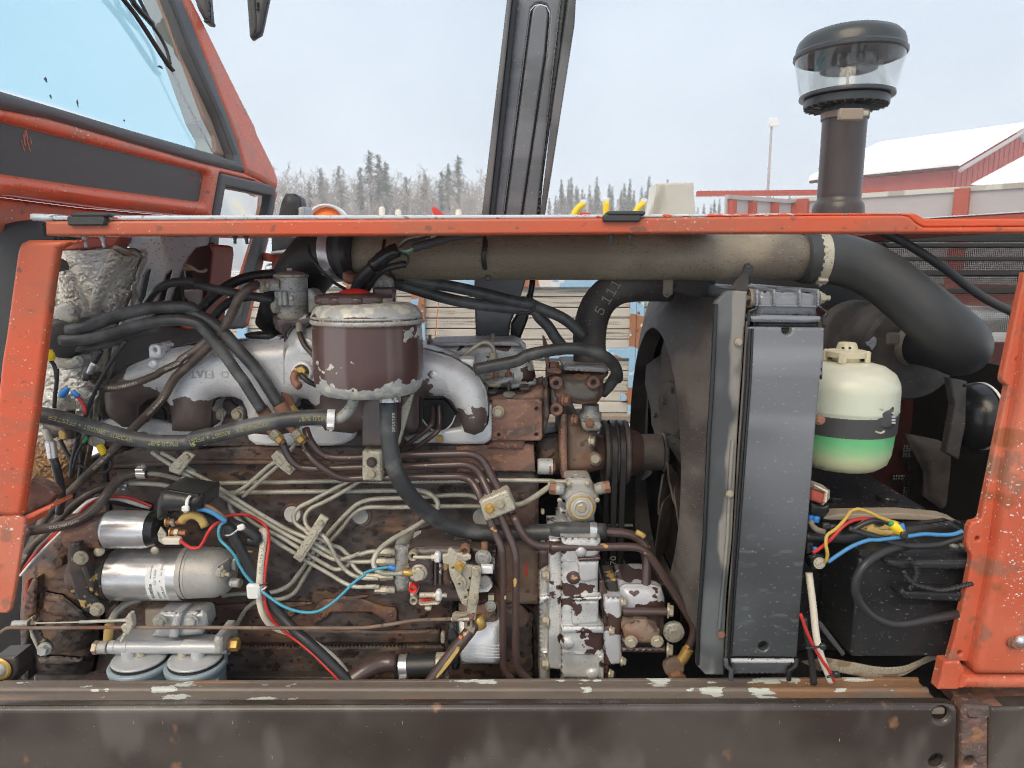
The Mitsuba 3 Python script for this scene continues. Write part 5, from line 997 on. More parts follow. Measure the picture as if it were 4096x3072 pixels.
for c, a, b in (('C6', (700, 1050), (860, 1160)), ('C6', (800, 760), (980, 950)), ('C6', (850, 960), (1060, 1110)), ('C6', (800, 1170), (1025, 1370))):
    q = at(K(c, [a, b]), 1.70); m = perforated(q[0][0], q[1][0], q[1][2], q[0][2], 1.70, .0066, .0036); m = m.copy(); part(k, 'mesh', join(m), 'dark', False, kind='stuff'); part(k, 'backing', span([q[0][0] + .008, 1.712, q[1][2] + .008], [q[1][0] - .008, 1.716, q[0][2] - .008], .001), 'white')  # white sheets added in place of bright snow behind the holes
HL = thing('headlamp', 'dark headlamp bowl in the nose with a white ring standing for light on its lens', 'headlamp')
o = at(K('C6', [(1385, 510)]), 1.36)[0]; rh = 320 * metres(K('C6', [(1420, 510)])[0], 1.36) / 2.3695
part(HL, 'bowl', lathe([(0, -.03), (rh * .5, -.024), (rh * .85, -.008), (rh * .97, .012), (rh, .022)], o, (1, .10, 0), 44), 'blackgloss', True)
part(HL, 'rim', lathe([(rh * .95, .030), (rh * 1.0, .026), (rh * 1.01, .032), (rh * .95, .036)], o, (1, .10, 0), 44), 'white', True)  # white ring painted in place of light on the lens
part(HL, 'mount', plate(K('C6', [(1240, 150), (1410, 180), (1395, 600), (1330, 930), (1210, 860), (1290, 400)]), 1.30, .02, .004, holes=[disc(K('C6', [(1383, 225)]), 1.30, 5)]), 'shroud')
part(TR, 'nose_cross_plate', plate(K('C6', [(850, 690), (1200, 760), (1330, 920), (1620, 1000), (1560, 1500), (1300, 1480), (1040, 1300), (1050, 1060)]), 1.55, .03, .02), 'shroud', True)
part(TR, 'nose_front', span([.99, 1.06, .5], [1.0, 1.72, 1.40], .002), 'dark')
# coolant bottle
CB_ = thing('coolant_bottle', 'translucent white coolant bottle with green coolant in its lower half', 'bottle')
YB = 1.22; bx = at(K('F', [(3381, 1600)]), YB)[0][0]; zf = lambda c, y: at(K(c, [(250, y)]), YB)[0][2]; mb = metres((3381, 1600), YB) / 2.3695
prof = [(0, 'C6', 984), (200, 'C6', 982), (330, 'C6', 960), (400, 'C6', 905), (428, 'C6', 820), (440, 'C6', 700), (444, 'C6', 640), (452, 'C6', 625), (444, 'C6', 612), (452, 'C6', 440), (466, 'C6', 425), (463, 'C6', 405), (462, 'C6', 240), (452, 'C6', 170), (410, 'C6', 90), (320, 'C6', 25), (200, 'B6', 1488), (95, 'B6', 1478), (90, 'B6', 1440)]
part(CB_, 'tank', lathe([(r * mb, zf(c, y)) for r, c, y in prof], (bx, YB, 0), (0, 0, 1), 56), 'bottle', True)
part(CB_, 'cap', lathe([(r * mb, zf('B6', y)) for r, y in ((120, 1478), (120, 1440), (176, 1438), (181, 1430), (181, 1388), (168, 1376), (98, 1366), (80, 1310), (70, 1302), (0, 1300))], (bx - .004, YB, 0), (0, 0, 1), 32), 'capcream', 30)
for a in (-2.2, -.55, .9, 2.6): part(CB_, 'cap_lug', cbox((bx - .004 + math.cos(a) * 180 * mb, YB + math.sin(a) * 180 * mb, zf('B6', 1432)), (.009, .013, .021), .0025, rot([0, 0, 1], math.degrees(a))), 'capcream')
for x in (228, 292): part(CB_, 'vent', cbox(at(K('B6', [(x, 1355)]), YB - .018)[0], (.0025, .006, .003), .0003), 'dark')
stp = part(CB_, 'strap', lathe([(r * mb, zf('C6', y)) for r, y in ((450, 625), (458, 620), (462, 455), (452, 448))], (bx, YB, 0), (0, 0, 1), 56), 'gasket', 30)
q = [at(K('C6', [p]), 1.138)[0] for p in ((605, 450), (560, 440), (500, 480), (490, 580), (530, 650), (590, 670), (620, 650))]
part(stp, 'wire_loop', sweep(spline(np.array(q), .004), .0019, 8), 'bracket', True)
part(stp, 'buckle', plate(K('C6', [(540, 500), (590, 450), (680, 455), (725, 430), (722, 600), (665, 635), (610, 635), (535, 610)]), 1.138, .05, .006), 'gasket', True)
for y in (480, 515, 545, 572): part(stp, 'tooth', cbox(at(K('C6', [(706, y)]), 1.137)[0], (.006, .003, .0035), .0006), 'sheet')
# batteries
BT = thing('battery', 'rear black battery with scuffed top under the coolant bottle', 'battery')
zB = at(K('C6', [(1050, 1390)]), 1.2)[0][2]; xe = at(K('C6', [(1050, 1390)]), 1.2)[0][0]
part(BT, 'case', span([.47, 1.20, .90], [xe, 1.47, zB], .006), 'battery')
for c, p, r in (('C5', (1620, 1040), .027), ('C6', (640, 1310), .030), ('C6', (140, 1310), .026)):
    o = at(K(c, [p]), 1.3)[0]; d = rays(K(c, [p]))[0]; t_ = (zB - ZC) / d[2]; o = CAM + d * t_; part(BT, 'cell_cap', lathe(0.6, [(0, .016), (r * .9, .016), (r, .012), (r, 0)], (o[0], o[1], zB), (0, 0, 1), 28), 'blackgloss', 30)
d = rays(K('C6', [(220, 1380), (680, 1385), (760, 1440), (290, 1440)])); qs = np.array([CAM + e * ((zB + .001 - ZC) / e[2]) for e in d])
lb = part(BT, 'sticker', trimesh.Trimesh(np.vstack([qs, qs - [0, 0, .001]]), [[0, 2, 1], [0, 3, 2]], process=False), 'label', False)
d = rays(K('C6', [(430, 1384), (680, 1385), (745, 1430), (480, 1430)])); qs = np.array([CAM + e * ((zB + .0016 - ZC) / e[2]) for e in d]); part(lb, 'blue_field', trimesh.Trimesh(qs, [[0, 2, 1], [0, 3, 2]], process=False), 'bluelug', False)
for i, (x, col) in enumerate(((457, 'red'), (505, 'bluelug'), (555, 'bluelug'), (607, 'red'))):
    e = rays(K('C6', [(x, 1397)]))[0]; o = CAM + e * ((zB + .0022 - ZC) / e[2]); part(lb, 'symbol', lathe(0.5, [(.0035, 0), (.0062, 0)], o, (0, 0, 1), 14), 'white')
B2 = thing('battery', 'front black battery with rope handle and ledge behind the right post', 'battery')
xl = at(K('E6', [(372, 900)]), 1.05)[0][0]; zB2 = at(K('E6', [(700, 435)]), 1.05)[0][2]
part(B2, 'case', span([xl, 1.06, at(K('E6', [(700, 1370)]), 1.06)[0][2]], [.80, 1.185, zB2 + .0], .004), 'battery')
part(B2, 'lid', span([xl - .004, 1.052, zB2 - .002], [.80, 1.19, zB2 + .012], .003), 'battery')
part(B2, 'ledge', plate(K('E6', [(640, 440), (780, 465), (1500, 462), (1500, 540), (790, 545), (650, 505)]), 1.035, .03, .004), 'battery')
part(B2, 'grip', plate(K('E6', [(770, 770), (800, 712), (830, 745), (1500, 770), (1500, 858), (805, 828)]), 1.03, .04, .004), 'battery')
for pts, Y in (([(850, 430), (890, 470), (925, 540), (920, 620), (880, 690), (855, 730)], 1.025), ([(800, 555), (830, 610), (880, 660), (930, 690), (1020, 710), (1150, 735), (1300, 710), (1450, 670)], 1.022)):
    b = spline(at(K('E6', pts), Y), .003); s = np.linspace(0, 1, len(b)) * len(b) * .003 / .010 * 2 * np.pi; t0 = np.gradient(b, axis=0); t0 /= np.linalg.norm(t0, axis=1, keepdims=True); nn_ = np.cross(t0, [0, 1.0, 0]); yy = np.tile([0, 1.0, 0], (len(b), 1))
    part(B2, 'rope', join(*[sweep(b + .0023 * (nn_ * np.cos(s + f)[:, None] + yy * np.sin(s + f)[:, None]), .0024, 7) for f in (0, math.pi)]), 'conduit', True)
part(B2, 'top_strip', plate(K('C6', [(100, 1500), (0, 1480), (200, 1440), (800, 1430), (1200, 1465), (1310, 1500), (1200, 1510), (700, 1490)]), 1.12, .03, .003), 'tan')
part(B2, 'top_mess', plate(K('E6', [(300, 300), (420, 160), (560, 130), (830, 150), (1250, 90), (1350, 130), (1440, 200), (1440, 380), (1200, 400), (640, 420), (500, 400)]), 1.10, .05, .01), 'battery', True)
part(B2, 'corroded_post', plate(K('E6', [(430, 180), (520, 130), (620, 180), (840, 150), (850, 200), (740, 240), (600, 240), (520, 300)]), 1.085, .03, .01), 'ochre', True)
for x in (1275, 1370): part(B2, 'terminal', lathe(0.4, [(0, .02), (.016, .02), (.018, 0), (.022, -.004), (.022, -.016)], at(K('E6', [(x, 345)]), 1.07)[0], (0, 0, 1), 20), 'valve', True)
solo('battery_tray', join(span([.43, 1.05, .875], [.98, 1.5, .895], .003), span([.43, 1.45, .9], [.46, 1.5, 1.2], .003)), 'dark', 'dark tray below both batteries', 'tray')
# snorkel pre-cleaner
SN = thing('intake_snorkel', 'brown intake snorkel standing on the hood with a clear bowl and black cap', 'snorkel')
YS = 1.40; sx = at(K('A4', [(832, 1570)]), YS)[0][0]; za = lambda y: at([(3380, y / 1.84375)], YS)[0][2]; ms_ = metres((3380, 400), YS) / 1.84375 * .945
L_ = lambda pr: lathe([(r * ms_, za(y)) for r, y in pr], (sx, YS, 0), (0, 0, 1), 64)
part(SN, 'tube', L_([(197, 1600), (196, 1550), (190, 1515), (180, 1495), (166, 1482), (164, 1465), (160, 1455), (164, 1448), (163, 1440), (164, 900), (164, 760)]), 'snorkel', True)
part(SN, 'neck', L_([(172, 885), (172, 800), (168, 760)]), 'snorkelblack', True)
c_ = part(SN, 'hose_clamp', L_([(170, 880), (176, 878), (176, 835), (170, 833)]), 'tan', 30); part(c_, 'screw_housing', cbox(at(K('A4', [(925, 845)]), YS - .093)[0], (.042, .012, .02), .002), 'tan'); part(c_, 'screw', cbox(at(K('A4', [(990, 838)]), YS - .09)[0], (.03, .01, .009), .002), 'bracket')
ds_ = part(SN, 'base_disc', L_([(160, 770), (190, 790), (306, 790), (310, 780), (310, 735), (300, 728), (345, 726), (348, 718), (345, 700), (330, 694), (200, 680), (160, 668), (120, 660), (0, 655)]), 'snorkelblack', 30)
for a in np.arange(28) * 2 * math.pi / 28: v = np.array([math.cos(a), math.sin(a)]); part(ds_, 'vane', trimesh.convex.convex_hull(np.array([[sx + (v[0] * r + s * v[1] * 3 + q * v[0] * 0) * ms_, YS + (v[1] * r - s * v[0] * 3) * ms_, za(y)] for r in (176, 304) for s in (-1, 1) for y, q in ((790, 0), (802, 0))])), 'snorkelblack', False)
part(SN, 'bowl', L_([(342, 694), (358, 640), (372, 560), (385, 480), (394, 425)]), 'clear', True)
part(SN, 'inner_cone', L_([(290, 690), (268, 600), (240, 480), (225, 420)]), 'clear', True)
part(SN, 'centre_rod', L_([(24, 665), (24, 640), (9, 636), (9, 400)]), 'sheet', True)
part(SN, 'cap', L_([(380, 432), (402, 430), (408, 420), (408, 396), (400, 388), (394, 380), (390, 340), (376, 300), (340, 262), (280, 238), (180, 226), (80, 222), (0, 221)]), 'snorkelblack', 30)
part(SN, 'cap_underside', L_([(384, 424), (230, 430), (0, 432)]), 'gasket', 30); part(SN, 'inner_drum', L_([(205, 432), (205, 520), (0, 520)]), 'gasket', 30)
# exhaust guard
EG = thing('exhaust_guard', 'tall black pressed steel channel rising past the hood rail into the sky', 'channel')
web = K('A3', [(318, -60), (640, -60), (460, 1600)], 'G4', [(1000, 50), (940, 250), (870, 420), (850, 590), (560, 590), (552, 330), (545, 60)], 'A3', [(140, 1600)])
slot = K('A3', [(402, 110), (410, 60), (440, 25), (485, 15), (530, 30), (552, 75), (555, 110), (530, 400), (350, 1620), (205, 1620)])
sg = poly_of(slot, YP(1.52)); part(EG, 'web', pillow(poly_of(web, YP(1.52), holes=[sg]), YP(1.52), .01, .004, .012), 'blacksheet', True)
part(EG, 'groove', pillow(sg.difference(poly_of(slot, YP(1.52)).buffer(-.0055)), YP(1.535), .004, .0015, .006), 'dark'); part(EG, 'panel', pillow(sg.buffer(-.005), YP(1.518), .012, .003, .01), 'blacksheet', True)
part(EG, 'left_wall', plate(K('A3', [(270, -60), (322, -60), (142, 1600), (95, 1600)]), 1.49, .03, .003), 'blackgloss'); part(EG, 'left_rim', plate(K('A3', [(242, -60), (275, -60), (100, 1600), (48, 1600)]), 1.475, .01, .003), 'flange', True)
part(EG, 'right_wall', plate(K('A3', [(638, -60), (700, -60), (640, 400), (560, 900), (505, 1300), (480, 1600), (455, 1600)]), 1.495, .03, .008), 'blackgloss', True); part(EG, 'right_rim', plate(K('A3', [(695, -60), (748, -60), (735, 180), (515, 1600), (478, 1600), (560, 900)]), 1.475, .01, .003), 'flange', True)
part(EG, 'lower_side', plate(K('G4', [(1040, 40), (1088, 45), (1080, 130), (1020, 400), (940, 605), (860, 600), (870, 430), (960, 290), (1020, 160)]), 1.485, .03, .006), 'blackgloss', True)
part(EG, 'foot', plate(K('G4', [(465, 565), (560, 560), (580, 580), (940, 585), (1005, 630), (1000, 662), (900, 650), (470, 590)]), 1.47, .06, .004), 'black')
# ---------------------------------------------------------------- oil reservoir and valve
RS_ = thing('oil_reservoir', 'dented brown oil reservoir can with peeling paint and a red-centred cap', 'reservoir')
YV = 1.135; vx = at(K('B3', [(172, 1300)]), YV)[0][0]; vz = lambda c, y: at(K(c, [(172, y)]), YV)[0][2]; mv = metres(K('B3', [(172, 1300)])[0], YV) / 2.3695
LV = lambda pr, n=56: lathe([(r * mv, vz(c, y)) for r, c, y in pr], (vx, YV, 0), (0, 0, 1), n)
bd = LV([(0, 'C3', 290), (380, 'C3', 288), (450, 'C3', 270), (492, 'C3', 225), (508, 'C3', 170), (516, 'C3', 60), (518, 'B3', 1500), (514, 'B3', 1300), (508, 'B3', 1160), (505, 'B3', 1130), (514, 'B3', 1115), (516, 'B3', 1080), (512, 'B3', 1062), (514, 'B3', 1040), (498, 'B3', 1000), (462, 'B3', 955), (400, 'B3', 930), (200, 'B3', 915), (0, 'B3', 912)], 72)
part(RS_, 'can', bd, 'can', True)
part(RS_, 'rim_bead', LV([(512, 'B3', 1118), (524, 'B3', 1110), (526, 'B3', 1090), (518, 'B3', 1075)], 72), 'valve', True); part(RS_, 'top_bead', LV([(516, 'B3', 1062), (521, 'B3', 1052), (516, 'B3', 1042)], 72), 'valve', True)
part(RS_, 'neck', LV([(240, 'B3', 960), (240, 'B3', 880)]), 'bracket', True)
cx = at(K('B2', [(1690, 880)]), YV)[0][0]
cap = part(RS_, 'cap', lathe([(r * mv, vz('B3', y)) for r, y in ((240, 945), (330, 928), (342, 915), (342, 868), (330, 852), (250, 838), (160, 830), (0, 826))], (cx, YV, 0), (0, 0, 1), 40), 'pipe', 30)
for a in np.arange(10) * math.pi / 5: part(cap, 'knob', lathe([(0, vz('B3', 935)), (62 * mv, vz('B3', 930)), (66 * mv, vz('B3', 885)), (58 * mv, vz('B3', 862)), (0, vz('B3', 860))], (cx + math.cos(a) * 300 * mv, YV + math.sin(a) * 300 * mv, 0), (0, 0, 1), 16), 'pipe', True)
part(cap, 'red_centre', lathe([(r * mv, vz('B3', y)) for r, y in ((150, 835), (130, 815), (60, 795), (0, 790))], (cx + .002, YV, 0), (0, 0, 1), 24), 'red', 30)
q = at(K('B3', [(330, 870)]), 1.17)[0]; part(cap, 'lug', cbox(q, (.036, .02, .032), .004), 'pipe')
part(RS_, 'support_strap', plate(K('C3', [(105, 310), (600, 300), (560, 480), (455, 800), (440, 860), (320, 830), (300, 800), (110, 800)]), 1.172, .012, .004), 'pipe'); part(RS_, 'strap_edge', plate(K('C3', [(575, 300), (602, 300), (560, 470), (470, 770), (455, 800), (440, 790), (480, 640), (490, 420)]), 1.169, .012, .002), 'bracket')
t = Tube(K('C2', [(1690, 290), (1690, 350), (1670, 420), (1610, 490), (1560, 525), (1500, 528)]), [1.11, 1.11, 1.11, 1.11, 1.112, 1.115], 22); el = part(RS_, 'outlet_elbow', t.mesh(16), 'valve', True)
o = at(K('C3', [(358, 300)]), YV)[0]; part(RS_, 'bottom_nipple', lathe([(.014, -.04), (.014, .02)], o, (0, 0, 1), 20), 'boltdark', True)
part(RS_, 'seam_bolt', hexhead(at(K('B2', [(1430, 1095)]), 1.07)[0], (0, -1, 0), .005, .005), 'bolt', 30)
VA = thing('fuel_valve', 'stacked grey aluminium valve body with a brown hose, left of the reservoir cap', 'valve')
YW = 1.21; wx = at(K('B2', [(1110, 850)]), YW)[0][0]; wz = lambda y: at(K('B2', [(1110, y)]), YW)[0][2]; mw = metres(K('B2', [(1110, 850)])[0], YW) / 2.3695
LW = lambda pr: lathe([(r * mw, wz(y)) for r, y in pr], (wx, YW, 0), (0, 0, 1), 40)
part(VA, 'upper_body', LW([(0, 820), (148, 818), (150, 690), (145, 684), (160, 682), (160, 660), (150, 655), (110, 640), (60, 625), (0, 622)]), 'valve', 30)
part(VA, 'top_cone', LW([(115, 657), (60, 625), (40, 622), (0, 621)]), 'boltrust', True); part(VA, 'top_nut', lathe([(0, wz(598)), (26 * mw, wz(598)), (28 * mw, wz(626))], (wx - .002, YW, 0), (0, 0, 1), 6), 'bracket', 30)
part(VA, 'middle_body', LW([(150, 948), (158, 945), (160, 822), (152, 818)]), 'valve', 30); part(VA, 'lower_cup', LW([(0, 1085), (110, 1082), (138, 1072), (145, 1050), (146, 950), (0, 945)]), 'valve', True)
for x in (1008, 1052): part(VA, 'rib', cbox(at(K('B2', [(x, 885)]), YW - .028)[0], (.008, .016, .024), .002), 'valve')
part(VA, 'screw', hexhead(0.45, at(K('B2', [(1105, 882)]), YW - .030)[0], (0, -1, 0), .009, .008, False), 'bracket', 30)
part(VA, 'right_wing', plate(K('B2', [(1250, 790), (1300, 800), (1350, 860), (1420, 930), (1330, 990), (1310, 1030), (1255, 1020)]), YW - .02, .04, .006), 'valve', True); part(VA, 'left_wing', plate(K('B2', [(975, 880), (940, 880), (885, 940), (885, 990), (910, 1030), (975, 1035)]), YW - .03, .05, .012), 'valve', True)
o = at(K('B2', [(1000, 755)]), YW - .02)[0]; part(VA, 'inlet', lathe(0.45, [(.0195, .0), (.0225, .004), (.0235, .045), (.018, .05)], o, (-1, 0, 0), 26), 'valve', True); part(VA, 'inlet_collar', lathe(0.45, [(.019, .045), (.019, .066)], o, (-1, 0, 0), 22), 'black', True)
t = Tube(K('B2', [(1180, 1090), (1178, 1170), (1190, 1240), (1230, 1330), (1290, 1400), (1345, 1460)]), [1.20, 1.19, 1.18, 1.175, 1.17, 1.17], 11); part(VA, 'drain_hose', t.mesh(12), 'hosebrown', True); part(VA, 'drain_collar', t.band(.2, .020, 1.25), 'bracket', True)
part(VA, 'base_block', plate(K('B2', [(915, 1045), (1330, 1040), (1330, 1095), (1220, 1160), (1060, 1140), (940, 1180), (915, 1120)]), 1.225, .05, .008), 'pipe', True)
part(VA, 'black_lever', plate(K('B2', [(640, 1225), (720, 1210), (900, 1212), (930, 1230), (925, 1260), (850, 1278), (660, 1262)]), 1.20, .03, .008), 'black', True); part(VA, 'lever_edge', plate(K('B2', [(660, 1268), (880, 1275), (960, 1240), (1000, 1250), (990, 1275), (900, 1290), (700, 1285)]), 1.205, .02, .004), 'sheet', True)

# ---------------------------------------------------------------- rubber hoses
gx = 'heater hoses looping from the bulkhead flange'
h1 = hose('heater_hose', 'upper black heater hose arching from the bulkhead flange to the brass joints', K('B1', [(640, 1190), (780, 1172), (950, 1110), (1200, 1025), (1450, 975), (1650, 965), (1850, 985)], 'B2', [(150, 1015), (300, 1085), (450, 1200), (610, 1380), (755, 1540), (828, 1640)], 'C2', [(870, 215), (1000, 420)]), [1.155] * 6 + [1.16] * 4 + [1.165, 1.165, 1.165, 1.165, 1.165], 25, 'hose')
h2 = hose('heater_hose', 'lower black heater hose arching from the bulkhead flange down to the left brass joint', K('B1', [(575, 1285), (700, 1282), (900, 1258), (1150, 1190), (1350, 1130), (1550, 1095), (1750, 1095), (1880, 1125)], 'B2', [(250, 1150), (350, 1270), (470, 1420), (612, 1620)], 'C2', [(640, 160), (740, 320), (830, 455)]), 1.147, 23, 'hose')
h3 = hose('heater_hose', 'short black hose behind the upper heater hose with a rusty sleeve', K('B2', [(480, 1260), (620, 1380), (750, 1500), (850, 1600)], 'C2', [(860, 70), (950, 200), (1010, 260)]), 1.20, 14, 'hose')
part(h3.key, 'rusty_sleeve', sweep(at(K('C2', [(1000, 245), (1055, 325), (1095, 400)]), 1.195), 20 * metres(K('C2', [(1050, 330)])[0], 1.195), 18), 'boltrust', 30)
for hh_, pts in ((h2, [(815, 430), (868, 505)]), (h1, [(985, 400), (1045, 490)])):
    q = at(K('C2', pts), 1.155); part(hh_.key, 'brass_ferrule', sweep(np.array([q[0], (q[0] + q[1]) / 2, q[1]]), hh_.R * 1.16, 20), 'boltrust', 30)
part(h1.key, 'ferrule', sweep(at(K('C2', [(1090, 420), (1140, 480)]), 1.18), .008, 18), 'brass', 30)
hose('heater_hose', 'thin black hose lying under the two heater hoses at the flange', K('B1', [(650, 1360), (780, 1362), (950, 1338), (1150, 1280), (1330, 1215), (1500, 1165)]), 1.175, 15, 'hose')
hose('return_hose', 'black hose curving over the grey sheet bracket toward the aluminium valve', K('B1', [(1380, 960), (1420, 880), (1500, 790), (1620, 740), (1750, 725), (1900, 750)], 'B2', [(200, 750), (400, 800), (600, 840), (800, 880), (940, 905)]), [1.30, 1.28, 1.25, 1.24, 1.24, 1.24, 1.235, 1.235, 1.235, 1.235, 1.235], 17, 'hose')
hose('heater_return_hose', 'dark hose behind the brown hose rising to the intake elbow', K('B2', [(230, 1000), (330, 900), (480, 780), (640, 700), (850, 660), (1050, 650)]), 1.30, 20, 'black')
hose('heater_return_hose', 'dark hose lowest behind the brown hose left of the valve', K('B2', [(370, 1060), (450, 970), (560, 900), (700, 870), (830, 870)]), 1.28, 17, 'black')
hb = hose('brown_hose', 'long straight brown rubber hose crossing diagonally from valve to lower left corner', K('B2', [(860, 745), (790, 752), (700, 790), (610, 880), (545, 1010), (490, 1120), (380, 1280), (150, 1500), (0, 1640)], 'C1', [(1540, 340), (1250, 640), (1000, 900), (800, 1090), (600, 1290), (420, 1480)], 'E1', [(290, 330), (150, 540), (80, 640)]), [1.19, 1.175, 1.16, 1.155, 1.155, 1.155, 1.16, 1.165, 1.165, 1.165, 1.17, 1.175, 1.18, 1.18, 1.17, 1.15, 1.13, 1.12], 18, 'hosebrown')
clamp(hb, hb.near(K('B2', [(822, 770)])[0]), 'bracket', .018)
hb2 = hose('brown_hose', 'curved brown rubber hose looping back at the left end of the manifold', K('B2', [(340, 1250), (200, 1370), (50, 1470)], 'B1', [(1700, 1490), (1520, 1580)], 'C1', [(1500, 105), (1340, 175), (1180, 222), (1050, 242), (940, 232), (880, 195), (875, 155), (930, 125), (1000, 125)]), [1.17, 1.165, 1.16, 1.16, 1.16, 1.16, 1.16, 1.155, 1.15, 1.155, 1.17, 1.185, 1.20, 1.21], 15, 'hosebrown')
hb3 = hose('brown_hose', 'brown hose below the silver foil bending down to the lower left edge', K('C1', [(1385, 1058), (1280, 1062), (1180, 1085), (1080, 1160), (1000, 1270), (900, 1390), (780, 1480), (620, 1540), (430, 1575), (300, 1595), (240, 1612)]), [1.20, 1.20, 1.195, 1.18, 1.16, 1.15, 1.14, 1.13, 1.12, 1.11, 1.10], 19, 'hosebrown')
clamp(hb3, hb3.near(K('C1', [(1350, 1060)])[0]), 'steel', .016, (.2, -.3, .9))
hb4 = hose('brown_hose', 'thinner brown hose running under the bent one toward the lower left', K('C1', [(1190, 1160), (1080, 1160), (960, 1190), (820, 1260), (700, 1350), (590, 1460), (500, 1540), (410, 1640)], 'E1', [(330, 290), (200, 460)]), [1.205, 1.20, 1.19, 1.18, 1.175, 1.17, 1.165, 1.16, 1.15, 1.14], 15, 'hosebrown')
clamp(hb4, hb4.near(K('C1', [(1165, 1160)])[0]), 'steel', .015, (.1, -.7, -.7))
hg = hose('fuel_return_hose', 'thick grey-black hose running from the bulkhead left under the manifold to the reservoir elbow', K('C1', [(250, 470), (345, 490), (520, 520), (760, 585), (1000, 655), (1250, 722), (1450, 755), (1650, 762), (1850, 750)], 'C2', [(150, 740), (400, 680), (700, 608), (950, 558), (1200, 526), (1400, 520), (1480, 522)]), [1.08, 1.085, 1.09, 1.10, 1.105, 1.11, 1.11, 1.11, 1.11, 1.11, 1.11, 1.11, 1.11, 1.11, 1.11, 1.112], 32, 'hose', n=22)
clamp(hg, hg.near(K('C2', [(1465, 520)])[0]), 'alu', .012, (0, -.6, -.8))
for x in (('C1', (960, 648), 'ANGST + PFISTER'), ): pass
for txt, c, p in (('ANGST + PFISTER', 'C1', (740, 590)), ('HYDROFLEX', 'C1', (1130, 690)), ('PM10 5/8"', 'C1', (1570, 760)), ('ANGST + PFISTER', 'C2', (320, 700)), ('HYDROFLEX', 'C2', (760, 605)), ('PM10 5/8"', 'C2', (1320, 500))):
    text_on(hg, txt, hg.near(K(c, [p])[0]), .0068, 'inkyellow', hg.key, rev=True, off=.002)
for tb, c, p in ((hb, 'C1', (1500, 390)), (hb, 'C1', (980, 935)), (hb, 'E1', (255, 395)), (hb2, 'C1', (1180, 240)), (hb2, 'B1', (1690, 1520)), (hb3, 'C1', (620, 1540))): text_on(tb, 'CAVIS BENZ 7X12', tb.near(K(c, [p])[0]), .0036, 'ink', tb.key)
hr = hose('reservoir_hose', 'thick grey hose hanging from the reservoir and sweeping right to the hydraulic pump pipe', K('C3', [(360, 345), (362, 500), (370, 700), (395, 880), (440, 1040), (520, 1190), (640, 1340), (800, 1470), (980, 1560), (1200, 1605), (1500, 1615), (1943, 1598)], 'C4', [(300, 1588), (640, 1594), (765, 1602)]), [1.135, 1.13, 1.125, 1.12, 1.12, 1.13, 1.15, 1.17, 1.19, 1.20, 1.20, 1.195, 1.19, 1.19, 1.19], 33, 'hose', n=24)
clamp(hr, hr.near(K('C3', [(360, 370)])[0]), 'steel', .013, (.95, -.3, 0)); clamp(hr, hr.near(K('C4', [(668, 1598)])[0]), 'steel', .012, (.1, -.4, -.9))
text_on(hr, 'PFISTER', hr.near(K('C3', [(365, 560)])[0]), .0055, 'ink', hr.key, rev=True, off=-.009)
t = hose('suction_pipe', 'brown steel pipe bending down from the grey hose into the hydraulic pump', K('C4', [(740, 1602)], 'E4', [(850, 190), (960, 200), (1060, 235), (1130, 300), (1155, 390), (1150, 600), (1130, 900), (1118, 1040)]), [1.19, 1.19, 1.19, 1.19, 1.185, 1.18, 1.17, 1.155, 1.15], 19, 'pipe', 'pipe', n=20)
part(t.key, 'worn_patch', sweep(at(K('E4', [(1055, 185), (1100, 205), (1130, 230)]), 1.170), .005, 6), 'ochre', True)
u1 = hose('braided_hose', 'upper black hose under the intake pipe tied to its twin', K('B3', [(520, 690), (700, 735), (950, 770), (1250, 835), (1550, 910), (1730, 945)], 'B4', [(120, 970), (250, 1020), (380, 1085), (480, 1170), (560, 1260)]), 1.255, 23, 'hose')
u2 = hose('braided_hose', 'lower black hose under the intake pipe tied to its twin', K('B3', [(390, 730), (560, 780), (800, 855), (1100, 925), (1400, 965), (1600, 985), (1750, 1000)], 'B4', [(130, 1060), (220, 1150), (290, 1260), (370, 1360)]), 1.262, 23, 'hose')
solo('hose_tie', sweep(spline(at(K('B3', [(1720, 885), (1750, 930), (1740, 985), (1690, 1020), (1620, 1022)]), 1.228), .004), .003, 6), 'conduit', 'thin black tie binding the two braided hoses together', 'cable tie', smooth=True)
ra = hose('radiator_hose', 'wide black radiator hose bending from the thermostat housing to the radiator top', K('B4', [(612, 1620), (612, 1400), (610, 1250), (630, 1100), (680, 960), (770, 850), (900, 780), (1050, 760), (1380, 760)]), [1.31, 1.31, 1.31, 1.31, 1.31, 1.31, 1.31, 1.32, 1.33], 66, 'shroud', n=32)
text_at('5 111', .018, K('B4', [(780, 880)]), 1.279, 60, 'tan', ra.key, 'chalk_mark')
lo_ = hose('loop_hose', 'black hose looping over the thermostat housing from the manifold end', K('B3', [(1180, 1560), (1350, 1525), (1600, 1470)], 'B4', [(0, 1432), (200, 1385), (400, 1360), (560, 1370), (700, 1410), (800, 1470), (860, 1550), (875, 1640)], 'C4', [(860, 130), (800, 220), (730, 290)]), [1.20, 1.20, 1.20, 1.20, 1.20, 1.20, 1.20, 1.205, 1.215, 1.23, 1.25, 1.27, 1.29, 1.30], 24, 'hose', n=20)

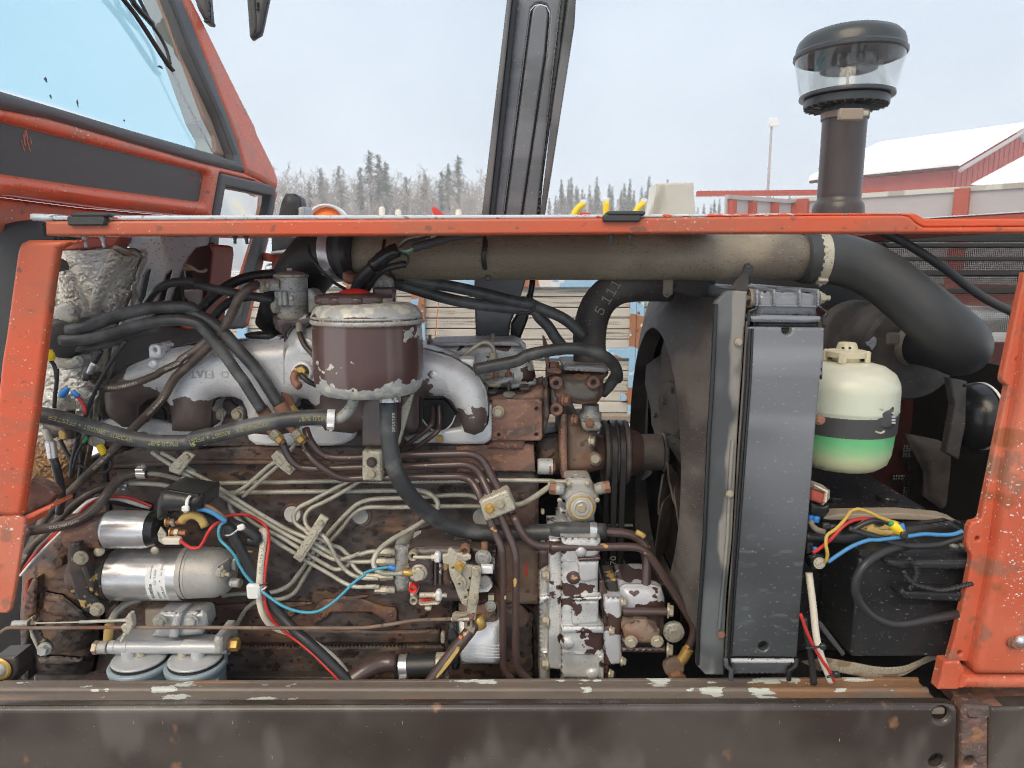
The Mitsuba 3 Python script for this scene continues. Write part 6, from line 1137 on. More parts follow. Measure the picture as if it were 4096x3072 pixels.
# ---------------------------------------------------------------- steel pipes
gz = None
def pipe(label, px, Y, r=9.5, mat='zinc', name='fuel_pipe', cat='pipe', group=None, n=10): return hose(name, label, px, Y, r, mat, cat, group, n)
pipe('pale upper fuel pipe running straight along the block to the lift pump', K('C1', [(1370, 1052), (1500, 1060), (1680, 1100), (1850, 1140)], 'C2', [(150, 1145), (900, 1135), (1740, 1122)], 'C3', [(400, 1128), (1000, 1125), (1500, 1115), (1940, 1125)], 'C4', [(250, 1128), (400, 1130)]), [1.205, 1.215, 1.235, 1.245] + [1.25] * 5 + [1.24, 1.225, 1.215], 9)
pipe('pale lower fuel pipe hooking round to the injection pump banjo', K('C1', [(1210, 1145), (1400, 1148), (1560, 1165), (1680, 1200), (1830, 1232)], 'C2', [(150, 1240), (900, 1228), (1900, 1216)], 'C3', [(450, 1212), (640, 1210), (740, 1235), (810, 1290), (835, 1350), (815, 1410), (700, 1500)], 'E3', [(560, 165), (400, 255), (290, 340), (235, 420), (222, 480), (245, 540), (310, 575), (400, 578), (500, 572)]), [1.21, 1.215, 1.225, 1.235, 1.25, 1.252, 1.252, 1.25, 1.245, 1.235, 1.225, 1.22, 1.215, 1.21, 1.205, 1.19, 1.17, 1.155, 1.145, 1.14, 1.135, 1.13, 1.13, 1.13], 10)
pipe('pale pipe from the big pipe clamp up to the left port of the lift pump', K('C3', [(1560, 1352), (1640, 1335), (1740, 1280), (1870, 1190), (1930, 1150)], 'C4', [(220, 1160)]), [1.22, 1.22, 1.215, 1.21, 1.205, 1.205], 11)
inj = 'injection pipes'
pipe('injection pipe, uppermost of the diagonal bundle left of the pipe clip', K('C1', [(1530, 855), (1640, 915), (1720, 965), (1850, 1040)], 'C2', [(100, 1010), (330, 1130), (550, 1275), (850, 1460), (1100, 1600)], 'E2', [(1230, 235), (1340, 300), (1480, 385), (1600, 445), (1720, 465), (1860, 462)], 'E3', [(200, 460), (330, 460)]), [1.235, 1.23, 1.225, 1.22, 1.218, 1.215, 1.21, 1.205, 1.205, 1.20, 1.20, 1.20, 1.20, 1.195, 1.19, 1.19, 1.19], 8.5)
pipe('injection pipe, second of the diagonal bundle from the top', K('C1', [(1440, 850), (1520, 910), (1640, 985), (1760, 1070)], 'C2', [(60, 1030), (200, 1130), (430, 1255), (600, 1360), (850, 1510), (1000, 1600)], 'E2', [(1210, 290), (1320, 345), (1450, 420), (1540, 450), (1640, 430), (1760, 385)], 'E3', [(80, 400), (200, 370), (340, 375)]), [1.235, 1.23, 1.225, 1.22, 1.218, 1.215, 1.21, 1.205, 1.205, 1.205, 1.20, 1.20, 1.20, 1.195, 1.19, 1.185, 1.185, 1.185, 1.185], 8.5)
pipe('injection pipe, third of the diagonal bundle from the top', K('C2', [(630, 1410), (720, 1500), (850, 1580)], 'E2', [(1000, 230), (1160, 330), (1270, 400), (1420, 490), (1520, 540), (1590, 530), (1640, 500)], 'E3', [(0, 470), (60, 540), (130, 590), (260, 600), (340, 600)]), [1.23, 1.222, 1.215, 1.205, 1.20, 1.20, 1.20, 1.20, 1.20, 1.20, 1.20, 1.195, 1.19, 1.185, 1.185], 8.5)
pipe('injection pipe, lowest of the diagonal bundle', K('C2', [(980, 940), (920, 960), (800, 1060), (660, 1180), (570, 1240), (520, 1330), (540, 1410), (640, 1520), (760, 1600)], 'E2', [(850, 210), (1000, 305), (1140, 390), (1240, 455), (1450, 575), (1620, 675), (1720, 705), (1910, 700)], 'E3', [(150, 705), (280, 705)]), [1.225, 1.225, 1.225, 1.222, 1.22, 1.215, 1.212, 1.208, 1.205, 1.20, 1.20, 1.20, 1.20, 1.195, 1.19, 1.185, 1.18, 1.18, 1.18], 8.5)
pipe('short injection pipe beside the lowest one, rising to the small tilted clip', K('C2', [(1180, 700), (1130, 780), (1060, 880), (950, 1000), (800, 1130), (640, 1275)]), [1.245, 1.235, 1.23, 1.228, 1.228, 1.228], 8.5)
pipe('injection pipe with a tight U bend in front of the left pale plug', K('C2', [(1660, 1120), (1500, 1200), (1300, 1310), (1170, 1380), (1125, 1450), (1140, 1520), (1240, 1595)], 'E2', [(1260, 200), (1380, 250), (1490, 310), (1570, 340), (1620, 385), (1660, 420)]), [1.24, 1.235, 1.23, 1.225, 1.22, 1.215, 1.205, 1.20, 1.20, 1.205, 1.21, 1.21, 1.21], 8.5)
pipe('injection pipe with a wider U bend right beside the tight one', K('C2', [(1770, 1115), (1600, 1220), (1420, 1320), (1280, 1390), (1232, 1460), (1240, 1530), (1290, 1590)], 'E2', [(1380, 200), (1440, 260), (1490, 350), (1540, 450), (1620, 550), (1710, 605), (1800, 622), (1900, 622)], 'E3', [(150, 622), (270, 625)]), [1.24, 1.235, 1.23, 1.225, 1.22, 1.215, 1.205, 1.195, 1.19, 1.188, 1.188, 1.185, 1.18, 1.18, 1.18, 1.18, 1.18], 8.5)
pipe('pale return pipe, upper of the pair dropping from behind the grey hose to the starter', K('C3', [(1220, 1290), (1150, 1262), (1000, 1255), (600, 1280), (200, 1298), (80, 1335), (0, 1400)], 'C2', [(1560, 1500), (1430, 1650)], 'E2', [(1330, 360), (1180, 570), (1080, 690), (980, 740), (850, 765), (600, 770), (450, 790)]), 1.245, 9)
pipe('pale return pipe, lower of the pair dropping from behind the grey hose', K('C3', [(1240, 1362), (900, 1362), (400, 1372), (150, 1375), (60, 1410), (0, 1465)], 'C2', [(1580, 1570), (1500, 1660)], 'E2', [(1400, 340), (1240, 590), (1120, 770), (1000, 820), (900, 822), (780, 840), (680, 910), (620, 1000), (580, 1080), (560, 1150)]), 1.252, 9)
pipe('dirty pale pipe below the starter leading to the left filter joint', K('E1', [(1330, 825), (1240, 850), (1160, 890), (1090, 960), (1050, 1040), (1030, 1130), (1015, 1215)]), [1.22, 1.21, 1.20, 1.19, 1.18, 1.17, 1.15], 14)
pipe('dark and silver pipe end, left of the pair inside the right manifold arch', K('C3', [(785, 420), (780, 540), (760, 600), (690, 670), (560, 760), (470, 830)]), [1.24, 1.225, 1.215, 1.215, 1.22, 1.23], 10, 'pipe')
pipe('dark and silver pipe end, right of the pair inside the right manifold arch', K('C3', [(845, 400), (845, 600), (830, 650), (760, 710), (650, 790), (560, 850)]), [1.24, 1.225, 1.215, 1.215, 1.22, 1.23], 10, 'pipe')
# pipe clips
def clip(label, px, Y, bolt, slot=None, mat='bracket'):
    k = thing('pipe_clip', label, 'clip'); part(k, 'plate', plate(px, Y, .006, .002), mat)
    if slot is not None: part(k, 'raised_bead', plate(slot, Y - .002, .004, .0018), mat, True)
    bolts(k, bolt, Y - .001, 13, 'bolt', washer=False); return k
clip('pale tilted pipe clip below the left part of the grey hose', K('C1', [(1595, 990), (1700, 890), (1750, 840), (1842, 885), (1790, 950), (1700, 1070), (1600, 1035)]), 1.205, K('C1', [(1770, 892)]), K('C1', [(1640, 985), (1690, 925), (1725, 935), (1740, 955), (1690, 1015), (1660, 1010)]))
clip('pale tilted pipe clip under the brass hose joints', K('C2', [(905, 890), (965, 830), (1060, 900), (1150, 1000), (1085, 1075), (990, 1005), (940, 955)]), 1.205, K('C2', [(1080, 1005)]), K('C2', [(940, 900), (970, 880), (1030, 960), (1000, 985), (965, 960)]))
clip('long pale clip holding the four diagonal injection pipes', K('E2', [(1115, 430), (1375, 18), (1455, 65), (1195, 482)]), 1.182, K('E2', [(1382, 95)]), K('E2', [(1145, 400), (1290, 190), (1320, 160), (1352, 175), (1350, 200), (1200, 430), (1170, 440), (1145, 425)]))
clip('small tan pipe clip above the black starter boot', K('C1', [(1680, 1200), (1705, 1095), (1740, 1078), (1810, 1100), (1800, 1180), (1765, 1260), (1690, 1230)]), 1.205, K('C1', [(1728, 1205)]), None, 'valve')
def bigclamp(label, px, Y, bp_):
    k = thing('pipe_clamp', label, 'clamp'); part(k, 'plate', plate(px, Y, .03, .005), 'bracket')
    for q, m in zip(bp_, ('boltdark' if 'upper' in label else 'brass', 'bolt')): part(k, 'bolt', hexhead(at([q], Y - .001)[0], (0, -1, 0), .0072, .006), m, 30)
bigclamp('upright galvanised clamp over the three brown pipes below the reservoir, upper one', K('C3', [(112, 850), (130, 835), (290, 835), (304, 860), (300, 1120), (290, 1130), (120, 1125), (112, 1100)]), 1.168, K('C3', [(207, 945), (207, 1050)]))
bigclamp('tilted galvanised clamp over the three brown pipes with a brass bolt', K('C3', [(1222, 1330), (1260, 1300), (1470, 1215), (1500, 1220), (1570, 1380), (1565, 1405), (1300, 1510), (1275, 1500)]), 1.152, K('C3', [(1325, 1385), (1425, 1342)]))
bx_ = 'brown steel pipes running along the block'
pipe('brown steel pipe, uppermost of three, turning down and right to the brass joint', K('C2', [(1240, 630), (1270, 720), (1330, 810), (1420, 880), (1530, 902), (1770, 898)], 'C3', [(200, 890), (500, 877), (900, 868), (1130, 868), (1210, 890), (1280, 960), (1350, 1090), (1440, 1250), (1530, 1420), (1600, 1570)], 'E3', [(1555, 40), (1620, 170), (1680, 255), (1770, 310), (1943, 322)], 'E4', [(250, 326), (700, 328), (980, 325), (1090, 340), (1170, 395), (1250, 500), (1400, 740), (1540, 970), (1590, 1060), (1598, 1130), (1570, 1230), (1530, 1310)]),
     [1.20, 1.19, 1.19, 1.19, 1.19, 1.19] + [1.19] * 6 + [1.185, 1.18, 1.175, 1.17] + [1.165, 1.16, 1.16, 1.16, 1.16] + [1.155] * 12, 16, 'pipe', 'hydraulic_pipe')
b = pipe('brown steel pipe, middle of three, running down to the bottom rail', K('C2', [(1020, 760), (1060, 860), (1120, 945), (1200, 995), (1320, 1005), (1770, 992)], 'C3', [(200, 990), (500, 985), (900, 972), (1090, 970), (1170, 995), (1230, 1060), (1290, 1180), (1350, 1310)], 'E3', [(1440, 60), (1500, 200), (1545, 310), (1570, 420), (1575, 600), (1570, 1000), (1578, 1400), (1600, 1490), (1660, 1560), (1740, 1620)]), [1.19] * 12 + [1.18, 1.17, 1.165, 1.16, 1.155, 1.15, 1.15, 1.15, 1.15, 1.15, 1.15, 1.15], 15.5, 'pipe', 'hydraulic_pipe')
part(b.key, 'flaked_spot', plate(K('E3', [(1548, 640), (1560, 625), (1578, 630), (1582, 660), (1572, 700), (1560, 720), (1550, 690)]), 1.1425, .003, .001, .001), 'ochre', True)
b = pipe('brown steel pipe, lowest of three, bending down nearest the throttle levers', K('C2', [(1220, 770), (1260, 860), (1340, 950), (1450, 1030), (1550, 1085), (1650, 1100), (1770, 1094)], 'C3', [(200, 1095), (500, 1088), (900, 1083), (1050, 1085), (1130, 1110), (1190, 1180), (1250, 1310)], 'E3', [(1335, 100), (1395, 240), (1435, 340), (1448, 450), (1450, 700), (1448, 1200), (1450, 1420), (1470, 1500), (1540, 1590)]), [1.195, 1.185, 1.18, 1.18, 1.185, 1.19, 1.19] + [1.19] * 5 + [1.18, 1.17, 1.162, 1.155, 1.15, 1.15, 1.15, 1.15, 1.15, 1.15, 1.15], 15.5, 'pipe', 'hydraulic_pipe')
part(b.key, 'flaked_spot', plate(K('E3', [(1458, 800), (1480, 790), (1482, 825), (1462, 830)]), 1.1425, .003, .001, .001), 'ochre', True)
for c, q0, q1 in (('C2', (900, 650), (1010, 740)), ('C2', (1110, 640), (1210, 740))):
    a_, b_ = at(K(c, [q0, q1]), 1.165); d = (b_ - a_); k = thing('union', ('left' if q0[0] < 1000 else 'right') + ' rusty hexagonal pipe union under the hose joints', 'pipe fitting')
    part(k, 'nut', lathe(0.45, [(.013, -.02), (.021, -.02), (.021, .006), (.016, .008)], (a_ + b_) / 2, d, 6), 'bracket', 30); part(k, 'lower_nut', lathe(0.45, [(.016, .006), (.0195, .010), (.0195, .028), (.012, .030)], (a_ + b_) / 2, d, 6, .4), 'brass', 30); part(k, 'stem', lathe(0.45, [(.012, -.055), (.012, .04)], (a_ + b_) / 2, d, 16), 'boltrust', True)
k = thing('banjo_joint', 'large rusty brass banjo joint at the foot of the radiator edge', 'pipe fitting')
part(k, 'collar', sweep(at(K('E4', [(1550, 1290), (1505, 1370), (1450, 1440)]), 1.15), 22 * metres((2720, 2640), 1.15), 16), 'brass', 30); o = at(K('E4', [(1410, 1500)]), 1.145)[0]
part(k, 'eye', lathe(0.5, [(.036, -.02), (.036, .004), (.03, .01), (0, .01)], o + [0, 0, .006], (0, -1, 0), 28), 'pump', True); part(k, 'hexagon', hexhead(0.5, o + [.002, -.012, -.006], (.05, -1, -.2), .033, .018, False), 'boltrust', 30)
# lower oil pipe, coupling and filler pipe
op = hose('oil_pipe', 'slanting brown pipe with worn ochre paint passing the silver cylinder', K('E3', [(1190, 1040), (1130, 1130), (980, 1320), (820, 1530), (730, 1660)]), [1.12, 1.11, 1.10, 1.09, 1.085], 25, 'pipe', 'pipe', n=20)
part(op.key, 'collar', sweep(at(K('E3', [(1195, 1000), (1225, 1040), (1240, 1090)]), 1.12), .0105, 14), 'brass', True); part(op.key, 'red_dot', lathe([(0, .001), (.0028, .001), (.0032, 0)], at(K('E3', [(1048, 1182)]), 1.094)[0], (0, -1, 0), 16), 'orangestrap')
part(op.key, 'worn_strip', plate(K('E3', [(1040, 1290), (1030, 1320), (960, 1420), (880, 1520), (800, 1600), (770, 1600), (860, 1500), (920, 1420), (980, 1340), (1010, 1290)]), 1.0795, .006, .0012), 'ochre', True)
part(op.key, 'lug', plate(K('E3', [(1080, 1030), (1110, 1030), (1112, 1085), (1135, 1085), (1135, 1030), (1160, 1030), (1160, 1095), (1185, 1110), (1170, 1160), (1080, 1095)]), 1.095, .01, .002), 'tan')
ow = hose('return_elbow', 'thick brown elbow pipe rising from the bottom rail to the black coupling', K('E3', [(-80, 1660), (60, 1560), (180, 1480), (310, 1430), (440, 1425)]), [1.09, 1.10, 1.11, 1.12, 1.12], 36, 'pipe', 'pipe', n=22)
cu = hose('rubber_coupling', 'short black rubber coupling with a bright hose clip beside the silver cylinder', K('E3', [(430, 1470), (560, 1455), (700, 1450), (900, 1440)]), 1.13, 46, 'conduit', n=26); clamp(cu, .18, 'steel', .014, (0, -1, -.5), k=1.03); clamp(cu, .93, 'bracket', .016, (0, -.8, .6), k=1.03)

# ---------------------------------------------------------------- throttle rod
TRD = thing('throttle_rod', 'long rusty throttle rod running along the bottom to the pump lever', 'rod')
part(TRD, 'rod', sweep(spline(at(K('E1', [(-80, 1180), (0, 1145), (60, 1098), (300, 1095), (1000, 1090), (1900, 1090)], 'E2', [(1100, 1095), (1800, 1092)], 'E3', [(180, 1088), (420, 1055), (600, 1025), (960, 1010), (1130, 1008), (1160, 990), (1168, 960)]), 1.09), .01), 7 * metres((1500, 2500), 1.09), 10), 'pump', True)
part(TRD, 'bright_end', sweep(at(K('E3', [(960, 1012), (1130, 1008)]), 1.09), .0034, 10), 'bracket', True); part(TRD, 'retainer', plate(K('E3', [(965, 985), (1000, 960), (1040, 970), (1110, 965), (1110, 985), (1040, 1000), (1000, 1030), (965, 1030)]), 1.085, .01, .002), 'tan')
part(TRD, 'cable', sweep(at(K('E1', [(330, 1050), (760, 1038)]), 1.085), .0013, 8), 'bracket', True); part(TRD, 'cable_end', sweep(at(K('E1', [(755, 1038), (980, 1030), (1210, 1020)]), 1.085), .0027, 10), 'zinc', True)
part(TRD, 'rod_clamp', plate(K('E1', [(1180, 1010), (1215, 960), (1240, 970), (1255, 1050), (1255, 1090), (1215, 1170), (1160, 1130), (1140, 1090), (1165, 1060), (1195, 1060)]), 1.078, .012, .002), 'bracket'); part(TRD, 'clamp_pin', sweep(at(K('E1', [(1190, 1140), (1155, 1220)]), 1.08), .0032, 10), 'bracket', True)
k = thing('cable_bracket', 'small bent steel bracket bolted to the bell housing holding the throttle cable', 'bracket')
part(k, 'plate', plate(K('E1', [(262, 1010), (330, 975), (345, 1000), (340, 1060), (380, 1160), (480, 1260), (490, 1290), (400, 1370), (370, 1350), (290, 1150)]), 1.11, .006, .002), 'rustblack'); part(k, 'edge', plate(K('E1', [(255, 1020), (275, 1010), (300, 1140), (375, 1330), (405, 1368), (370, 1355), (285, 1180)]), 1.106, .01, .0015), 'bracket')
part(k, 'bolt', hexhead(at(K('E1', [(420, 1295)]), 1.10)[0], (.25, -1, .1), .0085, .012), 'valve', 30); part(k, 'cable_sleeve', sweep(at(K('E1', [(125, 1060), (275, 1055)]), 1.10), .0062, 18), 'valve', 30); part(k, 'sleeve_nut', sweep(at(K('E1', [(300, 1050), (360, 1052)]), 1.10), .0046, 6), 'boltdark', False)
# ---------------------------------------------------------------- taped harness on the intake pipe
th_ = hose('wiring_harness', 'thick black taped harness climbing from the reservoir cap onto the intake pipe', K('B3', [(40, 860), (90, 740), (180, 630), (270, 540), (360, 465), (450, 425)]), [1.20, 1.18, 1.16, 1.150, 1.148, 1.152], 26, 'conduit', 'harness', n=18)
part(th_.key, 'tape_wrap', sweep(th_.cut(.62, 1.0), th_.R * 1.12, 18), 'blackgloss', True)
part(th_.key, 'branch_tube', sweep(spline(at(K('B3', [(600, 408), (720, 375), (880, 330), (1060, 295), (1260, 280)]), [1.150, 1.155, 1.165, 1.18, 1.20]), .006), np.linspace(.0072, .0052, len(spline(at(K('B3', [(600, 408), (720, 375), (880, 330), (1060, 295), (1260, 280)]), [1.150, 1.155, 1.165, 1.18, 1.20]), .006))), 14), 'gasket', True)
for pts, m in (([(455, 390), (520, 330), (600, 305), (690, 290)], 'tan'), ([(470, 400), (560, 345), (650, 325), (760, 300)], 'conduit'), ([(480, 430), (540, 435), (600, 412)], 'sheet'), ([(485, 445), (550, 447), (605, 425)], 'green'), ([(470, 455), (530, 470), (555, 510), (540, 560), (500, 580)], 'conduit')):
    part(th_.key, 'wire', sweep(spline(at(K('B3', pts), 1.152), .004), .0019, 8), m, True)
part(th_.key, 'lower_branch', sweep(spline(at(K('B3', [(530, 560), (440, 575), (330, 610), (240, 680), (180, 770), (130, 850)]), [1.155, 1.155, 1.16, 1.17, 1.18, 1.20]), .005), .0058, 12), 'conduit', True)
part(th_.key, 'flag_label', plate(K('B3', [(690, 285), (840, 285), (760, 320), (715, 332)]), 1.16, .001, .0004), 'valve')
k = thing('pipe_bracket', 'tan bracket with a bolt under the intake pipe beside the reservoir cap', 'bracket')
part(k, 'plate', plate(K('B3', [(200, 700), (240, 660), (300, 650), (390, 700), (400, 760), (425, 890), (380, 900), (330, 830), (250, 800)]), 1.205, .02, .006), 'valve', True); bolts(k, K('B3', [(252, 742)]), 1.198, 20, 'valve')
# ---------------------------------------------------------------- starter motor
ST = thing('starter_motor', 'starter motor with bright steel barrel and solenoid at the lower left', 'starter motor')
YS1, YS2 = 1.18, 1.155
def lx(c, pts, cy, Y, n=44): # lathe along +x given crop x positions and radii in crop pixels
    o = at(K(c, [(pts[0][0], cy)]), Y)[0]; m_ = metres(K(c, [(pts[0][0], cy)])[0], Y) / CROPS[c][2]
    return lathe([(r * m_, at(K(c, [(x, cy)]), Y)[0][0] - o[0]) for x, r in pts], o, (1, 0, 0), n)
part(ST, 'barrel', lx('E1', [(1090, 235), (1100, 240), (1770, 240)], 585, YS1, 56), 'steel', True)
part(ST, 'end_bell', lx('E2', [(100, 243), (130, 246), (180, 244), (185, 240), (400, 232), (480, 205), (540, 150), (560, 90), (565, 0)], 565, YS1, 56), 'cast', 30)
part(ST, 'bell_groove', lx('E2', [(150, 247), (158, 247)], 565, YS1), 'boltdark', True)
part(ST, 'drive_housing', lx('E1', [(700, 150), (760, 190), (930, 215), (985, 243), (1010, 250), (1050, 252), (1092, 246)], 585, YS1), 'rustblack', True)
part(ST, 'mount_plate', plate(K('E1', [(630, 275), (700, 290), (760, 330), (820, 520), (870, 800), (930, 880), (985, 940), (950, 985), (870, 995), (760, 950), (690, 800), (615, 560), (610, 400)]), 1.13, .05, .012), 'rustblack', True)
part(ST, 'gusset', plate(K('E1', [(690, 300), (740, 295), (760, 420), (860, 660), (890, 760), (850, 800), (760, 560)]), 1.12, .03, .008), 'rustblack', True)
bolts(ST, K('E1', [(765, 430), (920, 920)]), 1.118, 22, 'bolt'); part(ST, 'nut', lathe(0.5, [(0, .004), (.014, .004), (.018, -.002)], at(K('E1', [(940, 365)]), 1.14)[0], (.2, -1, .6), 20), 'bolt', True)
part(ST, 'solenoid', lx('E1', [(1010, 150), (1030, 172), (1050, 177), (1380, 177), (1400, 172), (1435, 170)], 160, YS2, 50), 'steel', True)
part(ST, 'solenoid_flange', lx('E1', [(665, 120), (680, 165), (900, 170), (960, 178), (1030, 180)], 175, YS2 + .01, 40), 'rust', True)
part(ST, 'solenoid_cap', lx('E1', [(1432, 165), (1440, 160), (1500, 140), (1530, 90), (1530, 0)], 165, YS2, 40), 'blackgloss', 30)
lb = part(ST, 'label', None or (lambda: (lambda th: trimesh.Trimesh(np.vstack([np.stack([np.full(20, x), YS1 - np.cos(th) * .0, np.zeros(20)], 1) for x in (0, 1)]), [[0, 1, 2]], process=False))(np.zeros(20)))() if False else (lambda: (lambda xa, xb, cz, R, th: trimesh.Trimesh(np.vstack([np.stack([np.full(24, x), YS1 - R * np.cos(th), cz + R * np.sin(th)], 1) for x in (xa, xb)]), np.array([f for i in range(23) for f in ([i, i + 1, i + 25], [i, i + 25, i + 24])])[:, ::-1], process=False))(at(K('E1', [(1352, 600)]), YS1 - .05)[0][0], at(K('E1', [(1540, 600)]), YS1 - .05)[0][0], at(K('E1', [(1450, 585)]), YS1)[0][2], 241 * metres(K('E1', [(1450, 585)])[0], YS1) / 2.3695, np.linspace(-.78, .66, 24)))(), 'label', True, 'white sticker on the barrel')
Rb = 241 * metres(K('E1', [(1450, 585)])[0], YS1) / 2.3695 + .0004; czb = at(K('E1', [(1450, 585)]), YS1)[0][2]
def barrel_text(t, h, cx, start, bold=False):
    m = meshkit.text_mesh(t, h, .0001, bold); v = m.vertices; a = start + v[:, 0] / Rb; x0 = at(K('E1', [(cx, 585)]), YS1 - .05)[0][0]
    m.vertices = np.stack([x0 - v[:, 1], YS1 - (Rb + v[:, 2]) * np.cos(a), czb + (Rb + v[:, 2]) * np.sin(a)], 1); part(lb, 'lettering', m, 'print', False)
barrel_text('N Letrika', .0056, 1412, -.66, True); barrel_text('Made in Slovenia', .0021, 1405, .25); barrel_text('12V 3.0kW', .0036, 1452, .02); barrel_text('AZJ3237', .0030, 1470, -.66); barrel_text('11.130.697', .0037, 1520, -.66); barrel_text('14-206', .0034, 1508, .36); barrel_text('\u2190', .004, 1500, .12)
for c, p, r in (('E2', (455, 580), 1), ): o = at(K(c, [p]), 1.135)[0]; part(ST, 'through_bolt', join(hexhead(0.55, o, (1, -.35, 0), .012, .010), lathe(0.55, [(.006, 0), (.006, .026), (0, .026)], o, (1, -.35, 0), 12)), 'bolt', 30)
part(ST, 'bolt_boss', plate(K('E2', [(355, 590), (380, 540), (440, 515), (450, 640), (380, 640)]), 1.13, .04, .012), 'cast', True); part(ST, 'end_screw', lathe(0.55, [(0, .03), (.014, .03), (.015, 0)], at(K('E2', [(540, 660)]), 1.15)[0], (1, -.3, 0), 20), 'valve', True)
part(ST, 'stud', lathe(0.5, [(.004, 0), (.004, .03), (0, .03)], at(K('E2', [(660, 365)]), 1.19)[0], (1, -.2, 0), 10), 'bolt'); part(ST, 'bracket', plate(K('E2', [(515, 520), (545, 440), (570, 440), (575, 560), (530, 545)]), 1.16, .02, .003), 'steel')
for p, q in (((1570, 90), (1740, 85)), ((1610, 185), (1765, 190))):
    b_ = at(K('E1', [p, q]), 1.135); part(ST, 'terminal', sweep(np.array([b_[0], b_[1]]), .0050, 12), 'copper', 30); part(ST, 'terminal_nut', lathe(0.55, [(.014, -.006), (.014, .006)], (b_[0] * .55 + b_[1] * .45), b_[1] - b_[0], 6), 'bolt', 30); part(ST, 'brass_washer', lathe(0.5, [(.016, -.004), (.016, .0)], b_[0] * .9 + b_[1] * .1, b_[1] - b_[0], 18), 'brass', 30)
part(ST, 'spade_tag', plate(K('E1', [(1490, 200), (1520, 135), (1570, 200), (1575, 250), (1535, 300), (1500, 270)]), 1.128, .003, .001), 'bracket'); part(ST, 'spade_cover', cbox(at(K('E1', [(1635, 265)]), 1.128)[0], (.030, .012, .012), .002), 'cream')
part(ST, 'cross_screw', lathe(0.5, [(0, .004), (.012, .002), (.014, -.004)], at(K('E1', [(1462, 362)]), 1.135)[0], (0, -1, 0), 18), 'bolt', True)
# boot, cables
BO = thing('rubber_boot', 'black rubber boot with a white cable tie over the starter terminal', 'rubber boot')
part(BO, 'boot', plate(K('C1', [(1448, 1500), (1450, 1330), (1480, 1245), (1540, 1222), (1700, 1250), (1830, 1270), (1880, 1265), (1895, 1300), (1880, 1410), (1840, 1425), (1700, 1430), (1560, 1440), (1545, 1500), (1480, 1530)]), 1.095, .08, .018, ds=.008), 'conduit', True)
part(BO, 'mouth', sweep(at(K('C2', [(180, 1335), (215, 1345)]), 1.11), .012, 20), 'conduit', True)
part(BO, 'white_tie', sweep(spline(at(K('C1', [(1800, 1265), (1775, 1300), (1765, 1380), (1750, 1420)]), [1.10, 1.09, 1.088, 1.10]), .004), .003, 6, .4), 'white', True); part(BO, 'tie_head', cbox(at(K('C1', [(1760, 1385)]), 1.086)[0], (.0115, .006, .009), .0015), 'white')
def wire(label, px, Y, r, mat, name='wire', cat='wire', n=9): return hose(name, label, px, Y, r, mat, cat, None, n)
wire('ochre sleeved cable lug curving up from the starter terminals', K('C2', [(60, 1510), (90, 1470), (150, 1445), (210, 1455), (260, 1500), (285, 1555)]), 1.12, 17, 'ochre', 'battery_cable', 'cable', 14)
wire('thick blue wire leaving the rubber boot', K('C2', [(190, 1385), (280, 1395), (370, 1430), (430, 1470), (485, 1510)]), 1.115, 10, 'wireblue')
wire('brown wire above the blue one leaving the rubber boot', K('C2', [(195, 1345), (300, 1360), (390, 1410), (480, 1490)]), 1.12, 9, 'brownwire')
t = wire('black taped harness running from the boot diagonally down to the bottom rail', K('C2', [(240, 1400), (350, 1470), (450, 1560), (500, 1620)], 'E2', [(500, 110), (560, 230), (650, 400), (740, 580), (800, 700), (880, 820), (1000, 970), (1130, 1110), (1280, 1240), (1450, 1400), (1560, 1510), (1680, 1640)]), [1.17, 1.16, 1.15, 1.14, 1.135, 1.13, 1.13, 1.13, 1.13, 1.125, 1.12, 1.11, 1.10, 1.095, 1.09, 1.085], 20, 'conduit', 'wiring_harness', 'harness', 16)
part(t.key, 'white_tie', sweep(spline(at(K('E2', [(485, 215), (520, 215), (570, 185), (610, 150), (640, 140)]), [1.125, 1.112, 1.108, 1.11, 1.12]), .004), .003, 6, .4), 'white', True); part(t.key, 'tie_head', cbox(at(K('E2', [(628, 140)]), 1.11)[0], (.012, .007, .010), .002, rot([0, 1, 0], -20)), 'white')
wire('short thick black cable branch hanging beside the taped harness', K('E2', [(470, 90), (580, 130), (680, 170), (750, 215), (775, 250), (730, 270), (680, 260)]), 1.15, 24, 'conduit', 'battery_cable', 'cable', 14)
t = wire('thick white cable descending past the starter to the bottom rail', K('C2', [(820, 1600)], 'E2', [(845, 190), (830, 350), (810, 520), (800, 700), (805, 850), (850, 990), (930, 1080), (1060, 1130), (1200, 1180), (1330, 1250), (1480, 1360), (1590, 1480), (1660, 1600)]), [1.19, 1.17, 1.15, 1.135, 1.12, 1.115, 1.12, 1.13, 1.14, 1.14, 1.14, 1.135, 1.13, 1.12], 13.5, 'cream', 'white_cable', 'cable', 14)
text_on(t, 'H07RN 450/750V', t.near(K('E2', [(805, 430)])[0]), .005, 'print', t.key)
part(t.key, 'white_tie', sweep(spline(at(K('E2', [(735, 745), (780, 735), (830, 728), (865, 705)]), 1.10), .004), .0036, 6, .4), 'white', True); part(t.key, 'tie_head', cbox(at(K('E2', [(748, 745)]), 1.098)[0], (.022, .01, .026), .003), 'white')
part(t.key, 'black_tie', sweep(spline(at(K('E2', [(770, 690), (820, 688), (865, 672), (885, 665)]), 1.098), .004), .0026, 6, .4), 'conduit', True)
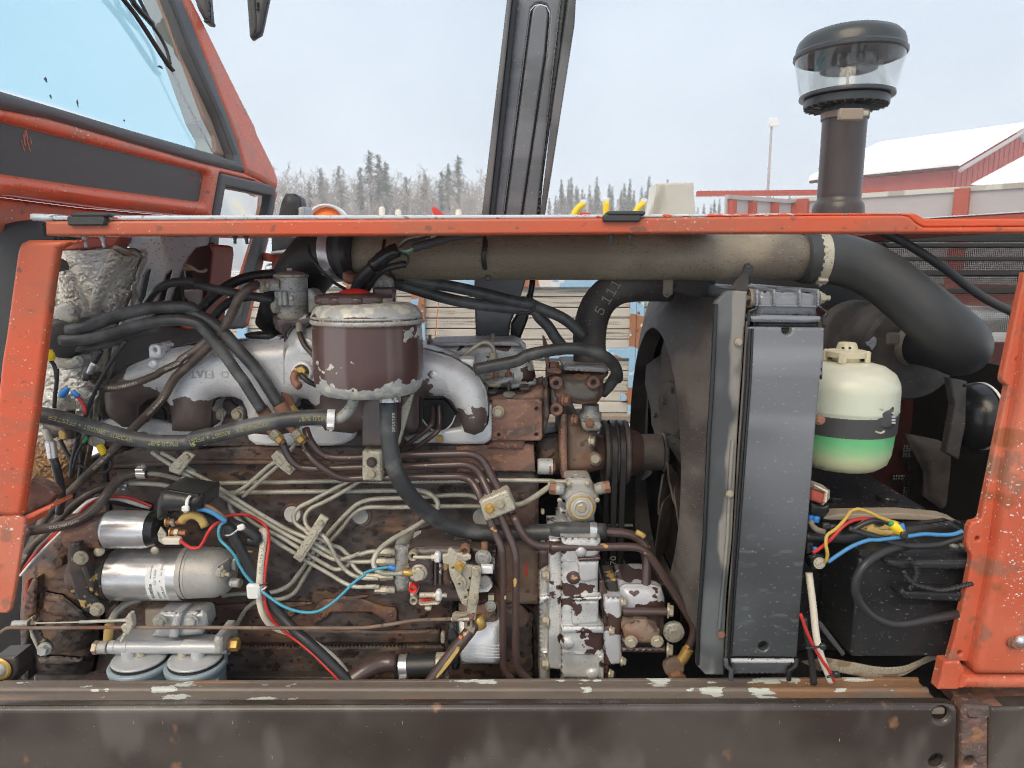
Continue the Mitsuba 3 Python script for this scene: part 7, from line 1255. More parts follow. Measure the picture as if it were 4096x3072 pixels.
wire('red wire lying along the white cable to the bottom rail', K('C2', [(480, 1460), (560, 1445), (680, 1445), (780, 1490), (850, 1540)], 'E2', [(885, 200), (890, 300), (870, 450), (850, 620), (845, 760), (860, 880), (900, 980), (970, 1070), (1080, 1160), (1200, 1250), (1330, 1360), (1460, 1490), (1580, 1620)]), [1.15, 1.16, 1.17, 1.18, 1.18, 1.17, 1.155, 1.14, 1.13, 1.115, 1.11, 1.11, 1.115, 1.115, 1.11, 1.10, 1.09, 1.085], 6.5, 'wirered')
wire('red wire looping over the starter end bell', K('E1', [(1710, 265)], 'E2', [(110, 310), (170, 340), (225, 335), (270, 280), (310, 200), (360, 130), (420, 95), (480, 95)]), [1.125, 1.11, 1.105, 1.105, 1.105, 1.105, 1.11, 1.12, 1.125], 7, 'wirered')
t = wire('light blue wire sagging from the harness to the injection pump', K('E2', [(480, 90), (430, 120), (412, 180), (430, 260), (500, 330), (560, 400), (610, 500), (680, 610), (770, 700), (900, 805), (1040, 895), (1200, 943), (1340, 940), (1460, 880), (1580, 780), (1700, 660), (1800, 585)], 'E3', [(130, 580), (230, 540), (370, 517)]), [1.12, 1.11, 1.105, 1.105, 1.10, 1.10, 1.10, 1.10, 1.10, 1.095, 1.09, 1.09, 1.09, 1.095, 1.10, 1.105, 1.11, 1.11, 1.115, 1.12], 6, 'wirelight')
part(t.key, 'blue_lug', sweep(at(K('E3', [(370, 517), (430, 530)]), 1.12), .0045, 10), 'bluelug', True)
wire('red wire arching over the solenoid from the left hoses', K('C1', [(700, 1500), (760, 1420), (850, 1340), (960, 1285), (1100, 1270), (1250, 1290), (1440, 1365)]), 1.21, 6, 'wirered'); wire('pale wire arching beside the red one over the solenoid', K('C1', [(620, 1520), (720, 1430), (850, 1320), (960, 1290), (1100, 1285), (1300, 1340), (1420, 1370)]), 1.22, 10, 'white')
wire('black cable rising behind the solenoid to the hoses', K('C1', [(1440, 1375), (1300, 1340), (1150, 1320), (1020, 1290), (900, 1250)]), 1.235, 17, 'conduit', 'battery_cable', 'cable')
wire('red and white pair running down into the lower left corner', K('C1', [(620, 1560)], 'E1', [(560, 170), (470, 260), (380, 350), (280, 460), (160, 590)]), 1.165, 9, 'wirered'); wire('white wire beside the red one in the lower left corner', K('E1', [(580, 180), (400, 360), (300, 470), (190, 600)]), 1.16, 5, 'white')
# left side sensors and cables
SE = thing('pressure_sensor', 'brown hexagonal sensor with two blue terminals in front of the foil', 'sensor')
o = at(K('C1', [(620, 405)]), 1.13)[0]; part(SE, 'hexagon', lathe(0.46, [(.030, -.018), (.036, -.014), (.036, .012), (.031, .018), (.022, .018), (.020, .036), (0, .038)], o, (0, 0, 1), 6, .5), 'valve', 30); part(SE, 'lower_stem', lathe(0.46, [(.02, -.12), (.022, -.06), (.03, -.02)], o, (0, 0, 1), 20), 'boltdark', True)
part(SE, 'blue_terminal', sweep(at(K('C1', [(580, 320), (610, 280), (650, 235)]), 1.10), np.array([.005, .0062, .003]), 12), 'bluelug', True); part(SE, 'blue_terminal', sweep(at(K('C1', [(690, 275), (720, 300), (740, 325)]), 1.10), .0048, 12), 'bluelug', True)
part(SE, 'red_wire', sweep(spline(at(K('C1', [(740, 325), (780, 390), (805, 440), (800, 490)]), 1.10), .004), .0027, 8), 'wirered', True); part(SE, 'pale_wire', sweep(spline(at(K('C1', [(650, 235), (690, 232), (740, 270), (790, 330), (830, 330), (870, 290)]), [1.10, 1.10, 1.10, 1.11, 1.12, 1.14]), .004), .002, 8), 'cream', True)
part(SE, 'ball', lathe(0.42, [(0, -.03), (.018, -.024), (.027, -.008), (.027, .008), (.018, .024), (0, .03)], at(K('C1', [(820, 300)]), 1.16)[0], (0, 0, 1), 20), 'valve', True)
VL = thing('drain_valve', 'dark elbow fitting with a bright ferrule and black hose below the thick grey hose', 'valve')
part(VL, 'body', plate(K('C1', [(370, 560), (460, 580), (690, 640), (680, 705), (570, 715), (520, 720), (450, 740), (380, 700)]), 1.14, .04, .01), 'boltdark', True); part(VL, 'brass_nut', cbox(at(K('C1', [(608, 682)]), 1.125)[0], (.0125, .0125, .015), .002), 'brass')
part(VL, 'stem', sweep(at(K('C1', [(435, 630), (455, 700), (480, 760)]), 1.12), .0055, 14), 'cast', True); part(VL, 'ferrule', sweep(at(K('C1', [(478, 750), (490, 820), (503, 900)]), 1.12), .0078, 20), 'steel', 30)
part(VL, 'hose', sweep(spline(at(K('C1', [(500, 890), (530, 980), (560, 1100), (580, 1230), (580, 1330), (560, 1420)]), [1.12, 1.12, 1.125, 1.13, 1.14, 1.15]), .005), .0066, 14), 'conduit', True)
for lab, px, Y, r in (('thin black cable hanging down in front of the foil from a yellow connector', K('B1', [(480, 1470), (520, 1540), (535, 1659)], 'C1', [(540, 60), (535, 200), (520, 320), (515, 430)]), 1.105, 8), ('long thin black cable from the heater hoses down to the thick hose', K('B1', [(1200, 1290), (1100, 1420), (1000, 1580)], 'C1', [(970, 140), (900, 270), (850, 400), (805, 520)]), 1.14, 9),
                      ('black sleeve bundle with silver tape left of the manifold', K('B1', [(960, 1380), (900, 1480), (860, 1560), (830, 1659)], 'C1', [(820, 100), (805, 170)]), 1.15, 11), ('black cable dropping under the thick hose to a dark loom', K('C1', [(745, 680), (720, 800), (690, 920), (670, 1090)]), 1.16, 10), ('thin black cable with a green end under the thick hose', K('C1', [(830, 705), (770, 790), (720, 900), (700, 1000)]), 1.15, 6), ('ribbed black conduit hanging behind the brown hose', K('C1', [(765, 830), (765, 950), (745, 1100), (690, 1280)]), 1.19, 8), ('thin black cable looping to the yellow ring terminal', K('C1', [(710, 960), (820, 1000), (920, 1035), (1010, 1035), (1050, 980), (1035, 920)]), 1.18, 7), ('black cable bending under the drain valve', K('C1', [(570, 730), (600, 800), (650, 890), (690, 960)]), 1.17, 8)):
    t = wire(lab, px, Y, r, 'conduit', 'black_cable', 'cable')
    if 'green' in lab: part(t.key, 'green_end', sweep(t.cut(0, .2), t.R * 1.05, 9), 'green', True)
    if 'silver' in lab: part(t.key, 'silver_tape', sweep(t.cut(.3, .55), t.R * 1.12, 10), 'steel', True)
k = thing('cable_connector', 'yellow crimp connector hanging beside the orange post', 'connector'); part(k, 'sleeve', sweep(at(K('B1', [(462, 1375), (480, 1420), (488, 1475)]), 1.10), np.array([.0048, .0062, .0048]), 12), 'yellow', True); part(k, 'ring', sweep(at(K('B1', [(425, 1345), (462, 1380)]), 1.10), .0026, 8), 'bracket', True)
k = thing('cable_connector', 'yellow crimp connector on a bolt under the thick grey hose', 'connector'); part(k, 'sleeve', sweep(at(K('C1', [(940, 775), (965, 825), (990, 870)]), 1.17), np.array([.0055, .0064, .0055]), 12), 'yellow', True); part(k, 'ring', lathe(0.6, [(0, .003), (.018, .003), (.02, 0)], at(K('C1', [(930, 745)]), 1.175)[0], (0, -1, 0), 20), 'valve', True)
# ---------------------------------------------------------------- fuel filters
FF = thing('twin_filter_casting', 'cast aluminium twin filter head with a cross tube bolted to the block', 'filter mount')
YFH = 1.15
part(FF, 'mount', plate(K('E1', [(1460, 1010), (1475, 975), (1510, 955), (1900, 955)], 'E2', [(180, 950), (250, 950), (280, 970), (290, 1010), (300, 1080), (270, 1140), (240, 1175), (60, 1190)], 'E1', [(1560, 1200), (1440, 1200), (1420, 1170), (1470, 1110)]), YFH, .04, .010), 'castalu', True)
part(FF, 'mount_plate', plate(K('E1', [(1362, 930), (1380, 922), (1900, 915), (1930, 930), (1943, 1080), (1943, 1180), (1400, 1180), (1365, 1060)]), YFH + .03, .03, .006), 'tan', True)
part(FF, 'rib', plate(K('E1', [(1640, 960), (1720, 960), (1690, 1120), (1680, 1200), (1585, 1200), (1600, 1120)]), YFH - .012, .04, .006), 'castalu', True)
bolts(FF, K('E1', [(1515, 1030), (1815, 1030)]), YFH - .012, 22, 'valve', h=.8)
tb = lx('E1', [(1040, 40), (1045, 62), (1100, 64), (1105, 58), (1180, 58), (1186, 64), (1215, 64), (1220, 58), (1600, 56), (1740, 58), (1745, 66), (1800, 66), (1900, 60), (2170, 58), (2175, 70)], 1275, YFH - .02, 36); part(FF, 'cross_tube', tb, 'castalu', 30)
part(FF, 'end_block', plate(K('E2', [(350, 1225), (370, 1185), (440, 1190), (445, 1340), (420, 1355), (370, 1340)]), YFH - .05, .06, .008), 'cast', True); part(FF, 'web', plate(K('E1', [(1030, 1330), (1080, 1225), (1943, 1300), (1943, 1350), (1500, 1360), (1100, 1375)]), YFH - .02, .05, .008), 'castalu', True)
part(FF, 'left_banjo', join(lx('E1', [(940, 56), (945, 60), (1020, 60), (1025, 50)], 1280, YFH - .02, 28)), 'cast', True); part(FF, 'left_nut', lx('E1', [(888, 50), (892, 64), (930, 64), (936, 58)], 1280, YFH - .02, 6), 'bolt', 30); part(FF, 'copper_washer', lx('E1', [(934, 66), (941, 66)], 1280, YFH - .02, 28), 'copper', True)
part(FF, 'left_riser', sweep(at(K('E1', [(1020, 1220), (1030, 1120), (1040, 1060)]), YFH - .01), .0075, 16), 'ochre', True)
part(FF, 'right_banjo', lx('E2', [(440, 60), (450, 66), (530, 66), (540, 58)], 1245, YFH - .02, 30), 'boltrust', True); part(FF, 'right_nut', lx('E2', [(535, 58), (540, 62), (600, 62), (608, 50), (608, 0)], 1250, YFH - .02, 6), 'brass', 30)
part(FF, 'valve_body', lathe(0.5, [(0, .03), (.014, .028), (.018, .01), (.018, -.01), (0, -.012)], at(K('E2', [(550, 1150)]), 1.2)[0], (0, -.2, 1), 18), 'valve', True)
for i, (c, cx_) in enumerate((('E1', 1330), ('E2', 200))):
    f = thing('fuel_filter', ('left grey-blue fuel filter cup marked with white paint', 'right grey-blue fuel filter cup marked with white paint')[i], 'filter')
    Yc = 1.13; o = at(K(c, [(cx_, 1440)]), Yc)[0]; m_ = metres(K(c, [(cx_, 1440)])[0], Yc) / 2.3695; z_ = lambda y: at(K(c, [(cx_, y)]), Yc)[0][2]
    xo = o[0] + (0 if i == 0 else .0)
    Lc = lambda pr, n=48: lathe([(r * m_, z_(y)) for r, y in pr], (xo, Yc, 0), (0, 0, 1), n)
    part(f, 'cup', Lc([(0, 1760), (240, 1760), (255, 1700), (262, 1500), (268, 1474), (278, 1458), (282, 1426), (270, 1410), (240, 1408)]), 'filter', True); part(f, 'seal', Lc([(225, 1414), (246, 1414), (246, 1388), (220, 1386)]), 'black', 30)
    part(f, 'lid', Lc([(226, 1392), (240, 1386), (246, 1376), (240, 1366), (215, 1358), (210, 1362), (160, 1354), (0, 1352)]), 'castalu', True)
    for dx, r, nm in ((-110 if i == 0 else 20, 62, 'lid_boss'), (0 if i == 0 else -130, 0, 'bleed_screw')):
        e = at(K(c, [(cx_ + dx, 1362)]), Yc)[0]; dd_ = rays(K(c, [(cx_ + dx, 1362)]))[0]; e = CAM + dd_ * ((z_(1352) - ZC) / dd_[2])
        if r: part(f, nm, lathe([(0, .011), (r * m_ * .9, .011), (r * m_, .008), (r * m_, -.02)], e, (0, 0, 1), 24), 'castalu', 30)
        else: part(f, nm, join(lathe([(.0075, -.02), (.0075, .005), (.005, .006)], e, (0, 0, 1), 18), hexhead(e + [0, 0, .006], (0, 0, 1), .0065, .006, False), lathe([(.0028, .01), (.0028, .018), (0, .0185)], e, (0, 0, 1), 8)), 'bracket', 30)
    mt = meshkit.text_mesh(('8338', '8331')[i], .0105, .0004, True); v = mt.vertices; R_ = 264 * m_ + .001; a = (v[:, 0] - v[:, 0].max() / 2) / R_ + (.27, .85)[i] * 1.0; zz_ = z_(1558) + v[:, 1]
    mt.vertices = np.stack([xo + (R_ + v[:, 2]) * np.sin(a), Yc - (R_ + v[:, 2]) * np.cos(a), zz_], 1); part(f, 'painted_number', mt, 'white', False)
# ---------------------------------------------------------------- injection pump
IJ = thing('injection_pump', 'brown and silver rotary injection pump with pipe unions on its left', 'pump')
part(IJ, 'body', plate(K('E3', [(540, 370), (620, 345), (700, 340), (1060, 335), (1130, 350), (1140, 480), (1370, 490), (1370, 590), (1240, 600), (1350, 620), (1345, 740), (1220, 760), (1200, 860), (880, 865), (660, 860), (590, 870), (550, 760)]), 1.165, .09, .012), 'injpump', True)
part(IJ, 'head', plate(K('E3', [(412, 340), (420, 325), (560, 320), (560, 770), (420, 775), (412, 760)]), 1.185, .08, .012), 'valve', True)
for a, b in (((370, 335), (415, 415)), ((325, 425), (415, 505)), ((330, 585), (400, 625)), ((335, 700), (415, 770))):
    c_ = at(K('E3', [(a[0], (a[1] + b[1]) / 2), (b[0] + 12, (a[1] + b[1]) / 2)]), 1.185); part(IJ, 'pipe_union', join(sweep(np.array([c_[0], c_[1]]), .0062, 12), sweep(np.array([c_[0] - [.008, 0, 0], c_[0] + [.003, 0, 0]]), .0075, 6)), 'bracket', 30)
    part(IJ, 'union_nut', sweep(np.array([c_[0] - [.018, 0, 0], c_[0] - [.0075, 0, 0]]), .0066, 6), 'bolt', 30)
part(IJ, 'front_cover', plate(K('E3', [(555, 430), (620, 420), (780, 460), (785, 700), (600, 700), (560, 640)]), 1.148, .03, .010), 'injpump', True)
o = at(K('E3', [(655, 570)]), 1.14)[0]; bj = part(IJ, 'banjo_bolt', join(lathe(0.42, [(.034, -.01), (.034, .002), (.03, .006), (0, .006)], o, (0, -1, 0), 26), hexhead(0.42, o - [.002, .004, 0], (0, -1, 0), .030, .014, False)), 'bracket', 30); part(IJ, 'banjo_collar', sweep(at(K('E3', [(480, 570), (545, 572), (600, 572)]), 1.135), .0062, 14), 'brass', True)
text_at('CUT', .0045, K('E3', [(640, 560)]), 1.132, 0, 'tan', IJ, 'lettering')
for p, r, mt in (((598, 412), 15, 'bolt'), ((1090, 362), 16, 'boltrust'), ((598, 722), 14, 'red'), ((606, 832), 13, 'bolt')): o = at(K('E3', [p]), 1.145)[0]; q_ = r * 1.3 * metres(K('E3', [p])[0], 1.145); part(IJ, 'screw', lathe([(q_ * .45, -.004), (q_ * .45, .002), (q_ * .8, .005), (q_, .003), (q_, -.012)], o, (0, -1, 0), 20), mt, True)
part(IJ, 'screw_lug', plate(K('E3', [(552, 700), (580, 690), (640, 700), (650, 740), (620, 800), (640, 840), (620, 862), (580, 858), (565, 780)]), 1.152, .02, .006), 'alu', True)
part(IJ, 'stop_rod', sweep(at(K('E3', [(600, 425), (780, 425)]), 1.135), .0032, 12), 'bracket', True); part(IJ, 'stop_nut', sweep(at(K('E3', [(772, 425), (800, 425)]), 1.135), .0056, 6), 'bolt', 30); part(IJ, 'stop_block', cbox(at(K('E3', [(832, 420)]), 1.135)[0], (.0115, .014, .018), .003), 'alu')
part(IJ, 'spring_rod', sweep(at(K('E3', [(660, 785), (800, 780)]), 1.135), .0046, 12), 'bracket', True); part(IJ, 'spring_nut', cbox(at(K('E3', [(842, 782)]), 1.135)[0], (.0105, .014, .019), .003), 'alu'); part(IJ, 'spring_tip', sweep(at(K('E3', [(868, 785), (918, 788)]), 1.135), .0036, 12), 'bracket', True); part(IJ, 'lock_nut', sweep(at(K('E3', [(785, 785), (815, 784)]), 1.135), .0056, 6), 'bolt', 30)
for y in (770, 820, 838): part(IJ, 'red_edge', sweep(at(K('E3', [(662, y), (790, y + 4)]), 1.14), .0011, 6), 'red', True)
part(IJ, 'ridge', plate(K('E3', [(795, 470), (820, 470), (820, 700), (795, 700)]), 1.15, .02, .004), 'injpump', True); part(IJ, 'ridge', plate(K('E3', [(840, 480), (866, 480), (866, 700), (840, 700)]), 1.15, .02, .004), 'injpump', True)
part(IJ, 'side_pocket', plate(K('E3', [(880, 480), (935, 500), (940, 560), (960, 640), (1000, 740), (960, 745), (880, 690)]), 1.148, .02, .006), 'rustblack', True)
part(IJ, 'bottom_tag', plate(K('E3', [(645, 865), (700, 870), (830, 855), (860, 860), (830, 885), (700, 892), (660, 890)]), 1.13, .02, .004), 'bracket', True); part(IJ, 'bottom_nut', cbox(at(K('E3', [(742, 902)]), 1.135)[0], (.0115, .012, .007), .002), 'bracket')
part(IJ, 'top_nut', plate(K('E3', [(950, 290), (985, 262), (1080, 262), (1130, 300)]), 1.20, .03, .004), 'bolt'); part(IJ, 'top_mess', plate(K('E3', [(640, 300), (950, 310), (1100, 300), (1130, 330), (640, 335)]), 1.19, .04, .006), 'peelpump', True)
part(IJ, 'triangle_flange', plate(K('E3', [(1135, 335), (1310, 350), (1340, 480), (1300, 490), (1200, 490)]), 1.175, .03, .006), 'boltdark'); o = at(K('E3', [(1262, 428)]), 1.16)[0]; part(IJ, 'supply_bolt', hexhead(0.33, o, (0, -1, 0), .034, .016), 'valve', 30); part(IJ, 'supply_pipe', sweep(at(K('E3', [(1275, 280), (1275, 340), (1270, 390)]), 1.17), .0062, 14), 'boltrust', True)
o = at(K('E3', [(1282, 665)]), 1.15)[0]; part(IJ, 'roller', lathe(0.32, [(0, .008), (.011, .008), (.012, .004), (.020, .004), (.022, .0), (.030, -.001), (.031, -.02)], o, (0, -1, 0), 30), 'cast', 30); part(IJ, 'roller_guard', plate(K('E3', [(1220, 745), (1290, 742), (1340, 700), (1348, 710), (1310, 760), (1225, 765)]), 1.14, .02, .003), 'alu')
part(IJ, 'end_nut', sweep(at(K('E3', [(1310, 810), (1365, 810)]), 1.17), .009, 6), 'bolt', 30)
LV_ = part(IJ, 'throttle_lever', plate(K('G2', [(340, 175), (385, 162), (440, 200), (480, 235), (545, 238), (560, 265), (640, 248), (675, 270), (680, 305), (665, 330), (600, 355), (605, 405), (700, 425), (690, 600), (650, 780), (640, 900), (622, 1040), (540, 980), (485, 860), (440, 720), (380, 600), (350, 480), (352, 405), (300, 400), (262, 380), (255, 260), (330, 245)]), 1.118, .006, .002, holes=[disc(K('G2', [(600, 887)]), 1.118, 6), disc(K('G2', [(415, 455)]), 1.118, 5)]), 'bracket')
part(LV_, 'arm', plate(K('G2', [(693, 440), (720, 430), (800, 432), (828, 460), (825, 560), (790, 860), (795, 900), (770, 1000), (740, 1228), (708, 1228), (700, 1160), (660, 1135), (612, 1148), (640, 880), (690, 560)]), 1.108, .006, .002), 'bracket')
part(LV_, 'upper_link', plate(K('G2', [(520, 370), (560, 350), (600, 375), (600, 420), (560, 470), (530, 550), (580, 600), (615, 680), (580, 760), (520, 775), (460, 740), (450, 650), (500, 560), (480, 480), (440, 420)]), 1.112, .004, .0015), 'bracket'); part(LV_, 'bar', plate(K('G2', [(825, 425), (1000, 425), (1004, 470), (1000, 545), (825, 545)]), 1.12, .01, .003), 'alu')
for p, r, mt in (((508, 430), 16, 'brass'), ((757, 505), 15, 'bolt'), ((710, 912), 17, 'bolt')): part(LV_, 'bolt', hexhead(at(K('G2', [p]), 1.106)[0], (0, -1, 0), r * metres((1900, 2300), 1.106), .008, True), mt, 30)
part(LV_, 'nut', lathe(0.28, [(.008, -.002), (.008, .010), (.020, .010), (.022, .0)], at(K('G2', [(508, 675)]), 1.108)[0], (0, -1, 0), 20), 'bolt', 30); part(LV_, 'pivot', lathe(0.28, [(0, .004), (.009, .004)], at(K('G2', [(508, 675)]), 1.108)[0], (0, -1, 0), 14), 'boltdark'); part(LV_, 'rivet', lathe(0.33, [(.003, .0), (.003, .004), (.008, .003), (.009, 0)], at(K('G2', [(497, 282)]), 1.110)[0], (0, -1, 0), 14), 'valve', True)
for a, b in (((640, 590), (690, 610)), ((622, 760), (660, 790))): o = at(K('G2', [((a[0] + b[0]) / 2, (a[1] + b[1]) / 2)]), 1.1175)[0]; part(LV_, 'dark_hole', lathe(0.42, [(0, .0005), (.006, .0005)], o, (0, -1, 0), 14), 'dark')
# ---------------------------------------------------------------- silver cylinder, lift pump, timing cover, hydraulic pump
OC = thing('oil_filter_cylinder', 'bright brushed aluminium cylinder lying at the bottom of the bay', 'cylinder')
part(OC, 'barrel', plate(K('E3', [(1005, 1112), (1425, 1108), (1425, 1530), (1025, 1532), (1005, 1400)]), 1.135, .12, .045, ds=.008), 'brushed', True)
for y in (1260, 1295, 1320, 1352, 1376): part(OC, 'ridge', sweep(at(K('E3', [(1060, y), (1420, y - 3)]), 1.1352), .0006, 6), 'alu', True)
part(OC, 'end_cap', plate(K('E3', [(925, 1080), (960, 1060), (1008, 1100), (1020, 1400), (1030, 1535), (960, 1532), (920, 1420), (915, 1200)]), 1.138, .12, .018), 'rubber', True); part(OC, 'cap_bolt', cbox(at(K('E3', [(882, 1180)]), 1.15)[0], (.0075, .012, .020), .002), 'bolt')
part(OC, 'top_casting', plate(K('E3', [(1020, 900), (1100, 880), (1380, 868), (1425, 900), (1425, 1112), (1010, 1112)]), 1.165, .1, .02), 'pump', True); part(OC, 'arm', plate(K('E3', [(1190, 900), (1290, 880), (1380, 920), (1390, 980), (1300, 1050), (1230, 1090), (1180, 1000)]), 1.15, .03, .012), 'rust', True)
bolts(OC, K('E3', [(1330, 890)]), 1.148, 18, 'valve'); part(OC, 'base_nut', cbox(at(K('E3', [(900, 1560)]), 1.14)[0], (.014, .015, .009), .002), 'bolt')
LP_ = thing('lift_pump', 'grey fuel lift pump with a gold ringed dome and two brass ports', 'pump')
YL = 1.205; o = at(K('C4', [(530, 1358)]), YL)[0]; ml = metres(K('C4', [(530, 1358)])[0], YL) / 2.3695
part(LP_, 'body', plate(K('C4', [(385, 1120), (400, 1100), (610, 1100), (640, 1140), (660, 1200), (710, 1260), (705, 1310), (670, 1330), (660, 1460), (410, 1470), (385, 1330), (330, 1290), (345, 1260), (400, 1200)]), YL, .05, .012), 'cast', True)
part(LP_, 'red_gasket', plate(K('C4', [(375, 1140), (395, 1090), (440, 1095), (490, 1082), (610, 1095), (635, 1130), (640, 1180), (600, 1120), (420, 1120), (395, 1180)]), YL + .012, .02, .003), 'red'); part(LP_, 'tip', plate(K('C4', [(440, 1095), (465, 1060), (490, 1052), (515, 1070), (530, 1095)]), YL + .02, .02, .004), 'cast', True)
part(LP_, 'ring', lathe([(142 * ml, -.02), (146 * ml, .002), (138 * ml, .006), (125 * ml, .0065)], o, (0, -1, 0), 44), 'cast', True)
part(LP_, 'dome', lathe([(126 * ml, .005), (118 * ml, .009), (108 * ml, .010), (100 * ml, .008), (88 * ml, .0085), (78 * ml, .013), (66 * ml, .014), (60 * ml, .011), (48 * ml, .011), (0, .011)], o, (0, -1, 0), 44), 'castalu', 30); part(LP_, 'gold_ring', lathe([(120 * ml, .0085), (110 * ml, .0108), (101 * ml, .0088)], o, (0, -1, 0), 44), 'wireyellow', 30); part(LP_, 'centre_bolt', hexhead(0.44, o - [0, .011, 0], (0, -1, 0), .019, .010, True), 'bolt', 30)
for p, q, rr_ in (((370, 1200), (235, 1190), 1), ((660, 1200), (800, 1175), 1)):
    a_, b_ = at(K('C4', [p, q]), YL - .005); v = b_ - a_; part(LP_, 'port', sweep(np.array([a_, a_ + v * .35, a_ + v * .62]), np.array([.0085, .0108, .0105]), 20), 'valve', True); part(LP_, 'port_nut', sweep(np.array([a_ + v * .66, a_ + v * 1.02]), .0108, 6), 'boltrust', 30); part(LP_, 'copper_washer', sweep(np.array([a_ + v * .60, a_ + v * .66]), .0112, 20), 'copper', 30)
for p in ((418, 1150), (592, 1150), (328, 1305), (686, 1303)): part(LP_, 'screw', lathe(0.4, [(0, .006), (.010, .005), (.0115, 0)], at(K('C4', [p]), YL - .004)[0], (0, -1, 0), 18), 'bolt', True)
part(LP_, 'lower_flange', plate(K('C4', [(330, 1370), (400, 1400), (560, 1500), (660, 1440), (660, 1510), (560, 1525), (410, 1520), (400, 1460), (320, 1440)]), YL + .02, .04, .006), 'cover', True); part(LP_, 'side_bolt', cbox(at(K('C4', [(168, 1412)]), 1.23)[0], (.0065, .01, .009), .0015), 'bolt')
TC = thing('timing_cover', 'pitted silver timing cover casting with ledges and knobs', 'cover')
part(TC, 'flange', plate(K('E4', [(232, 258), (342, 258), (342, 640), (345, 850), (345, 1500), (215, 1490), (225, 900), (240, 840), (215, 790), (230, 600)]), 1.165, .12, .006), 'cover', True)
part(TC, 'body', plate(K('E4', [(344, 250), (720, 255), (720, 380), (690, 420), (690, 470), (700, 560), (698, 780), (730, 805), (720, 830), (700, 850), (700, 1000), (750, 1090), (752, 1600), (344, 1590)]), 1.15, .16, .010), 'cover', True)
part(TC, 'back_strip', plate(K('E4', [(135, 480), (225, 460), (235, 700), (215, 790), (240, 1000), (240, 1600), (135, 1600)]), 1.20, .1, .008), 'cover', True)
part(TC, 'back_brown', plate(K('E4', [(130, 360), (232, 360), (232, 500), (130, 560)]), 1.195, .05, .006), 'pipe', True)
for px, Y, mt in (([(440, 822), (720, 800), (732, 815), (715, 835), (440, 838)], 1.138, 'cover'), ([(345, 1085), (750, 1085), (752, 1155), (345, 1150)], 1.142, 'cover'), ([(360, 1335), (750, 1345), (750, 1360), (360, 1348)], 1.144, 'cover'), ([(440, 840), (700, 835), (698, 1060), (445, 1070)], 1.144, 'cover'), ([(500, 470), (700, 470), (690, 640), (560, 670), (520, 640)], 1.142, 'sheet'), ([(345, 455), (505, 455), (505, 470), (345, 470)], 1.146, 'cover'), ([(500, 440), (715, 425), (720, 455), (510, 468)], 1.14, 'pipe'), ([(695, 1360), (750, 1360), (750, 1590), (720, 1590)], 1.143, 'cover'), ([(140, 800), (235, 790), (238, 820), (180, 845), (180, 865), (140, 865)], 1.19, 'alu'), ([(155, 1320), (235, 1320), (235, 1340), (185, 1345), (215, 1400), (195, 1400)], 1.19, 'alu')):
    part(TC, 'ledge', plate(K('E4', px), Y, .03, .005), mt, True)
part(TC, 'knob', lathe(0.37, [(0, .03), (.020, .026), (.030, .012), (.033, -.01)], at(K('E4', [(460, 615)]), 1.15)[0], (.25, -1, 0), 28), 'pipe', True)
for p, r in (((480, 1035), .014), ((640, 1535), .022), ((405, 1240), .024), ((530, 375), .020)): part(TC, 'boss', lathe(0.5, [(0, .008), (r * .7, .006), (r, -.002), (r * 1.1, -.01)], at(K('E4', [p]), 1.148)[0], (0, -1, 0), 22), 'cover', True)
for p in ((203, 600), (203, 1030), (200, 1440)): o = at(K('E4', [p]), 1.17)[0]; part(TC, 'bolt', hexhead(0.52, o, (-1, -.15, 0), .017, .016), 'bolt', 30)
for x in (365, 425): part(TC, 'sump_bolt', cbox(at(K('E4', [(x, 1570)]), 1.17)[0], (.010, .014, .007), .0015), 'bolt')
HP = thing('hydraulic_pump', 'brown hydraulic pump with peeling silver patches right of the timing cover', 'pump')
part(HP, 'flange', plate(K('E4', [(752, 825), (760, 810), (920, 815), (925, 880), (915, 1250), (925, 1380), (920, 1450), (800, 1462), (800, 1580), (752, 1590), (750, 1100), (790, 1080), (790, 1010), (752, 1000)]), 1.14, .05, .008), 'peelpump', True); part(HP, 'flange_back', plate(K('E4', [(705, 650), (745, 640), (800, 820), (800, 1590), (752, 1590), (740, 1000), (700, 780)]), 1.155, .06, .006), 'pipe', True)
part(HP, 'upper_block', plate(K('E4', [(750, 640), (860, 630), (880, 690), (915, 815), (800, 815)]), 1.165, .06, .006), 'rustblack', True)
part(HP, 'body', plate(K('E4', [(905, 735), (960, 715), (1200, 715), (1310, 740), (1345, 850), (1355, 1000), (1330, 1240), (1350, 1340), (1200, 1350), (920, 1350), (915, 1000)]), 1.145, .1, .022, ds=.008), 'peelpump', True)
part(HP, 'rail', lx('E4', [(928, 30), (932, 36), (1340, 36), (1345, 28)], 938, 1.135, 22), 'pipe', True); part(HP, 'lower_rail', plate(K('E4', [(920, 1290), (1340, 1290), (1345, 1350), (920, 1345)]), 1.132, .03, .01), 'pipe', True)
fl_ = part(HP, 'suction_flange', plate(K('E4', [(930, 1110), (960, 1080), (1045, 1070), (1060, 1035), (1170, 1035), (1185, 1075), (1260, 1100), (1292, 1150), (1290, 1230), (1250, 1260), (1180, 1265), (1000, 1260), (940, 1230)]), 1.118, .04, .014), 'pump', True); part(fl_, 'socket', sweep(at(K('E4', [(1117, 1020), (1116, 1090)]), 1.14), .0115, 24), 'tan', 30)
bolts(fl_, K('E4', [(1005, 1225), (1252, 1222)]), 1.108, 20, 'bolt')
o = at(K('E4', [(1412, 1140)]), 1.15)[0]; part(HP, 'plug', join(lathe(0.4, [(.046, -.02), (.046, 0), (.040, .006), (0, .006)], o, (0, -1, 0), 32), hexhead(0.4, o - [0, .0016, 0], (0, -1, -.1), .034, .016, False)), 'valve', 30)
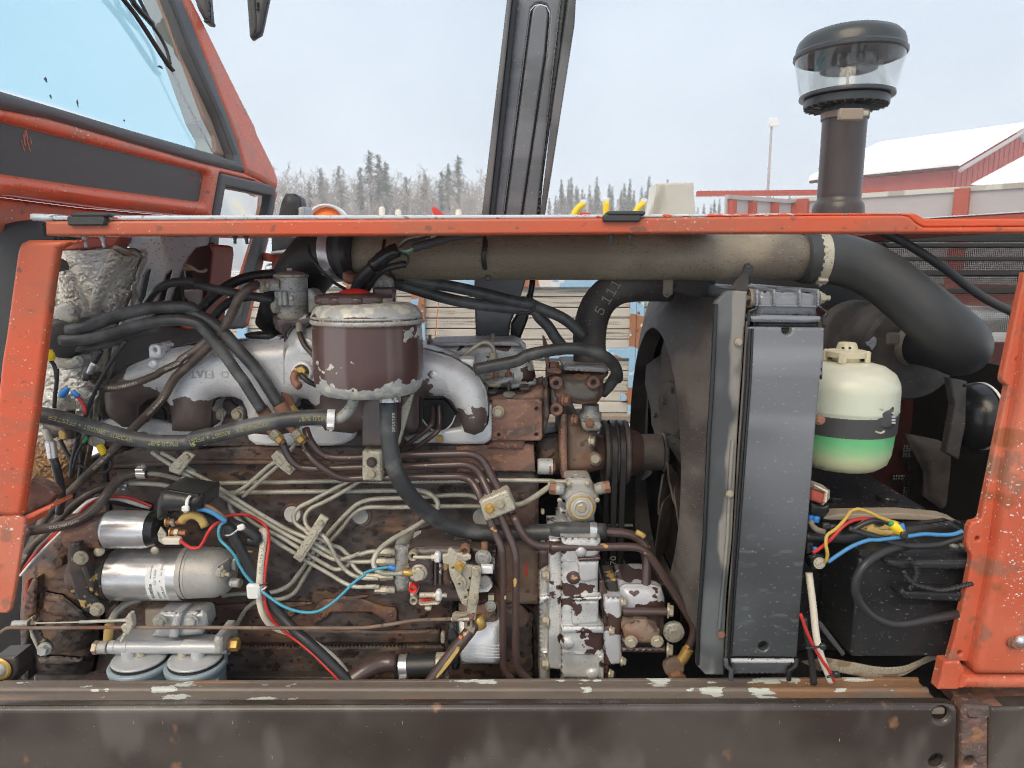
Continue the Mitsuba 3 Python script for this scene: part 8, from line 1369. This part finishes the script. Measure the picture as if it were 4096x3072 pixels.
for p in ((1378, 930), (1372, 1302)): part(HP, 'end_bolt', hexhead(0.42, at(K('E4', [(p[0] - 15, p[1])]), 1.15)[0], (1, -.25, 0), .024, .020), 'bolt', 30)
for p in ((935, 845), (822, 1118), (930, 1410), (815, 1530)): part(HP, 'flange_bolt', hexhead(0.5, at(K('E4', [(p[0] - 6, p[1])]), 1.14)[0], (1, -.35, 0), .013, .013), 'bolt', 30)
# ---------------------------------------------------------------- wiring and strap near the batteries
GS = thing('ground_strap', 'flat braided earth strap sagging along the bottom rail below the battery', 'strap')
b = spline(at(K('E5', [(1100, 1480), (1400, 1440)], 'E6', [(40, 1430), (160, 1450), (320, 1480), (480, 1510), (650, 1520), (800, 1500), (950, 1430), (1080, 1370), (1290, 1335)]), [1.20, 1.14, 1.10, 1.09, 1.085, 1.085, 1.085, 1.085, 1.09, 1.095, 1.10]), .006)
w_ = np.interp(np.linspace(0, 1, len(b)), [0, .2, .5, .7, .82, 1], [60, 62, 72, 64, 42, 40]) / 2.3695 * metres((3500, 2680), 1.09)
m = sweep(b, w_, 14, .16, up=(0, -.15, 1)); L0 = np.concatenate([[0], np.cumsum(np.linalg.norm(np.diff(b, axis=0), axis=1))]); uv = np.vstack([np.column_stack([np.repeat(L0, 14), np.tile(np.abs(np.arange(14) - 7) / 7.0, len(b))]), [[0, 0], [L0[-1], 0]]])
scene[key_of(GS + '__braid')] = mikit.ply(m, 'm_braid', smooth=True, uv=uv)
part(GS, 'fold', sweep(b[len(b) * 6 // 10:], .0032, 8), 'tan', True)
wire('loose black battery cable looping in front of the battery', K('E6', [(830, 320), (700, 340), (560, 400), (430, 500), (360, 620), (345, 740), (390, 860), (480, 960), (600, 1030), (740, 1062), (900, 1045), (1100, 1000), (1300, 965), (1500, 940)]), [1.05, 1.03, 1.02, 1.012, 1.01, 1.01, 1.01, 1.01, 1.01, 1.01, 1.01, 1.015, 1.03, 1.05], 17, 'conduit', 'battery_cable', 'cable', 16)
wire('thick black cable ending behind the black cable ties left of the battery', K('E5', [(1230, 230), (1400, 235), (1600, 250), (1720, 235), (1790, 220)]), 1.075, 18, 'conduit', 'battery_cable', 'cable', 14)
for i, (x, y, a) in enumerate(((1440, 155, -5), (1505, 170, -8))):
    k = thing('cable_tie', ('left black cable tie round the wires by the battery', 'right black cable tie round the wires by the battery')[i], 'cable tie'); part(k, 'band', sweep(spline(at(K('E5', [(x - 10, y - 20), (x, y + 30), (x + 20, y + 90)]), 1.04), .004), .003, 6, .4), 'conduit', True); part(k, 'head', cbox(at(K('E5', [(x - 8, y - 30)]), 1.038)[0], (.0105, .008, .009), .0015, rot([0, 1, 0], a)), 'conduit')
wire('yellow wire rising and bending over the battery to a yellow crimp', K('E5', [(1425, 470), (1445, 400), (1430, 300), (1440, 220), (1520, 160), (1600, 80), (1670, -20)], 'C6', [(300, 1410), (360, 1390), (450, 1410), (580, 1470), (700, 1510), (740, 1520)]), [1.03, 1.025, 1.025, 1.03, 1.03, 1.03, 1.03, 1.03, 1.03, 1.03, 1.03, 1.035, 1.04], 7, 'wireyellow')
wire('red wire arching beside the yellow one over the battery', K('E5', [(1310, 380), (1400, 320), (1500, 230), (1560, 160), (1650, 90), (1750, 62), (1850, 62)], 'E6', [(540, 65), (640, 75), (740, 100), (790, 125)]), [1.04, 1.035, 1.03, 1.03, 1.035, 1.04, 1.04, 1.045, 1.045, 1.045, 1.045], 7.5, 'wirered')
wire('bright blue wire rising from the switch across the battery edge', K('E5', [(1450, 470), (1550, 400), (1700, 310), (1850, 260)], 'E6', [(540, 262), (680, 245), (850, 225), (1000, 205), (1150, 212), (1280, 205), (1360, 175)]), 1.03, 8, 'wireblue')
for lab, px, r in (('upper black taped wire bundle fanning out over the battery', K('E6', [(310, 170), (420, 110), (520, 75), (600, 80), (680, 105)]), 11), ('lower black taped wire bundle running right over the battery edge', K('E6', [(280, 150), (400, 190), (550, 230), (700, 285), (850, 315), (1000, 315), (1150, 300), (1300, 250), (1420, 215)]), 12)): wire(lab, px, 1.035, r, 'conduit', 'wiring_harness', 'harness', 12)
k = thing('cable_connector', 'yellow crimp connector beside a small blue one on the battery top', 'connector'); part(k, 'sleeve', sweep(at(K('E6', [(690, 110), (730, 145), (780, 190)]), 1.03), np.array([.006, .0075, .006]), 14), 'yellow', True); part(k, 'green_end', sweep(at(K('E6', [(670, 95), (695, 115)]), 1.03), .0042, 10), 'green', True); part(k, 'blue_sleeve', sweep(at(K('E6', [(775, 110), (792, 160)]), 1.03), .0046, 10), 'bluelug', True)
part(k, 'black_tie', sweep(at(K('E6', [(790, 190), (810, 240), (840, 290)]), 1.025), .0028, 6, .5), 'conduit', True); part(k, 'tie_head', cbox(at(K('E6', [(806, 215)]), 1.022)[0], (.0105, .006, .0105), .0015), 'conduit')
FU = thing('fuse_holder', 'clear topped fuse holder with a red fuse left of the battery', 'fuse holder')
part(FU, 'base', plate(K('C5', [(1285, 1320), (1400, 1370), (1470, 1340), (1470, 1420), (1410, 1490), (1285, 1440)]), 1.07, .05, .004), 'blackgloss'); part(FU, 'red_fuse', plate(K('C5', [(1290, 1215), (1300, 1200), (1420, 1240), (1435, 1270), (1400, 1350), (1285, 1310)]), 1.066, .03, .004), 'redsteel')
part(FU, 'clear_cover', plate(K('C5', [(1300, 1200), (1350, 1165), (1480, 1215), (1480, 1290), (1410, 1370), (1400, 1350), (1440, 1270), (1420, 1240)]), 1.064, .03, .005), 'tan', True); part(FU, 'divider', plate(K('C5', [(1340, 1180), (1352, 1172), (1455, 1225), (1440, 1330), (1425, 1330), (1436, 1235)]), 1.06, .01, .002), 'cream')
part(FU, 'blue_terminal', sweep(at(K('E5', [(1285, 30), (1290, 80)]), 1.07), .0045, 10), 'bluelug', True); part(FU, 'blue_terminal', sweep(at(K('C5', [(1340, 1460), (1335, 1510)]), 1.065), .0052, 10), 'bluelug', True); part(FU, 'green_wire', sweep(spline(at(K('E5', [(1285, 80), (1300, 120), (1340, 160), (1420, 185)]), 1.065), .004), .0045, 8), 'tan', True)
SW = thing('battery_switch', 'small black switch with a brass screw where the coloured wires meet', 'switch')
part(SW, 'body', plate(K('E5', [(1290, 430), (1330, 395), (1420, 410), (1440, 480), (1420, 540), (1350, 560), (1300, 540)]), 1.055, .03, .008), 'blackgloss', True); part(SW, 'screw', hexhead(0.45, at(K('E5', [(1370, 480)]), 1.045)[0], (0, -1, .2), .016, .008, True), 'bracket', 30); part(SW, 'upper_block', plate(K('E5', [(1250, 290), (1310, 290), (1330, 350), (1300, 390), (1250, 400)]), 1.06, .03, .003), 'blackgloss'); part(SW, 'blue_end', sweep(at(K('E5', [(1315, 355), (1345, 350)]), 1.045), .0045, 10), 'bluelug', True)
t = wire('dirty cream sleeved cable hanging from the switch to the bottom rail', K('E5', [(1268, 570), (1285, 700), (1310, 900), (1330, 1100), (1350, 1230), (1390, 1380), (1440, 1500), (1480, 1600)]), [1.07, 1.065, 1.06, 1.055, 1.05, 1.045, 1.045, 1.045], 14, 'cream', 'white_cable', 'cable', 14)
wire('red wire hanging along the cream cable to the bottom rail', K('E5', [(1190, 960), (1230, 1080), (1280, 1200), (1330, 1300), (1400, 1410), (1470, 1510), (1510, 1600)]), 1.035, 6.5, 'wirered'); wire('black hose standing behind the cream cable at the bottom rail', K('E5', [(1220, 1000), (1240, 1150), (1275, 1300), (1300, 1450), (1315, 1620)]), 1.06, 13, 'conduit', 'black_cable', 'cable')
solo('black_strip', plate(K('E5', [(1355, 1030), (1400, 1050), (1620, 1340), (1590, 1368), (1420, 1160), (1360, 1080)]), 1.075, .006, .002), 'gasket', 'dark flat plastic strip leaning beside the cream cable', 'strip')
for i, (p, q) in enumerate((((1240, 1285), (1400, 1270)), ((1440, 1560), (1530, 1535)))): k = thing('cable_tie', ('black cable tie round the cream cable at mid height', 'black cable tie round the cream cable at the bottom rail')[i], 'cable tie'); part(k, 'band', sweep(at(K('E5', [p, q]), 1.028), .0026, 6, .6), 'conduit', True); part(k, 'head', cbox(at(K('E5', [q]), 1.026)[0], (.0095, .008, .0095), .002), 'conduit')
# ---------------------------------------------------------------- winter haze between the yard and the treeline
scene['air'] = {'type': 'homogeneous', 'albedo': {'type': 'rgb', 'value': [.95, .95, .95]}, 'sigma_t': {'type': 'rgb', 'value': [.0029, .0029, .0029]}}
scene['haze'] = {'type': 'cube', 'to_world': T4().translate([0, 120, 13]).scale([260, 160, 14.2]), 'bsdf': {'type': 'null'}, 'interior': {'type': 'ref', 'id': 'air'}}
labels['haze'] = {'kind': 'stuff', 'label': 'thin winter haze that pales the far treeline'}
scene['camera']['medium'] = {'type': 'ref', 'id': 'air'}
